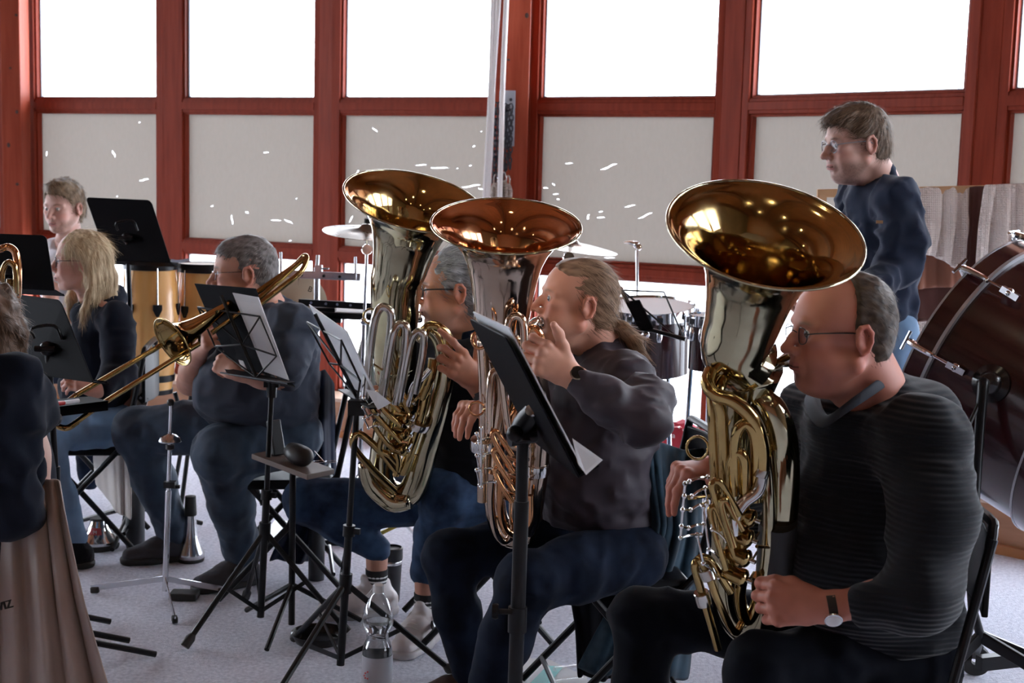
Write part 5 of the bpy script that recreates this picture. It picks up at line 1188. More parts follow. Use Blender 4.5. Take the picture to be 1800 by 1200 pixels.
ferrules(t6, [((944, 812, 3.645), (944, 832, 3.655)), ((849, 790, 3.685), (849, 770, 3.675))], .0345, silver)
mouthpiece(t6, (953, 566, 3.675), (930, 570, 3.69))
# --- farthest horn
t5 = horn('brass horn farthest from the camera with a leaning bell, held by the grey-haired man', (728, 352, 4.02), (.20, -.36, .91), .208,
    [(694, 640, 4.22), (688, 720, 4.26), (672, 800, 4.28), (672, 850, 4.28), (700, 872, 4.26), (728, 855, 4.22), (752, 780, 4.16), (772, 710, 4.12), (783, 650, 4.10), (775, 600, 4.10), (752, 580, 4.1), (735, 600, 4.1)],
    [.066, .046, .040, .042, .044, .042, .036, .032, .030, .026, .020, .016], [
    ('branch', nickel, [(642, 700, 4.02), (650, 620, 4.0), (658, 565, 3.98), (668, 542, 3.98), (680, 541, 3.98), (688, 556, 3.98), (683, 610, 4.0), (670, 700, 4.02)], .0125),
    ('branch', nickel, [(672, 705, 4.02), (680, 650, 4.0), (690, 592, 3.98), (699, 572, 3.98), (710, 570, 3.98), (715, 585, 3.98), (709, 640, 4.0), (695, 710, 4.02)], .0125),
    ('branch', nickel, [(702, 705, 4.02), (712, 650, 4.0), (720, 610, 3.99), (727, 590, 3.98), (737, 582, 3.98), (745, 592, 3.98), (742, 630, 3.99), (730, 690, 4.02)], .0115),
    ('branch', brass, [(745, 590, 4.02), (752, 574, 4.02), (768, 573, 4.02), (786, 588, 4.03), (792, 612, 4.04)], .014),
    ('branch', brass, [(722, 480, 4.1), (716, 520, 4.1), (706, 560, 4.1), (700, 590, 4.1)], .010),
    ('branch', brass, [(742, 700, 4.08), (757, 660, 4.06), (762, 630, 4.06)], .016),
    ('branch', brass, [(706, 830, 4.16), (722, 790, 4.12), (740, 730, 4.09), (748, 690, 4.08)], .016),
    ('silver_slide', silver, [(756, 648, 4.03), (742, 664, 4.03), (727, 677, 4.03), (720, 698, 4.04), (716, 712, 4.05)], .009),
    ('finger_ring', brass, [(652 + 13 * math.cos(a), 556 + 13 * math.sin(a), 4.0) for a in [2 * PI * q / 12 for q in range(12)]], .0032, 'ring'),
    ('tuning_slide', brass, [(700, 832, 4.12), (665, 790, 4.09), (637, 765, 4.07), (624, 764, 4.06), (622, 785, 4.07), (650, 820, 4.1), (694, 862, 4.14)], .011),
    ('tuning_slide', brass, [(703, 722, 4.05), (684, 705, 4.04), (668, 690, 4.03), (660, 698, 4.03), (676, 722, 4.04), (696, 742, 4.05)], .0085),
    ('tuning_slide', brass, [(704, 748, 4.06), (684, 728, 4.05), (664, 712, 4.04), (656, 720, 4.04), (674, 744, 4.05), (694, 766, 4.06)], .0085),
    ('tuning_slide', brass, [(704, 776, 4.07), (686, 756, 4.06), (668, 742, 4.05), (660, 750, 4.05), (676, 774, 4.06), (692, 790, 4.07)], .008),
    ('branch', brass, [(706, 690, 4.05), (712, 705, 4.05), (720, 722, 4.06)], .012),
    ('branch', brass, [(672, 765, 4.08), (668, 790, 4.09), (684, 800, 4.1), (702, 820, 4.12)], .011),
    ('branch', brass, [(690, 775, 4.09), (700, 810, 4.11), (696, 835, 4.12)], .011),
    ('brace', brass, [(657, 640, 4.01), (672, 650, 4.0)], .003), ('brace', brass, [(698, 645, 4.01), (712, 655, 4.0)], .003), ('brace', brass, [(728, 690, 4.05), (745, 695, 4.08)], .004), ('brace', brass, [(710, 798, 4.1), (732, 800, 4.14)], .004),
    ], brass_pale, brass, (at(695, 870, 4.25).x, 4.25, 0))
valves(t5, [(712, 706, 4.07), (709, 734, 4.075), (706, 762, 4.08), (702, 788, 4.09)], (.75, -.5, -.05), .019, .05)
levers(t5, [((640, 700, 4.0), (648, 712, 4.01), (664, 706, 4.03)), ((638, 716, 4.0), (646, 732, 4.01), (664, 728, 4.03)), ((640, 736, 4.0), (648, 752, 4.01), (666, 748, 4.04))])
mb = MB(); mb.tube([at(640, 812, 4.2), at(655, 850, 4.22), at(690, 880, 4.22), at(722, 880, 4.2)], [.02, .034, .036, .026], 20, smooth=5, flat=1.0); mb.build('bow_guard', brass_pale, t5, ang=180)
ferrules(t5, [((757, 765, 4.155), (761, 745, 4.145)), ((733, 752, 4.1), (737, 740, 4.095))], .036)
mouthpiece(t5, (738, 556, 4.26), (716, 562, 4.24))
# --- trombone of the man in the t-shirt
def trombone(label, bellc, axis, slide, bow, foot, rb=.088):
    root = thing('trombone', label, 'trombone', foot)
    B = Vector(at(*bellc)); ax = Vector(axis).normalized(); prof = [(0, 1), (.004, .93), (.015, .78), (.035, .6), (.06, .47), (.10, .35), (.16, .255), (.24, .19), (.34, .14)]
    T = [Vector(at(*q)) for q in bow]
    pts = [B - ax * s for s, _ in prof]; mb = MB(); mb.tube(pts + T[:1], [rb * r for _, r in prof] + [.0105], 48, smooth=4, cap=False); mb.build('bell', brass, root, ang=180)
    mb = MB(); u = ax.orthogonal().normalized(); v = ax.cross(u); mb.tube([B + (u * math.cos(2 * PI * q / 60) + v * math.sin(2 * PI * q / 60)) * rb for q in range(60)], .0025, 8, closed=True); mb.build('bell_rim', brass, root, ang=180)
    mb = MB(); mb.tube(T, .0098, 16, smooth=8); mb.build('tuning_bow', brass, root, ang=180)
    for (nm, m, p, r) in slide:
        mb = MB(); P = [Vector(at(*q)) for q in p]; mb.tube(P, r, 14, smooth=6 if len(P) > 2 else 0); mb.build(nm, m, root)
    return root
axb = V(-.62, -.64, -.45).normalized()
trombone('brass trombone slanting down with its slide, played by the man in the slate t-shirt', (303, 601, 4.40), axb, [
    ('outer_slide', brass, [(352, 566, 4.55), (133, 695, 4.3), ], .0085), ('outer_slide', brass, [(350, 604, 4.42), (190, 703, 4.2), (131, 744, 4.12)], .0085),
    ('slide_crook', brass, [(136, 741, 4.12), (118, 752, 4.1), (100, 748, 4.1), (92, 738, 4.12), (100, 722, 4.18), (133, 695, 4.3)], .0095),
    ('inner_slide', silver, [(352, 566, 4.55), (392, 543, 4.6)], .0065), ('hand_brace', silver, [(352, 566, 4.55), (350, 604, 4.42)], .005),
    ('leadpipe', brass, [(372, 585, 4.5), (450, 528, 4.55), (538, 452, 4.62)], .0085)],
    [(440, 522, 4.58), (500, 480, 4.62), (522, 463, 4.64), (535, 450, 4.64), (539, 455, 4.62), (534, 470, 4.60), (520, 486, 4.58), (470, 524, 4.55), (440, 548, 4.52)], (at(300, 620, 4.4).x, 4.4, 0))
# --- trombone cut off by the left edge
t = thing('trombone', 'gold trombone tuning bow showing at the left edge before a black desk', 'trombone', (at(0, 500, 3.9).x, 3.9, 0))
for nm, p, r in (('tuning_bow', [(-60, 452, 3.95), (-20, 442, 3.92), (0, 438, 3.9), (14, 434, 3.9), (26, 442, 3.9), (31, 462, 3.9), (32, 490, 3.9), (31, 520, 3.9), (30, 560, 3.9)], .0105),
                 ('inner_bow', [(4, 560, 3.88), (3, 500, 3.88), (5, 474, 3.88), (14, 461, 3.88), (24, 466, 3.88), (28, 482, 3.88), (28, 520, 3.88)], .008)):
    mb = MB(); mb.tube([at(*q) for q in p], r, 16, smooth=8); mb.build(nm, rose if nm == 'tuning_bow' else brass, t, ang=180)
mb = MB(); mb.tube([at(18, 490, 3.89), at(17, 512, 3.89)], [.010, .012], 14); mb.build('ferrule', brass, t)
# ---------------- stands, chairs, drums, small things ----------------
paper = M('white_paper', (.72, .73, .76), .7)
rubber = M('black_rubber', (.02, .02, .02), .7)
chrome = M('chrome', (.75, .76, .78), .1, metal=1)
seatm = M('black_vinyl', (.009, .009, .011), .42, spec=.12)
stave = M('conga_wood', (.78, .38, .10), .3, col2=(.88, .52, .20), scale=3, stretch=(6, 6, .5), coat=.5)
hide = M('drum_hide', (.62, .55, .45), .6, col2=(.70, .64, .55), scale=6)
maroon = M('maroon_lacquer', (.028, .006, .007), .22, col2=(.042, .009, .010), scale=4, coat=.6)
folder = M('black_folder', (.006, .006, .008), .5, spec=.03)
def part(parent, name, m, fn, **k):
    mb = MB(); fn(mb); return mb.build(name, m, parent, **k)
def tripod(root, base, top, R_=.33, hub=.42, a0=0, m=blk, leg=.0095, pole=.0125, low=.06, foot=True, mid=.5, brace=True):
    """base: floor point, top: top of the pole"""
    b = Vector(base); t = Vector(top); d = (t - b).normalized(); H = b + d * hub; Lw = b + d * low
    part(root, 'pole', m, lambda q: (q.tube([b + d * (low - .02), b + d * (t - b).length * .55], pole, 14), q.tube([b + d * (t - b).length * .5, t], pole * .75, 14)))
    part(root, 'collar', m, lambda q: q.tube([H - d * .03, H + d * .03], pole * 1.6, 14))
    part(root, 'height_clamp', m, lambda q: (q.tube([b + d * (t - b).length * .53, b + d * (t - b).length * .57], pole * 1.5, 14), q.beam(b + d * (t - b).length * .55, b + d * (t - b).length * .55 + V(.035, -.01, 0), .012, .018)))
    for q_ in range(3):
        a = a0 + q_ * 2 * PI / 3; F_ = Vector((b.x + math.cos(a) * R_, b.y + math.sin(a) * R_, .014)); M_ = H.lerp(F_, mid)
        lg = part(root, 'leg', m, lambda q: q.tube([H, H.lerp(F_, .93) + V(0, 0, .0), F_], leg, 10))
        if foot: part(lg, 'rubber_foot', rubber, lambda q: q.tube([H.lerp(F_, .90), H.lerp(F_, .93), F_], [leg * 1.1, leg * 1.7, leg * 1.6], 10))
        if brace: part(lg, 'brace', m, lambda q: q.beam(Lw, M_, .004, .014))
def solid_desk(root, corners, th=.004, ledge=.05, m=None, rib=True):
    """corners TL, TR, BR, BL seen by the camera; a sheet steel desk with rounded upper corners and a ledge"""
    TL, TR, BR, BL = [Vector(c) for c in corners]; n = (TR - TL).cross(BL - TL).normalized()
    if n.y > 0: n = -n
    def P(u, v): return TL.lerp(TR, u).lerp(BL.lerp(BR, u), v)
    o = []
    for (cu, cv, a0) in ((0.06, .075, 180), (.94, .075, 270)):
        for q in range(6):
            a = R(a0 + q * 18); o.append(P(cu + .06 * math.cos(a), cv + .075 * math.sin(a)))
    o += [P(1, 1), P(0, 1)]
    part(root, 'desk', m or folder, lambda q: q.plate(o, th, n), smooth=False, bevel=.001)
    part(root, 'ledge', m or folder, lambda q: (q.plate([P(0, 1), P(1, 1), P(1, 1) - n * ledge, P(0, 1) - n * ledge], .004), q.plate([P(0, 1) - n * ledge, P(1, 1) - n * ledge, P(1, .96) - n * ledge, P(0, .96) - n * ledge], .003)), smooth=False)
    return P, n
def wire_desk(root, TL, TR, BR, BL, m=blk, r=.0032):
    TL, TR, BR, BL = [Vector(c) for c in (TL, TR, BR, BL)]
    def P(u, v): return TL.lerp(TR, u).lerp(BL.lerp(BR, u), v)
    part(root, 'wire_desk', m, lambda q: (q.tube([P(0, 0), P(1, 0)], r, 8), q.tube([P(0, 0), P(.0, .6), P(.5, 1)], r, 8), q.tube([P(1, 0), P(1, .6), P(.5, 1)], r, 8), q.tube([P(.5, -.25), P(.5, 1)], r * 1.9, 8), q.tube([P(0, 0), P(.5, .5), P(1, 0)], r, 8), q.tube([P(0, .6), P(.5, .5), P(1, .6)], r, 8), q.beam(P(-.05, 1), P(1.05, 1), .03, .004)))
    return P
def fl(px, py):     # floor point under a pixel
    d = at(px, py, 1) - CAMP; return CAMP + d * (-CAMP.z / d.z)
# big stand in front of the middle horn
r_ = thing('music_stand', 'black music stand with a wide solid desk in front of the middle horn', 'music stand', fl(880, 1395))
TL, TR = Vector(at(826, 558, 3.12)), Vector(at(892, 592, 2.70)); D = Vector((.155, .02, -.285)); dw = (TR - TL)
solid_desk(r_, (TL, TR, TR + D, TL + D), ledge=.045)
base = V(.01, 2.92, 0); top = Vector(at(925, 715, 2.95))
bb = Vector((at(903, 1180, 2.95).x, 2.95, 0))
part(r_, 'pole', blk, lambda q: (q.tube([bb + V(0, 0, .05), Vector(at(910, 1080, 2.95))], .0165, 18), q.tube([at(910, 1085, 2.95), at(917, 880, 2.95)], .0165, 18), q.tube([at(917, 880, 2.95), at(919, 760, 2.95)], .0135, 16)))
part(r_, 'collar', blk, lambda q: q.tube([at(909, 1110, 2.95), at(910, 1066, 2.95)], .021, 18))
part(r_, 'clamp_knob', blk, lambda q: (q.tube([at(905, 1075, 2.94), at(876, 1074, 2.93)], .006, 10), q.lathe([(0, 0), (.016, 0), (.018, .006), (.016, .014), (0, .014)], at(876, 1074, 2.93), (-1, 0, 0), 10)))
part(r_, 'tilt_joint', blk, lambda q: (q.tube([at(917, 770, 2.95), at(922, 745, 2.95), at(945, 715, 2.93), at(948, 690, 2.92)], [.03, .026, .022, .014], 14, smooth=3), q.tube([at(895, 770, 2.93), at(940, 762, 2.95)], .019, 18), q.ball(at(905, 762, 2.9), .019, 12)))
part(r_, 'tilt_knob', steel, lambda q: q.lathe([(0, 0), (.012, 0), (.014, .004), (.012, .012), (0, .014)], at(936, 722, 2.88), (-.4, -.8, .3), 14))
for a in (40, 160, 280): part(r_, 'leg', blk, lambda q: q.tube([bb + V(0, 0, .16), bb + V(math.cos(R(a)) * .18, math.sin(R(a)) * .18, .06), bb + V(math.cos(R(a)) * .34, math.sin(R(a)) * .34, .012)], .011, 10, smooth=3))
n = dw.cross(D).normalized(); n = n if n.x > 0 else -n
s_ = MB(); P0 = TR + D * .72 + n * .012; s_.plate([TL - D * .025 + n * .012, TR - D * .035 + n * .012 - dw * .03, TR + D * .98 + n * .012 + dw * .0, TL + D * .98 + n * .012], .003, n)
tag(s_.build('sheet_music', paper, smooth=False), 'sheet music leaning on the big black desk before the middle horn', 'sheet music')
s_ = MB(); s_.plate([Vector(at(1003, 772, 2.68)) + n * .004, at(1059, 808, 2.62), at(1030, 834, 2.63), Vector(at(1016, 815, 2.66))], .0015)
tag(s_.build('loose_page', paper, smooth=False), 'loose white page sticking out at the low corner of the big black desk', 'paper')
# stand with pages, white, before the trombone player
r_ = thing('music_stand', 'folding music stand holding a black folder before the man with the trombone', 'music stand', fl(457, 1104))
b0 = fl(457, 1104); t0 = Vector(at(478, 672, b0.y)); tripod(r_, b0, t0, .31, .34, R(-130))
Yd = b0.y - .03
A1, A2, A3, A4 = at(332, 503, Yd + .16), at(455, 524, Yd - .05), at(506, 672, Yd - .14), at(398, 655, Yd + .08)
P = wire_desk(r_, at(348, 540, Yd + .12), at(457, 556, Yd - .08), A3, A4)
part(r_, 'desk_joint', blk, lambda q: (q.tube([t0 - V(0, 0, .05), t0 + V(0, 0, .0), t0 + V(-.02, -.01, .05)], [.016, .02, .012], 12), q.box(t0 + V(0, 0, .0), (.05, .03, .03))))
part(r_, 'page_ledge', blk, lambda q: q.plate([at(392, 645, Yd + .1), at(508, 668, Yd - .12), at(518, 678, Yd - .17), at(400, 656, Yd + .05)], .006), smooth=False)
s_ = MB(); off = Vector((.012, .025, .008))
f1 = [Vector(q) + off for q in (A1, at(440, 512, Yd - .01), at(492, 668, Yd - .09), A4)]
s_.plate(f1, .004); tag(s_.build('music_folder', folder, smooth=False, bevel=.001), 'black music folder standing open on the folding stand before the trombone player', 'folder')
s_ = MB(); s_.plate([Vector(q) + off * .5 + V(0, .0, 0) for q in (at(404, 517, Yd + .01), at(449, 525, Yd - .05), at(503, 671, Yd - .13), at(460, 656, Yd - .03))], .003)
pg = tag(s_.build('sheet_music', paper, smooth=False), 'white sheet music beside the black folder seen through the stand wires', 'sheet music')
s_ = MB(); s_.plate([Vector(q) for q in (at(419, 632, Yd + .05), at(427, 634, Yd + .03), at(434, 650, Yd + .0), at(425, 648, Yd + .02))], .001)
st_ = tag(s_.build('folder_sticker', paper, smooth=False), 'small pale sticker on the back of the black music folder', 'sticker')
# wire stand with pages before the grey-haired player
r_ = thing('music_stand', 'folding wire music stand with slanting pages before the grey-haired man', 'music stand', fl(597, 1190))
b0 = fl(597, 1190); t0 = Vector(at(627, 716, b0.y)); tripod(r_, b0, t0, .36, .30, R(-118))
W = [at(531, 542, b0.y + .28), at(596, 590, b0.y - .12), at(655, 716, b0.y - .10), at(604, 686, b0.y + .28)]
wire_desk(r_, at(540, 566, b0.y + .26), at(600, 598, b0.y - .13), W[2], W[3])
part(r_, 'desk_joint', blk, lambda q: (q.box(t0 + V(.0, 0, .0), (.05, .035, .045)), q.tube([t0, t0 + V(.045, -.01, .025)], .014, 12), q.ball(t0 + V(.045, -.012, .025), .017, 10)))
s_ = MB(); o2 = V(.02, .01, .012); s_.plate([Vector(q) + o2 for q in W], .003)
tag(s_.build('sheet_music', paper, smooth=False), 'pale sheet music on the wire stand before the grey-haired man', 'sheet music')
s_ = MB(); s_.plate([Vector(q) + V(0, -.0, 0) for q in (at(643, 684, b0.y - .10), at(662, 688, b0.y - .12), at(687, 708, b0.y - .15), at(664, 720, b0.y - .12))], .002)
tag(s_.build('loose_page', paper, smooth=False), 'bright page corner curling off the low end of the wire stand', 'paper')
# solid desks on the left
def desk_stand(label, cs, py_top, foot, knobs=None, ledge=.05):
    r = thing('music_stand', label, 'music stand', foot); f = Vector(foot); C4 = [Vector(at(*c)) for c in cs]; c = (C4[0] + C4[1] + C4[2] + C4[3]) / 4
    P, n = solid_desk(r, C4, ledge=ledge); f = V(c.x, c.y + .03, 0)
    part(r, 'pole', blk, lambda q: (q.tube([f + V(0, 0, .03), V(c.x, c.y + .03, c.z * .62)], .014, 14), q.tube([V(c.x, c.y + .03, c.z * .6), V(c.x, c.y - .02, c.z - .04)], .010, 12)))
    part(r, 'tilt_joint', blk, lambda q: (q.ball(V(c.x, c.y - .03, c.z - .03), .022, 12), q.tube([V(c.x - .03, c.y - .045, c.z - .03), V(c.x + .03, c.y - .045, c.z - .03)], .009, 10), q.tube([V(c.x - .03, c.y - .05, c.z - .0), V(c.x - .035, c.y - .05, c.z + .03), V(c.x + .03, c.y - .05, c.z + .04), V(c.x + .05, c.y - .045, c.z - .0)], .005, 8, smooth=3)))
    for a in (30, 150, 270): part(r, 'leg', blk, lambda q: q.tube([f + V(0, 0, .12), f + V(math.cos(R(a)) * .3, math.sin(R(a)) * .3, .014)], .010, 10))
    return r
desk_stand('black solid desk stand at the left edge behind the gold tuning bow', [(-70, 409, 4.4), (82, 414, 4.3), (97, 511, 4.2), (-50, 504, 4.3)], 0, (-1.6, 4.3, 0))
desk_stand('tall black solid desk stand before the congas, highest of the desks', [(151, 347, 5.75), (266, 352, 5.65), (301, 462, 5.5), (190, 458, 5.6)], 0, (-1.6, 5.6, 0))
desk_stand('black solid desk stand leaning low between the hooded woman and the blonde girl', [(23, 516, 4.15), (107, 527, 4.0), (166, 673, 3.85), (62, 658, 4.0)], 0, (-1.3, 4.0, 0))
part_ = thing('music_stand', 'black stand whose desk lies nearly flat over the blonde girl\'s knees', 'music stand', (at(140, 700, 4.0).x, 4.0, 0))
c4 = [Vector(at(*q)) for q in ((78, 703, 4.2), (158, 696, 4.25), (190, 704, 4.1), (84, 717, 4.05))]
part(part_, 'desk', folder, lambda q: q.plate(c4, .012, (0, 0, -1)), smooth=False, bevel=.002)
part(part_, 'ledge', folder, lambda q: q.plate([c4[3], c4[2], c4[2] - V(0, 0, .03), c4[3] - V(0, 0, .03)], .006), smooth=False)
part(part_, 'tilt_knob', blk, lambda q: (q.ball(at(96, 736, 3.95), .022, 12), q.tube([at(80, 738, 3.95), at(104, 732, 3.95)], .012, 12)))
x_ = at(52, 720, 4.15); part(part_, 'pole', blk, lambda q: q.tube([V(x_.x, 4.15, .03), V(x_.x, 4.15, at(0, 705, 4.15).z)], .012, 12))
for a in (30, 150, 270): part(part_, 'leg', blk, lambda q: q.tube([V(x_.x, 4.15, .12), V(x_.x + math.cos(R(a)) * .3, 4.15 + math.sin(R(a)) * .3, .014)], .010, 10))
pn = thing('marker_pen', 'white marker pen with a red band lying on the nearly flat black desk', 'pen', at(100, 705, 4.05))
part(pn, 'barrel', M('white_plastic', (.7, .7, .72), .35), lambda q: q.tube([at(112, 708, 4.03), at(138, 704, 4.08)], .0065, 12)); part(pn, 'band', M('red_plastic', (.5, .02, .02), .35), lambda q: q.tube([at(100, 709, 4.0), at(112, 708, 4.03)], .007, 12))
# folding chairs
def chair(label, x, y, yaw, back=True, sc=1.0):
    """yaw: direction the sitter faces"""
    r = thing('folding_chair', label, 'chair', (x, y, 0)); f = Vector((math.cos(yaw), math.sin(yaw), 0)); l = Vector((-f.y, f.x, 0)); o = V(x, y, 0)
    def P(u, v, z): return o + f * u + l * v + V(0, 0, z)
    part(r, 'seat', seatm, lambda q: q.tube([P(-.19, 0, .445), P(-.1, 0, .455), P(.12, 0, .455), P(.19, 0, .44)], [.17, .2, .2, .17], 20, smooth=4, flat=1), ) if False else part(r, 'seat', seatm, lambda q: q.box(P(0, 0, .425), (.38, .40, .035), Matrix((f, l, V(0, 0, 1))).transposed()), bevel=.015)
    for s in (-1, 1):
        part(r, 'front_leg', blk, lambda q: q.tube([P(-.27, s * .2, .80), P(-.20, s * .205, .46), P(.22, s * .21, .012)], .0115, 10))
        part(r, 'rear_leg', blk, lambda q: q.tube([P(.12, s * .185, .43), P(-.24, s * .19, .012)], .0115, 10))
    part(r, 'stretcher', blk, lambda q: q.tube([P(.16, -.205, .08), P(.16, .205, .08)], .0085, 8)); part(r, 'stretcher', blk, lambda q: q.tube([P(-.19, -.19, .09), P(-.19, .19, .09)], .0085, 8))
    part(r, 'back_frame', blk, lambda q: q.tube([P(-.265, -.2, .78), P(-.272, -.19, .82), P(-.275, -.15, .835), P(-.275, .15, .835), P(-.272, .19, .82), P(-.265, .2, .78)], .0115, 10, smooth=3))
    part(r, 'backrest', seatm, lambda q: q.sheet([[P(-.262 - .03 * (1 - (v / .185) ** 2), v, z) for v in (-.185, -.1, 0, .1, .185)] for z in (.62, .66, .75, .81)], .014), bevel=.003)
    return r
chair('black folding chair under the balding man, backrest curving out at the right', .78, 3.08, R(180))
chair('black folding chair under the ponytailed man', at(1075, 930, 3.9).x, 3.88, R(188))
chair('black folding chair under the grey-haired man', at(775, 900, 4.5).x + .12, 4.52, R(190))
chair('black folding chair under the man with the trombone', at(490, 800, 4.95).x, 5.0, R(190))
chair('black folding chair under the blonde girl', at(140, 780, 5.45).x - .0, 5.48, R(188))
chair('folding chair at the lower left covered by a beige jacket', at(-215, 900, 3.5).x, 3.52, R(178))
# draped coats
def drape(name, label, cat, rows, m, th=.006, fold=.015, nf=7, group=None, seed=0, sub=1, parent=None):
    """rows: list of polylines (pixel, pixel, Y) from top to bottom; folds swell downwards"""
    rnd = random.Random(seed); K = 40; g = []; ph = rnd.random() * 6
    R_ = []
    for row in rows:
        P = [Vector(at(*q)) for q in row]; seg = []
        for q in range(K + 1):
            t = q / K * (len(P) - 1); i = min(int(t), len(P) - 2); seg.append(P[i].lerp(P[i + 1], t - i))
        R_.append(seg)
    steps = 5
    for i in range(len(R_) - 1):
        for s in range(steps + (1 if i == len(R_) - 2 else 0)):
            t = s / steps; dep = (i + t) / (len(R_) - 1); row = []
            for q in range(K + 1):
                p = R_[i][q].lerp(R_[i + 1][q], t); a = q / K
                y = math.sin(a * nf * 2 * PI + ph + dep * 1.2) + .5 * math.sin(a * nf * 4.7 * PI + 1.3 * ph - dep)
                row.append(p + V(.25 * y * fold * dep ** .6, -y * fold * (.15 + dep ** .6), 0))
            g.append(row)
    mb = MB(); mb.sheet(g, th); o = mb.build(name, m, parent, sub=sub, ang=180)
    if parent is None: tag(o, label, cat, group)
    return o
beige = M('beige_jacket_shell', (.36, .28, .25), .6, col2=(.42, .34, .30), scale=5, sheen=.1, bump=.08, bscale=80)
j = drape('jacket', 'beige jacket hanging over the chair at the lower left', 'jacket',
      [[(-150, 870, 3.5), (0, 850, 3.42), (70, 842, 3.33), (108, 843, 3.25)], [(-170, 950, 3.3), (-20, 950, 3.2), (70, 900, 3.13), (120, 905, 3.1)], [(-190, 1060, 3.25), (-20, 1060, 3.12), (80, 1050, 3.06), (152, 1050, 3.05)], [(-200, 1300, 3.25), (-20, 1300, 3.1), (100, 1300, 3.02), (222, 1290, 3.0)]], beige, fold=.022, nf=6, seed=4)
def text(s, size, m, parent, o, u, v, ext=.0006, name='lettering', spacing=1.0):
    cu = bpy.data.curves.new('t', 'FONT'); cu.body = s; cu.size = size; cu.extrude = ext; cu.space_character = spacing
    ob = bpy.data.objects.new('t', cu); C.objects.link(ob); bpy.context.view_layer.update()
    me = bpy.data.meshes.new_from_object(ob.evaluated_get(bpy.context.evaluated_depsgraph_get())); bpy.data.objects.remove(ob)
    u = Vector(u).normalized(); v = Vector(v); v = (v - u * v.dot(u)).normalized(); w_ = u.cross(v)
    me.transform(Matrix.Translation(Vector(o)) @ Matrix((u, v, w_)).transposed().to_4x4()); me.materials.clear()
    ob = link(name, me, m, parent); return ob
ink = M('black_ink', (.01, .01, .01), .6)
o_ = Vector(at(-14, 1076, 3.03)); text('AVIZ', .026, ink, j, o_, Vector(at(25, 1066, 3.02)) - o_, (0, 0, 1), .003)
ivory = M('ivory_jacket', (.55, .49, .45), .7, col2=(.62, .56, .52), scale=6, sheen=.1)
j2 = drape('jacket', 'light jacket with a black square badge hanging behind the blonde girl', 'jacket',
      [[(205, 622, 5.62), (228, 616, 5.55), (244, 628, 5.45)], [(190, 690, 5.66), (230, 690, 5.52), (266, 690, 5.38)], [(165, 800, 5.6), (200, 790, 5.4), (232, 800, 5.34)], [(170, 850, 5.6), (205, 900, 5.4), (232, 915, 5.34)]], ivory, fold=.008, nf=2, seed=2)
bd = MB(); cc = Vector(at(251, 699, 5.37)); bd.plate([cc + V(0, -.012, .024), cc + V(.025, -.012, 0), cc + V(0, -.012, -.024), cc + V(-.025, -.012, 0)], .002); bd_ = bd.build('badge', ink, j2, smooth=False)
bd = MB(); bd.box(cc + V(-.004, -.0155, .002), (.009, .002, .009), Matrix.Rotation(R(30), 3, 'Y')); bd.box(cc + V(.006, -.0155, -.002), (.006, .002, .013), Matrix.Rotation(R(-25), 3, 'Y')); bd.build('badge_mark', paper, bd_, smooth=False)
drape('jacket', 'dark navy jacket hung over the chair back behind the trombone player', 'jacket',
      [[(552, 655, 5.05), (570, 648, 5.15), (586, 672, 5.25)], [(540, 730, 5.0), (568, 730, 5.05), (588, 740, 5.25)], [(545, 830, 5.0), (570, 850, 5.08), (590, 860, 5.28)], [(470, 985, 5.05), (530, 990, 5.1), (560, 985, 5.28)]], navy, fold=.014, nf=2, seed=8)
drape('jacket', 'teal denim jacket hung over the chair back behind the ponytailed man', 'jacket',
      [[(1128, 772, 3.72), (1165, 778, 3.78), (1200, 790, 3.9), (1240, 786, 4.05)], [(1140, 830, 3.70), (1165, 830, 3.74), (1200, 840, 3.86), (1235, 850, 4.0)], [(1150, 930, 3.72), (1175, 930, 3.76), (1205, 940, 3.86), (1235, 950, 4.0)], [(1015, 1180, 3.8), (1090, 1190, 3.78), (1140, 1190, 3.86), (1215, 1200, 3.98)]], denim_teal, fold=.016, nf=3, seed=5)
drape('coat', 'black coat hanging down from the seat behind the ponytailed man\'s leg', 'coat',
      [[(1000, 1035, 3.98), (1060, 1040, 3.93), (1125, 1045, 3.92)], [(1010, 1100, 3.98), (1060, 1105, 3.93), (1120, 1105, 3.92)], [(1014, 1188, 3.98), (1060, 1195, 3.93), (1115, 1192, 3.92)]], black_cloth, fold=.012, nf=2, seed=21)
drape('cloth', 'pale green cloth hanging behind the cymbal stand left of the farthest horn', 'cloth',
      [[(645, 565, 5.7), (660, 560, 5.65), (680, 565, 5.6)], [(627, 632, 5.7), (655, 640, 5.65), (680, 640, 5.6)], [(638, 700, 5.7), (655, 705, 5.65), (680, 705, 5.6)]], M('pale_green_cloth', (.35, .42, .38), .8), fold=.01, nf=2, seed=22)
# small wooden tray stand with glasses case
tr = thing('tray_table', 'narrow wooden tray on a black pole before the trombone player\'s knee', 'tray', fl(520, 1090))
Yt = 4.45; p4 = [Vector(at(442, 797, Yt + .05)), Vector(at(540, 834, Yt - .12)), Vector(at(588, 824, Yt + .02)), Vector(at(492, 788, Yt + .2))]
tray_w = M('tray_wood', (.10, .06, .045), .5, col2=(.15, .09, .065), scale=5)
part(tr, 'tray_board', tray_w, lambda q: q.plate(p4, .018, (0, 0, -1)), smooth=False, bevel=.002)
cx = (p4[0] + p4[2]) / 2; part(tr, 'pole', blk, lambda q: q.tube([V(cx.x, cx.y, .02), cx - V(0, 0, .02)], .011, 12))
for a in (20, 140, 260): part(tr, 'leg', blk, lambda q: q.tube([V(cx.x, cx.y, .16), V(cx.x + .24 * math.cos(R(a)), cx.y + .24 * math.sin(R(a)), .014)], .009, 8))
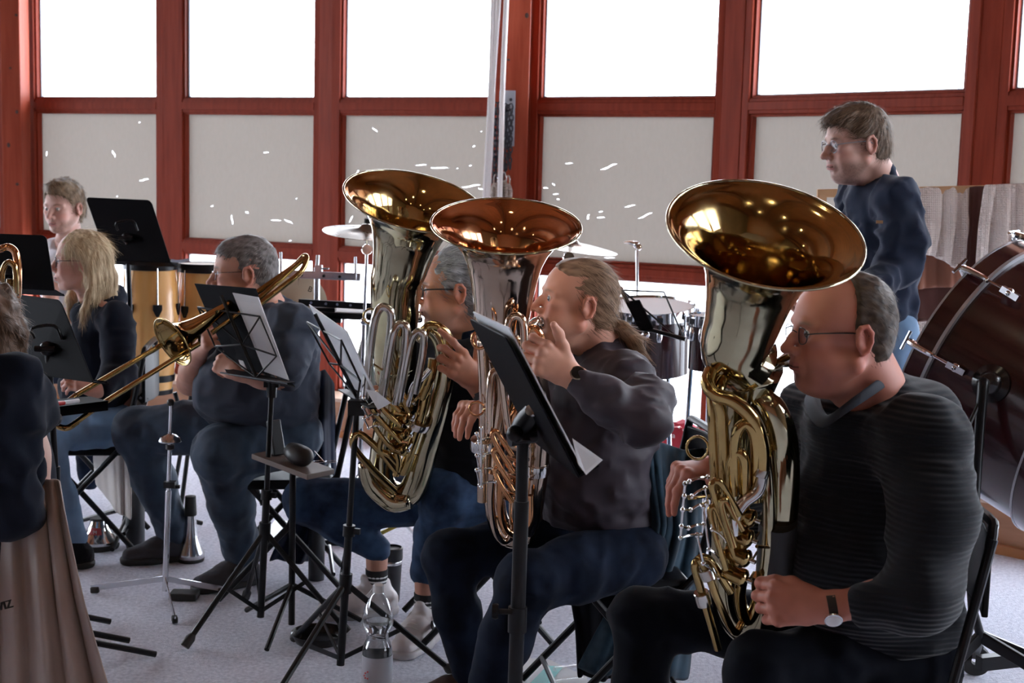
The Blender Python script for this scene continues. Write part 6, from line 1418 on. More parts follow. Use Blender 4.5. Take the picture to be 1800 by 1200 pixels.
def sdf_obj(name, m, fn, lo, hi, h=.005, label=None, cat=None, parent=None, fold=0):
    s = SDF(A(lo), A(hi), h); fn(s)
    if fold: s.disp(lambda P: fold * vnoise(P, (30, 30, 30)))
    v, f = s.mesh(); v = smoothv(v, f, 1, .4); o = npmesh(name, [(v, f, 0)], m, parent)
    if label: tag(o, label, cat)
    return o
c = pp(526, 797, Yt); sdf_obj('spectacle_case', leather, lambda s: (s.cap(c + A((-.028, .03, .002)), c + A((.02, -.03, -.004)), .03, .03, k=.01), s.ell(c + A((0, 0, -.005)), (.045, .05, .03), k=.02)), c - .09, c + .09, label='rounded black spectacle case lying on the wooden tray', cat='case', fold=.003)
g_ = thing('spectacles', 'folded thin-rimmed spectacles at the near end of the wooden tray', 'spectacles', at(570, 812, Yt))
part(g_, 'rims', steel, lambda q: (q.tube([Vector(at(562, 813, Yt - .05)) + V(.02 * math.cos(a), .016 * math.sin(a), .004) for a in [2 * PI * i / 16 for i in range(16)]], .0012, 6, closed=True), q.tube([Vector(at(582, 813, Yt)) + V(.02 * math.cos(a), .016 * math.sin(a), .004) for a in [2 * PI * i / 16 for i in range(16)]], .0012, 6, closed=True)))
part(g_, 'temple', steel, lambda q: q.tube([at(553, 793, Yt), at(570, 812, Yt - .05)], .0018, 6))
s_ = MB(); s_.beam(at(490, 800, Yt + .08), at(480, 738, Yt + .1), .05, .02); tag(s_.build('mute_holder', black_pl, smooth=False, bevel=.004), 'upright black holder leaning at the back of the wooden tray', 'holder')
# mutes and bottles on the floor
def lath(name, label, cat, px, py, prof, m, n=32, group=None):
    b = fl(px, py); mb = MB(); mb.lathe(prof, b, (0, 0, 1), n, cap=False); o = mb.build(name, m, ang=40); tag(o, label, cat, group); return o, b
mu, b = lath('trombone_mute', 'flared silver trombone mute standing on the carpet', 'mute', 174, 962, [(0, .02), (.078, .02), (.082, .025), (.083, .035), (.07, .048), (.05, .068), (.038, .095), (.034, .115), (.033, .12), (0, .12)], silver)
part(mu, 'base_ring', rubber, lambda q: q.lathe([(0, 0), (.078, 0), (.082, .01), (.081, .022), (0, .022)], b, n=32)); part(mu, 'cork', rubber, lambda q: q.lathe([(0, .12), (.0345, .116), (.034, .126), (0, .126)], b, n=24))
part(mu, 'label', M('red_label', (.45, .06, .07), .5), lambda q: q.sheet([[b + V(math.sin(a) * (.040 + r_2), -math.cos(a) * (.040 + r_2), z) for a in (-.5, -.25, 0, .25, .5)] for z, r_2 in ((.066, .0135), (.078, .0072), (.092, .0012))]))
text('M', .02, paper, mu, b + V(-.008, -.053, .070), (1, 0, 0), (0, .3, 1), .0008)
flask_m = M('matt_black_steel', (.013, .014, .018), .45)
lath('drink_flask', 'black slim drinking flask standing behind the silver mute', 'flask', 238, 962, [(0, 0), (.036, 0), (.038, .008), (.038, .19), (.034, .215), (.022, .235), (.021, .262), (.019, .266), (0, .266)], flask_m)
mu2, b2 = lath('trombone_mute', 'black and steel mute half hidden behind the trombone player\'s legs', 'mute', 335, 985, [(0, .012), (.052, .012), (.055, .02), (.053, .035), (.035, .075), (.026, .12), (.022, .17), (.018, .2), (0, .2)], steel)
part(mu2, 'cork', rubber, lambda q: q.lathe([(.023, .185), (.0245, .19), (.021, .262), (0, .265)], b2, n=24)); part(mu2, 'base_ring', rubber, lambda q: q.lathe([(0, 0), (.052, 0), (.055, .012), (0, .014)], b2, n=24))
lath('drink_flask', 'black cylinder flask on the carpet left of the grey-haired man\'s ankle', 'flask', 556, 1018, [(0, 0), (.03, 0), (.031, .01), (.031, .24), (.027, .26), (0, .262)], flask_m)
th, b = lath('thermos_cup', 'black insulated travel cup with a steel band beside the white sneakers', 'cup', 686, 1056, [(0, 0), (.032, 0), (.034, .01), (.040, .14), (.041, .148)], flask_m)
part(th, 'steel_band', steel, lambda q: q.lathe([(.0405, .142), (.0418, .144), (.0418, .154), (.0405, .156)], b, n=28)); part(th, 'lid', flask_m, lambda q: q.lathe([(.041, .154), (.043, .16), (.043, .2), (.038, .203), (.036, .196), (0, .196)], b, n=28))
ds, b = lath('round_dish', 'shallow round black dish on the carpet in front of the white sneaker', 'dish', 560, 1126, [(0, .006), (.07, .006), (.088, .03), (.092, .031), (.092, .026), (.076, 0), (0, 0)], M('glossy_black', (.012, .012, .014), .2))
# bottle
btl = fl(662, 1236); bt_ = thing('water_bottle', 'clear plastic water bottle half full, standing on the carpet at the bottom', 'bottle', btl)
pet = glass_m.copy(); pet.name = 'clear_pet'
def _pet():
    nt = pet.node_tree; N = nt.nodes; L = nt.links; lw = N.new('ShaderNodeLayerWeight'); lw.inputs[0].default_value = .35; mu_ = N.new('ShaderNodeMath'); mu_.operation = 'MULTIPLY'; mu_.inputs[1].default_value = .45
    L.new(lw.outputs['Facing'], mu_.inputs[0]); ms_ = [n for n in N if n.type == 'MIX_SHADER'][0]; L.new(mu_.outputs[0], ms_.inputs[0])
_pet()
wat = bpy.data.materials.new('water'); wat.use_nodes = True; b_ = wat.node_tree.nodes['Principled BSDF']; b_.inputs['Transmission Weight'].default_value = 1; b_.inputs['Roughness'].default_value = .0; b_.inputs['IOR'].default_value = 1.33
pf = [(0, .004), (.03, .0), (.042, .008), (.044, .03), (.044, .165), (.042, .178), (.034, .195), (.032, .208), (.037, .222), (.045, .24), (.046, .262), (.042, .285), (.032, .31), (.02, .33), (.013, .338), (.013, .345)]
part(bt_, 'bottle_body', pet, lambda q: (q.lathe(pf, btl, n=36), q.lathe([(r - .0012 if r > .002 else 0, z + .001) for r, z in pf], btl, n=36)), ang=180)
part(bt_, 'water', wat, lambda q: q.lathe([(0, .008)] + [(r - .003, z + .002) for r, z in pf[2:11] if z < .255] + [(.042, .25), (0, .25)], btl, n=36), ang=50)
part(bt_, 'bottle_cap', M('white_plastic', (.7, .7, .72), .35), lambda q: q.lathe([(.0145, .337), (.016, .339), (.016, .358), (.013, .361), (0, .361)], btl, n=30))
lb = part(bt_, 'label', M('bottle_label', (.42, .43, .48), .4), lambda q: q.lathe([(.0448, .06), (.0450, .062), (.0450, .150), (.0448, .152)], btl, n=36))
part(lb, 'label_rosette', M('red_print', (.55, .08, .08), .5), lambda q: [q.ball(btl + V(math.sin(-.55) * .0458 + .009 * math.cos(2 * PI * i / 8), -math.cos(-.55) * .0458 + .003 * math.cos(2 * PI * i / 8), .100 + .010 * math.sin(2 * PI * i / 8)), .0030, 8) for i in range(8)])
# little things on the carpet behind
w1 = thing('hanging_weight', 'small black weight on two cords under the grey-haired man\'s thigh', 'weight', at(652, 928, 4.9)); p_ = at(652, 915, 4.9)
part(w1, 'weight', rubber, lambda q: q.lathe([(0, -.025), (.017, -.025), (.013, .02), (0, .02)], p_, n=4)); part(w1, 'cord', steel, lambda q: (q.tube([Vector(p_) + V(-.004, 0, .018), at(645, 880, 4.9)], .0012, 6), q.tube([Vector(p_) + V(.004, 0, .018), at(655, 880, 4.9)], .0012, 6)))
st = thing('drum_mallet', 'yellow-handled stick with a dark tip under the grey-haired man\'s chair', 'stick', fl(660, 945)); e0, e1 = Vector(at(660, 941, 4.97)), Vector(at(708, 918, 4.97))
part(st, 'handle', M('yellow_lacquer', (.55, .42, .06), .4), lambda q: q.beam(e0, e1, .018, .014), bevel=.002); part(st, 'tip', rubber, lambda q: q.tube([e0 - (e1 - e0) * .12, e0], .009, 10))
mg = thing('magazine', 'white and turquoise booklet lying on the carpet at the bottom behind the stand', 'booklet', fl(965, 1190))
m4 = [fl(905, 1160), fl(960, 1160), fl(1030, 1192), fl(1040, 1215), fl(900, 1230)]
part(mg, 'pages', paper, lambda q: q.plate([p + V(0, 0, .001) for p in m4], .006, (0, 0, 1)), smooth=False)
part(mg, 'cover_print', M('turquoise_print', (.08, .45, .45), .5), lambda q: q.plate([p + V(0, 0, .008) for p in (fl(962, 1174), fl(990, 1176), fl(960, 1212), fl(925, 1212))], .001, (0, 0, 1)), smooth=False)
ws = fl(975, 1200); s_ = MB(); s_.tube([ws + V(0, 0, .03), ws + V(.09, .03, .032)], .021, 18); tag(s_.build('small_bottle', pet), 'small clear bottle lying on the turquoise booklet', 'bottle')
# chrome cymbal stand standing before the trombone player
cs = thing('cymbal_stand', 'thin chrome hi-hat style stand with a small dome before the trombone player', 'stand', fl(292, 1052))
b0 = fl(290, 1052); Ys = b0.y; part(cs, 'pole', chrome, lambda q: (q.tube([b0 + V(0, 0, .03), at(296, 862, Ys)], .0105, 14), q.tube([at(296, 862, Ys), at(301, 712, Ys)], .0075, 12)))
part(cs, 'height_clamp', black_pl, lambda q: (q.box(at(299, 851, Ys), (.04, .03, .022)), q.box(at(310, 855, Ys), (.025, .012, .012))))
part(cs, 'dome', steel, lambda q: q.lathe([(.04, 0), (.041, .004), (.035, .016), (.02, .026), (.008, .03), (.008, .036)], at(299, 776, Ys), n=28)); part(cs, 'top_knob', black_pl, lambda q: q.ball(at(300, 707, Ys), .014, 12)); part(cs, 'wing_nut', black_pl, lambda q: q.lathe([(.008, -.03), (.016, -.026), (.016, -.012), (.008, -.01)], at(299, 776, Ys), n=16))
for e, m_ in (((160, 1043), .0), ((398, 1045), 0), ((308, 1098), 0)):
    f_ = fl(*e); lg = part(cs, 'leg', steel, lambda q: q.beam(b0 + V(0, 0, .075), V(f_.x, f_.y, .02), .004, .02)); part(lg, 'rubber_foot', rubber, lambda q: q.beam(V(f_.x, f_.y, .016) + (b0 - f_).normalized() * .03, V(f_.x, f_.y, .014), .02, .022), bevel=.004)
part(cs, 'foot_plate', rubber, lambda q: q.box(fl(324, 1052) + V(0, 0, .014), (.10, .07, .026)), bevel=.005)
# ---------------- percussion ----------------
def conga(label, px, ptop, wpx, pbot, Y, n=24):
    r = thing('conga_drum', label, 'drum', (at(px, ptop, Y).x, Y, 0)); T = Vector(at(px, ptop, Y)); Bt = Vector(at(px, pbot, Y)); rr = wpx / 2 * Y / F; H = T.z - Bt.z; o = V(T.x, Y, Bt.z)
    part(r, 'shell', stave, lambda q: q.lathe([(rr * .78, 0), (rr * .9, H * .15), (rr * 1.06, H * .45), (rr * 1.09, H * .62), (rr * 1.02, H * .85), (rr * .95, H)], o, n=36))
    part(r, 'drumhead', hide, lambda q: q.lathe([(0, H + .012), (rr * .97, H + .008), (rr * .98, H - .01)], o, n=36))
    part(r, 'rim', blk, lambda q: q.lathe([(rr * .98, H - .028), (rr * 1.07, H - .026), (rr * 1.09, H - .006), (rr * 1.04, H + .012), (rr * .99, H + .008)], o, n=36))
    part(r, 'base_band', blk, lambda q: (q.lathe([(rr * .88, H * .1), (rr * .93, H * .1), (rr * .94, H * .15), (rr * .9, H * .15)], o, n=36), q.lathe([(rr * .78, 0), (rr * .84, 0), (rr * .86, .02), (rr * .8, .02)], o, n=36)))
    for k in range(6):
        a = R(-90 + 30 + k * 60 - 2); d = V(math.cos(a), math.sin(a), 0); c = o + d * rr * 1.07 + V(0, 0, H * .66)
        part(r, 'lug', blk, lambda q: q.plate([c + V(-d.y, d.x, 0) * u * .02 + V(0, 0, z) for u, z in ((-1, .022), (1, .022), (1.0, .0), (.25, -.03), (-.25, -.03), (-1, 0))], .008, d), bevel=.002)
        part(r, 'tension_rod', chrome, lambda q: q.tube([c + d * .004 + V(0, 0, .01), o + d * rr * 1.075 + V(0, 0, H - .015)], .0035, 8))
    part(r, 'stand_leg', blk, lambda q: [q.tube([o + V(.1 * math.cos(a), .1 * math.sin(a), .0), V(o.x + .26 * math.cos(a), Y + .26 * math.sin(a), .01)], .01, 8) for a in (.3, 2.4, 4.5)])
conga('honey-coloured wooden conga right behind the blonde girl', 265, 462, 88, 690, 5.95)
conga('honey-coloured wooden conga half hidden behind the trombone player\'s head', 360, 467, 88, 690, 6.1)
tl = thing('folded_towel', 'pale cloth lying on the left conga', 'cloth', at(325, 462, 6.2)); part(tl, 'cloth', M('pale_blue_cloth', (.5, .55, .65), .8), lambda q: q.sheet([[at(300 + 8 * i, 460 + 1.5 * math.sin(i), 6.05 - .08 * k) for i in range(5)] for k in range(4)], .012))
# xylophone-like rack: white ledge
fr = thing('chime_rack', 'grey metal percussion rack with pegs behind the trombone player', 'rack', (at(557, 600, 5.7).x, 5.7, 0)); Yr = 5.7
part(fr, 'post', steel, lambda q: (q.tube([V(at(557, 600, Yr).x, Yr, .02), at(557, 470, Yr)], .013, 14), q.tube([at(557, 475, Yr), at(559, 448, Yr)], .0075, 10)))
part(fr, 'cross_bar', steel, lambda q: q.beam(at(505, 481, Yr - .02), at(634, 487, Yr - .02), .02, .032), bevel=.002)
part(fr, 'lower_bar', blk, lambda q: q.beam(at(525, 531, Yr - .02), at(662, 539, Yr - .02), .02, .028), bevel=.002); part(fr, 'lower_bar', blk, lambda q: q.beam(at(560, 553, Yr - .05), at(662, 558, Yr - .05), .02, .026), bevel=.002)
part(fr, 'white_board', M('white_laminate', (.75, .75, .78), .4), lambda q: q.plate([at(565, 549, Yr - .04), at(655, 553, Yr - .04), at(660, 541, Yr + .2), at(560, 536, Yr + .2)], .006), smooth=False)
part(fr, 'clamp_block', blk, lambda q: (q.box(at(573, 553, Yr - .02), (.08, .05, .06)), q.box(at(590, 560, Yr - .04), (.05, .04, .03))))
for x0, y0, y1 in ((494, 443, 486), (625, 451, 492)): part(fr, 'peg', steel, lambda q: q.tube([at(x0, y0, Yr - .03), at(x0, y1, Yr - .03)], .006, 10))
part(fr, 'wing_nut', steel, lambda q: (q.box(at(560, 472, Yr - .02), (.03, .03, .03)), q.tube([at(562, 472, Yr - .02), at(578, 472, Yr - .04)], .004, 8)))
for x0 in (530, 569, 597): part(fr, 'bolt', blk, lambda q: q.lathe([(0, 0), (.007, 0), (.006, .004), (0, .004)], at(x0, 483 + (x0 - 530) * .05, Yr - .031), (0, -1, 0), 10))
for x0 in (547, 573, 593, 616, 640): part(fr, 'bolt', steel, lambda q: q.lathe([(0, 0), (.007, 0), (.006, .004), (0, .004)], at(x0, 532 + (x0 - 547) * .06, Yr - .031), (0, -1, 0), 10))
part(fr, 'foot', blk, lambda q: q.box(V(at(557, 600, Yr).x, Yr, .012), (.4, .3, .024)))
cymm = brassmat('cymbal_bronze', (.34, .31, .27), (.26, .25, .23), .25, .45); cymd = M('pale_cymbal', (.55, .46, .34), .45, metal=.4)
cy = thing('hanging_cymbal', 'pale round cymbal with a black mark hanging upright behind the rack', 'cymbal', at(523, 530, 5.9)); cc = at(524, 533, 5.9)
part(cy, 'cymbal_plate', cymd, lambda q: q.lathe([(0, .012), (.02, .010), (.03, .004), (.125, 0), (.125, -.002), (.03, .002), (0, .006)], cc, (.1, -1, .15), 48))
o_ = Vector(at(540, 511, 5.86)); text('B', .034, ink, cy, o_, (.95, 0, -.35), (.35, .1, .95), .001); part(cy, 'strap', leather, lambda q: q.tube([cc, cc + V(0, .02, .12), V(cc.x, 5.95, 0.02)], .004, 8))
def cymbal(label, px, py, rpx, Y, nrm, pole):
    r = thing('crash_cymbal', label, 'cymbal', V(at(px, py, Y).x, Y, 0)); rr = rpx * Y / F; c = at(px, py, Y)
    part(r, 'cymbal_plate', cymm, lambda q: q.lathe([(.004, .03), (.02, .028), (.034, .014), (rr * .6, .007), (rr, -.004), (rr, -.0055), (rr * .6, .0055), (.034, .012), (.02, .026), (.004, .028)], c, nrm, 56), ang=60)
    nn = Vector(nrm).normalized(); part(r, 'felt', M('black_felt', (.015, .015, .015), .9), lambda q: (q.lathe([(0, .034), (.013, .034), (.013, .05), (0, .05)], c, nn, 16)))
    part(r, 'threaded_rod', chrome, lambda q: q.tube([c + nn * .03, c + nn * .085], .004, 8)); part(r, 'wing_nut', chrome, lambda q: q.box(c + nn * .07, (.024, .008, .01)))
    P = [Vector(at(*q)) for q in pole]; part(r, 'boom_pole', chrome, lambda q: (q.tube([c - nn * .01, P[0]], .005, 10), [q.tube([P[i], P[i + 1]], .0062 + .0022 * i, 12) for i in range(len(P) - 1)]))
    part(r, 'tilter', chrome, lambda q: (q.lathe([(0, -.012), (.02, -.012), (.022, 0), (.02, .012), (0, .012)], P[0], (.2, -1, 0), 16), q.ball(P[1], .016, 12)))
    f = P[-1]; 
    for a in (.4, 2.5, 4.6): part(r, 'leg', chrome, lambda q: q.tube([V(f.x, f.y, .35), V(f.x + .3 * math.cos(a), f.y + .3 * math.sin(a), .014)], .008, 8))
cymbal('wide crash cymbal on a chrome boom left of the farthest horn', 645, 407, 78, 5.3, (.06, -.12, .99), [(645, 438, 5.3), (640, 565, 5.32), (636, 700, 5.34), (632, 880, 5.36)])
cymbal('crash cymbal showing right of the middle horn\'s bell', 1003, 432, 84, 5.1, (.12, -.06, .99), [(999, 452, 5.1), (998, 560, 5.1), (996, 700, 5.1), (994, 900, 5.1)])
# chrome boom with holder
bm = thing('boom_stand', 'slim chrome boom stand with a small clamp over the tom drums', 'stand', V(at(1121, 600, 5.85).x, 5.85, 0))
part(bm, 'pole', chrome, lambda q: q.tube([V(at(1121, 600, 5.85).x, 5.85, .02), at(1121, 520, 5.85), at(1120, 440, 5.85)], .0075, 12)); part(bm, 'clamp', chrome, lambda q: (q.ball(at(1119, 430, 5.85), .016, 12), q.tube([at(1122, 436, 5.85), at(1112, 427, 5.85), at(1097, 426, 5.85)], [.009, .010, .004], 10, smooth=3), q.lathe([(0, 0), (.011, 0), (.012, .02), (0, .022)], at(1124, 436, 5.83), (-.2, -.8, .3), 12)))
for a in (.6, 2.7, 4.8): part(bm, 'leg', chrome, lambda q: q.tube([V(at(1121, 600, 5.85).x, 5.85, .3), V(at(1121, 600, 5.85).x + .28 * math.cos(a), 5.85 + .28 * math.sin(a), .014)], .008, 8))
def tom(label, px, pt, wpx, pb, Y, tilt=(0, 0, 1)):
    r = thing('tom_drum', label, 'drum', V(at(px, pt, Y).x, Y, 0)); T = Vector(at(px, pt, Y)); ax = Vector(tilt).normalized(); rr = wpx / 2 * Y / F; H = (pb - pt) * Y / F
    o = T - ax * H
    part(r, 'shell', maroon, lambda q: q.lathe([(rr * .97, 0), (rr * .97, H), ], o, ax, 40)); part(r, 'drumhead', M('white_drumhead', (.8, .8, .82), .5), lambda q: q.lathe([(0, H + .006), (rr * .97, H + .004), (rr, H)], o, ax, 40))
    part(r, 'hoop', chrome, lambda q: q.lathe([(rr * .99, H - .03), (rr * 1.05, H - .03), (rr * 1.04, H - .01), (rr * 1.05, H + .012), (rr * 1.01, H + .012), (rr * .99, H)], o, ax, 40))
    u = ax.orthogonal().normalized(); v = ax.cross(u)
    for k in range(10):
        a = 2 * PI * k / 10 + .3; d = u * math.cos(a) + v * math.sin(a)
        part(r, 'lug', chrome, lambda q: (q.ball(o + ax * H * .70 + d * rr, .014, 10, (1, 1, 2.2)), q.tube([o + ax * H * .7 + d * (rr * 1.04), o + ax * (H - .0) + d * (rr * 1.05)], .004, 8), q.box(o + ax * (H - .01) + d * rr * 1.07, (.02, .02, .022))))
    part(r, 'stand_leg', chrome, lambda q: [q.tube([o + V(0, 0, .02) + V(rr * .8 * math.cos(a), rr * .8 * math.sin(a), 0), V(o.x + rr * 1.2 * math.cos(a), Y + rr * 1.2 * math.sin(a), .01)], .009, 8) for a in (1.2, 3.2, 5.2)])
tom('maroon tom drum with chrome lugs behind the ponytailed man', 1140, 540, 158, 652, 5.45, (-.04, -.12, .99))
tom('smaller maroon tom drum beside the nearest horn\'s bell', 1246, 558, 66, 650, 5.15, (0, -.05, 1))
# small wire stand with folder between toms and ponytail
ms = thing('music_stand', 'small wire music stand with a black folder before the tom drums', 'music stand', V(at(1125, 620, 4.9).x, 4.9, 0)); Yw = 4.9
part(ms, 'wire_desk', blk, lambda q: (q.tube([at(1074, 509, Yw), at(1167, 513, Yw), at(1203, 596, Yw - .1)], .0035, 8), q.tube([at(1090, 507, Yw), at(1197, 598, Yw - .1)], .0035, 8), q.tube([at(1090, 507, Yw), at(1076, 540, Yw)], .003, 8), q.tube([at(1090, 505, Yw), at(1108, 540, Yw - .03)], .008, 8)))
part(ms, 'page_ledge', blk, lambda q: q.tube([at(1085, 575, Yw), at(1146, 580, Yw - .08), at(1205, 596, Yw - .12)], .008, 8)); part(ms, 'clip', chrome, lambda q: q.tube([at(1086, 502, Yw), at(1095, 508, Yw - .01)], .005, 8))
xk = at(1131, 600, Yw - .05); part(ms, 'pole', blk, lambda q: (q.tube([V(xk.x, xk.y, .03), xk], .009, 10),)); part(ms, 'clamp', chrome, lambda q: q.ball(at(1135, 588, Yw - .06), .015, 12))
for a in (.6, 2.7, 4.8): part(ms, 'leg', blk, lambda q: q.tube([V(xk.x, xk.y, .3), V(xk.x + .26 * math.cos(a), xk.y + .26 * math.sin(a), .014)], .008, 8))
s_ = MB(); s_.plate([at(1099, 531, Yw - .03), at(1124, 528, Yw - .03), at(1149, 578, Yw - .09), at(1124, 582, Yw - .09)], .012, (.2, .9, .3)); tag(s_.build('music_folder', folder, smooth=False, bevel=.003), 'slim black folder clipped on the small wire stand before the tom drums', 'folder')
# ---------------- bass drum ----------------
bd = thing('bass_drum', 'big maroon concert bass drum tilted on its wheeled stand at the right edge', 'drum', V(1.75, 4.1, 0))
Yb = 4.25; c0 = Vector(at(1712, 622, Yb)); nb = V(.60, -.62, -.34).normalized(); Rb = .372
up_ = V(.45, 0, .9); uu = (up_ - nb * up_.dot(nb)).normalized()
part(bd, 'shell', maroon, lambda q: q.lathe([(Rb, .03), (Rb, .44)], c0, nb, 72, side=uu)); part(bd, 'drumhead', M('white_drumhead', (.8, .8, .82), .5), lambda q: (q.lathe([(0, .0), (Rb, .0)], c0, nb, 60), q.lathe([(0, .45), (Rb, .45)], c0, nb, 60)))
for h0 in (0, .425):
    hp_ = part(bd, 'hoop', maroon, lambda q: q.lathe([(Rb * 1.0, h0 - .01), (Rb * 1.035, h0 - .01), (Rb * 1.035, h0 + .048), (Rb * 1.0, h0 + .048)], c0, nb, 72, side=uu))
    part(hp_, 'hoop_edge', M('grey_hoop_edge', (.45, .45, .48), .3, metal=.5), lambda q: (q.lathe([(Rb * 1.0, h0 - .014), (Rb * 1.04, h0 - .014), (Rb * 1.04, h0 - .008), (Rb, h0 - .008)], c0, nb, 72, side=uu), q.lathe([(Rb * 1.0, h0 + .046), (Rb * 1.04, h0 + .046), (Rb * 1.04, h0 + .056), (Rb, h0 + .056)], c0, nb, 72, side=uu)))
vv = nb.cross(uu)
def claw(a):
    d = uu * math.cos(a) + vv * math.sin(a); b = c0 + d * Rb * 1.05; s = nb.cross(d)
    part(bd, 'claw_hook', chrome, lambda q: (q.tube([b - nb * .02 - d * .02, b - nb * .022 + d * .008, b + nb * .05 + d * .012, b + nb * .06 + d * .004], [.009, .011, .009, .006], 10, smooth=3), q.tube([b - nb * .035 + d * .012 - s * .03, b - nb * .035 + d * .012 + s * .03], .005, 8), q.tube([b - nb * .04 + d * .012, b + nb * .12 + d * .010], .0042, 8), q.ball(b + nb * .135 + d * .004, .015, 12, (1, 1, 1)), q.beam(b + nb * .11 + d * .008, b + nb * .165 + d * .0, .024, .018)))
# angles of the claws that show
def ang_of(px, py):
    k = at(px, py, Yb) - CAMP; t_ = (c0 - CAMP).dot(nb) / k.dot(nb); p = CAMP + k * t_ - c0; return math.atan2(p.dot(vv), p.dot(uu))
for q in ((1703, 445), (1592, 605)): claw(ang_of(*q))
a0_ = ang_of(1703, 445); da = ang_of(1592, 605) - a0_
for k in (2, 3, -1, -2, -3): claw(a0_ + da * k)
dm = c0 + nb * .22; sd_ = (Vector(at(1712, 662, 3.8)) - c0); sd_ = (sd_ - nb * sd_.dot(nb)).normalized()
dc = c0 + nb * .24 + sd_ * Rb; part(bd, 'mount_disc', M('glossy_black', (.012, .012, .014), .2), lambda q: q.lathe([(.055, -.002), (.055, .006), (.035, .016), (.03, .03), (.015, .045), (0, .05)], dc, sd_, 32))
pt = dc + sd_ * .05; b_f = V(pt.x + .0, pt.y - .02, 0)
part(bd, 'stand_post', blk, lambda q: (q.tube([pt, pt + V(-.01, -.02, -.06), V(pt.x - .01, pt.y - .03, .45), V(pt.x + .04, pt.y, .28)], [.016, .015, .013, .013], 12, smooth=3), q.tube([pt + V(-.0, -.01, -.02), pt + V(-.05, -.04, -.12)], .006, 8)))
for e in ((.55, -.05), (.15, .45), (-.25, -.1), (.45, -.35)): 
    f_ = V(pt.x + .04 + e[0], pt.y + e[1], .07); lg = part(bd, 'stand_leg', blk, lambda q: q.beam(V(pt.x + .04, pt.y, .28), f_, .02, .035), bevel=.004); part(lg, 'wheel', rubber, lambda q: q.lathe([(.012, -.014), (.048, -.014), (.05, 0), (.048, .014), (.012, .014), (.012, -.014)], V(f_.x, f_.y, .05), (.3, 1, 0), 24)); part(lg, 'caster_fork', blk, lambda q: q.box(V(f_.x, f_.y, .085), (.03, .05, .04)))
part(bd, 'stand_crossbar', blk, lambda q: q.beam(V(pt.x + .04, pt.y, .2), V(pt.x + .6, pt.y + .2, .2), .03, .04))
# ---------------- blanket rack ----------------
waffle = M('cream_waffle_weave', (.72, .62, .56), .9, col2=(.80, .70, .63), scale=5, bump=.7, bscale=3, bdist=.01)
def _waf():
    nt = waffle.node_tree; N = nt.nodes; L = nt.links; b = N['Principled BSDF']; tc = N.new('ShaderNodeTexCoord'); h = []
    for ax in ('X', 'Z'):
        w_ = N.new('ShaderNodeTexWave'); w_.bands_direction = ax; w_.inputs['Scale'].default_value = 34 if ax == 'Z' else 38; L.new(tc.outputs['Object'], w_.inputs['Vector']); h.append(w_)
    mn = N.new('ShaderNodeMath'); mn.operation = 'MULTIPLY'; L.new(h[0].outputs['Fac'], mn.inputs[0]); L.new(h[1].outputs['Fac'], mn.inputs[1])
    bp = [n for n in N if n.type == 'BUMP'][0]; bp.inputs['Distance'].default_value = .005; L.new(mn.outputs[0], bp.inputs['Height'])
_waf()
brownc = M('brown_cloth', (.20, .075, .045), .85, col2=(.26, .10, .06), scale=4, sheen=.1)
brownd = M('dark_brown_cloth', (.075, .022, .016), .85, sheen=.1)
rk = thing('blanket_rack', 'wooden rack carrying blankets behind the bass drum', 'rack', V(at(1700, 500, 5.75).x, 5.75, 0))
part(rk, 'rail', M('light_pine', (.55, .32, .16), .5), lambda q: q.beam(at(1436, 340, 5.75), at(1850, 330, 5.6), .04, .035), bevel=.004)
for x0 in (1445, 1848): part(rk, 'post', M('light_pine', (.55, .32, .16), .5), lambda q: q.beam(at(x0, 342 - (x0 - 1445) * .025, 5.75 - (x0 - 1445) * .0004), V(at(x0, 342, 5.72).x, 5.75 - (x0 - 1445) * .0004, 0.0), .05, .03))
drape('blanket', 'cream waffle blanket hanging nearest to the standing man', 'blanket', [[(1560, 329, 5.68), (1650, 328, 5.66), (1711, 326, 5.64)], [(1560, 400, 5.63), (1650, 400, 5.62), (1706, 398, 5.61)], [(1560, 440, 5.62), (1640, 450, 5.6), (1702, 485, 5.6)]], waffle, fold=.012, nf=4, seed=12)
drape('blanket', 'reddish brown cloth hanging below the cream blanket on the rack', 'blanket', [[(1560, 340, 5.78), (1650, 338, 5.78), (1740, 336, 5.76)], [(1560, 450, 5.74), (1650, 450, 5.72), (1730, 450, 5.7)], [(1560, 512, 5.72), (1650, 506, 5.7), (1730, 500, 5.7)]], brownc, fold=.014, nf=3, seed=13)
drape('blanket', 'dark brown throw hanging between the two cream blankets', 'blanket', [[(1704, 328, 5.63), (1716, 326, 5.62), (1734, 326, 5.61)], [(1700, 420, 5.6), (1710, 420, 5.6), (1724, 420, 5.6)], [(1696, 480, 5.58), (1706, 480, 5.58), (1718, 480, 5.58)]], brownd, fold=.004, nf=1, seed=14)
drape('blanket', 'cream waffle blanket hanging behind the top of the bass drum', 'blanket', [[(1730, 324, 5.56), (1790, 322, 5.54), (1860, 322, 5.52)], [(1718, 400, 5.54), (1790, 400, 5.5), (1860, 400, 5.5)], [(1708, 520, 5.54), (1790, 520, 5.5), (1860, 520, 5.5)]], waffle, fold=.016, nf=4, seed=15)
drape('blanket', 'dark brown cloth low on the rack behind the bass drum', 'blanket', [[(1560, 505, 5.80), (1650, 505, 5.8), (1760, 500, 5.78)], [(1560, 560, 5.78), (1760, 560, 5.76)], [(1560, 565, 5.76), (1760, 565, 5.75)]], brownd, fold=.01, nf=3, seed=16)
drape('blanket', 'cream checked blanket lowest on the rack beside the standing man', 'blanket', [[(1556, 556, 5.86), (1750, 556, 5.84)], [(1556, 620, 5.85), (1750, 620, 5.84)], [(1556, 760, 5.85), (1750, 760, 5.84)]], waffle, fold=.01, nf=3, seed=17)
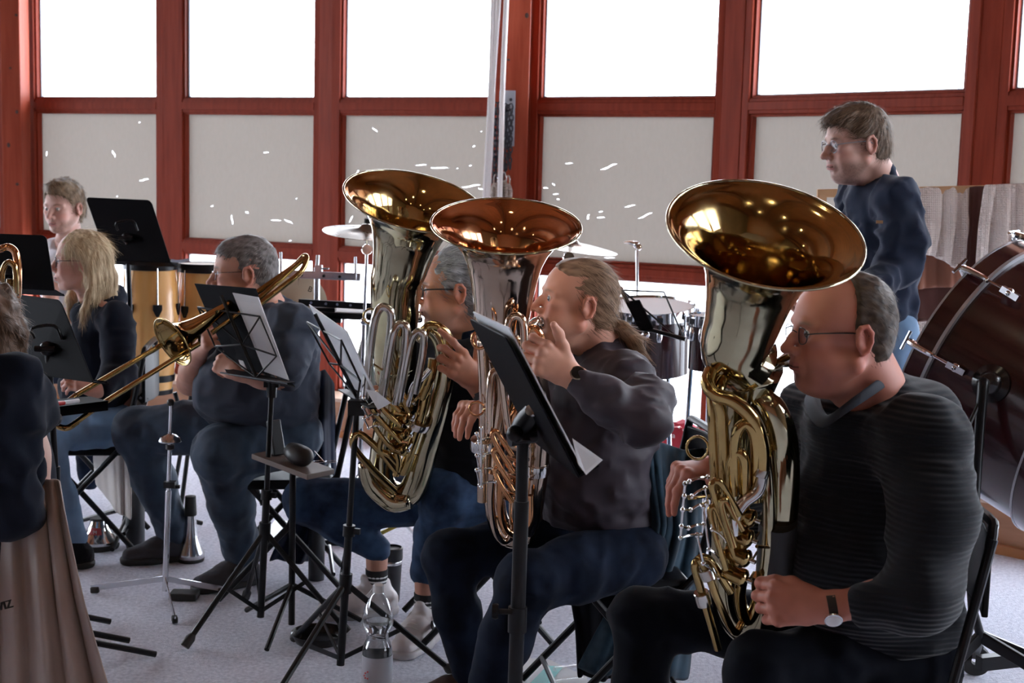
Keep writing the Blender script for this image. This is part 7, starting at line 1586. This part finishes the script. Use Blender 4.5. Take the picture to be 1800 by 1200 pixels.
# ---------------- red bag on the bench ----------------
redm = M('red_felt', (.62, .03, .06), .7, col2=(.70, .05, .09), scale=6); redd = M('dark_red_felt', (.36, .015, .03), .7)
Yg = 6.68
bg_ = thing('gift_bag', 'red bag with silver bits standing on the bench under the window', 'bag', V(at(1196, 790, Yg).x, Yg, .225))
zb = .228; X = lambda px: at(px, 790, Yg).x
ztop = at(0, 756, Yg).z - .0
part(bg_, 'box', redd, lambda q: q.box(V((X(1165) + X(1206)) / 2, Yg + .03, zb + .055), (X(1206) - X(1165), .10, .11)), bevel=.003)
part(bg_, 'side_panel', redm, lambda q: (q.sheet([[at(1150, 764, Yg), at(1163, 752, Yg)], [at(1158, 772, Yg), at(1165, 764, Yg - .02)], [at(1163, 800, Yg), at(1166, 800, Yg - .02)]], .003), q.sheet([[at(1208, 770, Yg - .02), at(1215, 762, Yg), at(1239, 753, Yg + .04)], [at(1207, 790, Yg - .02), at(1216, 785, Yg), at(1240, 785, Yg + .04)], [at(1206, 815, Yg - .02), at(1216, 810, Yg), at(1239, 810, Yg + .04)]], .003)))
part(bg_, 'bow', redm, lambda q: (q.sheet([[at(1162, 744, Yg + .03), at(1168, 737, Yg + .04), at(1180, 741, Yg + .04), at(1190, 742, Yg)], [at(1164, 747, Yg), at(1174, 745, Yg), at(1184, 748, Yg), at(1196, 746, Yg - .02)], [at(1163, 752, Yg), at(1174, 750, Yg - .02), at(1184, 750, Yg - .02), at(1200, 748, Yg - .03)]], .004), q.sheet([[at(1186, 743, Yg), at(1200, 737, Yg + .02), at(1214, 741, Yg), at(1224, 749, Yg)], [at(1192, 746, Yg - .02), at(1204, 744, Yg - .03), at(1216, 750, Yg - .03), at(1226, 757, Yg)], [at(1200, 752, Yg - .03), at(1208, 762, Yg - .05), at(1215, 766, Yg - .05), at(1224, 762, Yg - .02)]], .004)))
part(bg_, 'silver_trim', silver, lambda q: (q.ball(at(1167, 748, Yg - .04), .012, 8, (1.2, .5, .8)), q.ball(at(1178, 748, Yg - .04), .009, 8), q.ball(at(1194, 751, Yg - .05), .006, 8), q.ball(at(1202, 755, Yg - .05), .008, 8), q.ball(at(1212, 751, Yg - .05), .007, 8)))
o_ = Vector(at(1169, 771, Yg - .06)); text('Jysa', .036, paper, bg_, V(o_.x, Yg - .022, o_.z), (1, 0, -.02), (0, 0, 1), .0006)
# ---------------- ropes and chains on the timber post ----------------
ropem = M('white_rope', (.85, .82, .80), .8, bump=.5, wave='Z', bscale=40, bdist=.002); hemp = M('hemp_rope', (.42, .36, .31), .9, bump=.8, wave='Z', bscale=22, bdist=.004, bstretch=(1, 1, 1)); ironm = M('dark_iron', (.06, .06, .07), .4, metal=.7)
Yc = 7.50
bk = tag(MB().box(at(891, 208, Yc + .035), (.087, .014, .30)).build('bracket_plate', M('galvanised', (.35, .37, .42), .4, metal=.5), smooth=False, bevel=.002), 'grey steel plate screwed to the timber post', 'bracket')
part(bk, 'screw', ironm, lambda q: q.lathe([(0, 0), (.009, 0), (.007, .004), (0, .004)], at(898, 175, Yc + .02), (0, -1, 0), 12))
for i, (x0, x1, x2) in enumerate(((866, 862, 851), (872, 866, 855), (877, 868, 858), (890, 884, 878))):
    s_ = MB(); s_.tube([at(x0, -60, 7.40), at(x0, 0, 7.40), at(x1, 140, 7.40), at((x1 + x2) / 2, 260, 7.40), at(x2, 360, 7.42), at(x2 - 2, 470, 7.42)], .014 if i == 3 else .011, 10, smooth=6)
    tag(s_.build('pull_rope', ropem), 'white rope hanging down the post, the separate right-hand strand' if i == 3 else 'thin white rope hanging in the bundle left of the post', 'rope', None if i == 3 else 'ropes bundled left of the post')
link_me = None; rnd = random.Random(3)
for ci, (x0, y0, y1) in enumerate(((872, 186, 318), (878, 186, 316), (888, 188, 312), (893, 190, 300), (899, 188, 300))):
    s_ = MB(); y = y0; k = 0
    while y < y1:
        c = Vector(at(x0 + rnd.uniform(-.7, .7) - (y - y0) * .03, y, Yc - .03)); flip = k % 2
        s_.tube([c + V(.011 * math.cos(a) * (0.35 if flip else 1), .011 * math.cos(a) * (1 if flip else .25), .019 * math.sin(a)) for a in [2 * PI * q / 10 for q in range(10)]], .0045, 6, closed=True); y += 9.4; k += 1
    tag(s_.build('hanging_chain', ironm), 'dark link chain hanging from the steel plate on the post', 'chain', 'chains on the timber post')
for x0, y0 in ((871, 310), (886, 306), (893, 312)):
    h_ = thing('hemp_loop', 'spliced hemp rope end with a steel hook below the chains', 'rope', at(x0, y0, Yc - .03), group='rope ends under the chains')
    part(h_, 'hook', chrome, lambda q: q.tube([Vector(at(x0, y0 + 6, Yc - .04)) + V(.010 * math.cos(a), 0, .03 * math.sin(a)) for a in [2 * PI * i / 12 for i in range(12)]], .004, 6, closed=True))
    part(h_, 'rope', hemp, lambda q: (q.tube([at(x0, y0 + 12, Yc - .04), at(x0 - 4, y0 + 24, Yc - .04), at(x0 - 3, y0 + 44, Yc - .04), at(x0 - 2, y0 + 80, Yc - .04)], .014, 10, smooth=4), q.tube([at(x0, y0 + 12, Yc - .05), at(x0 + 4, y0 + 24, Yc - .06), at(x0 + 3, y0 + 44, Yc - .06), at(x0 + 4, y0 + 80, Yc - .06)], .012, 10, smooth=4)))
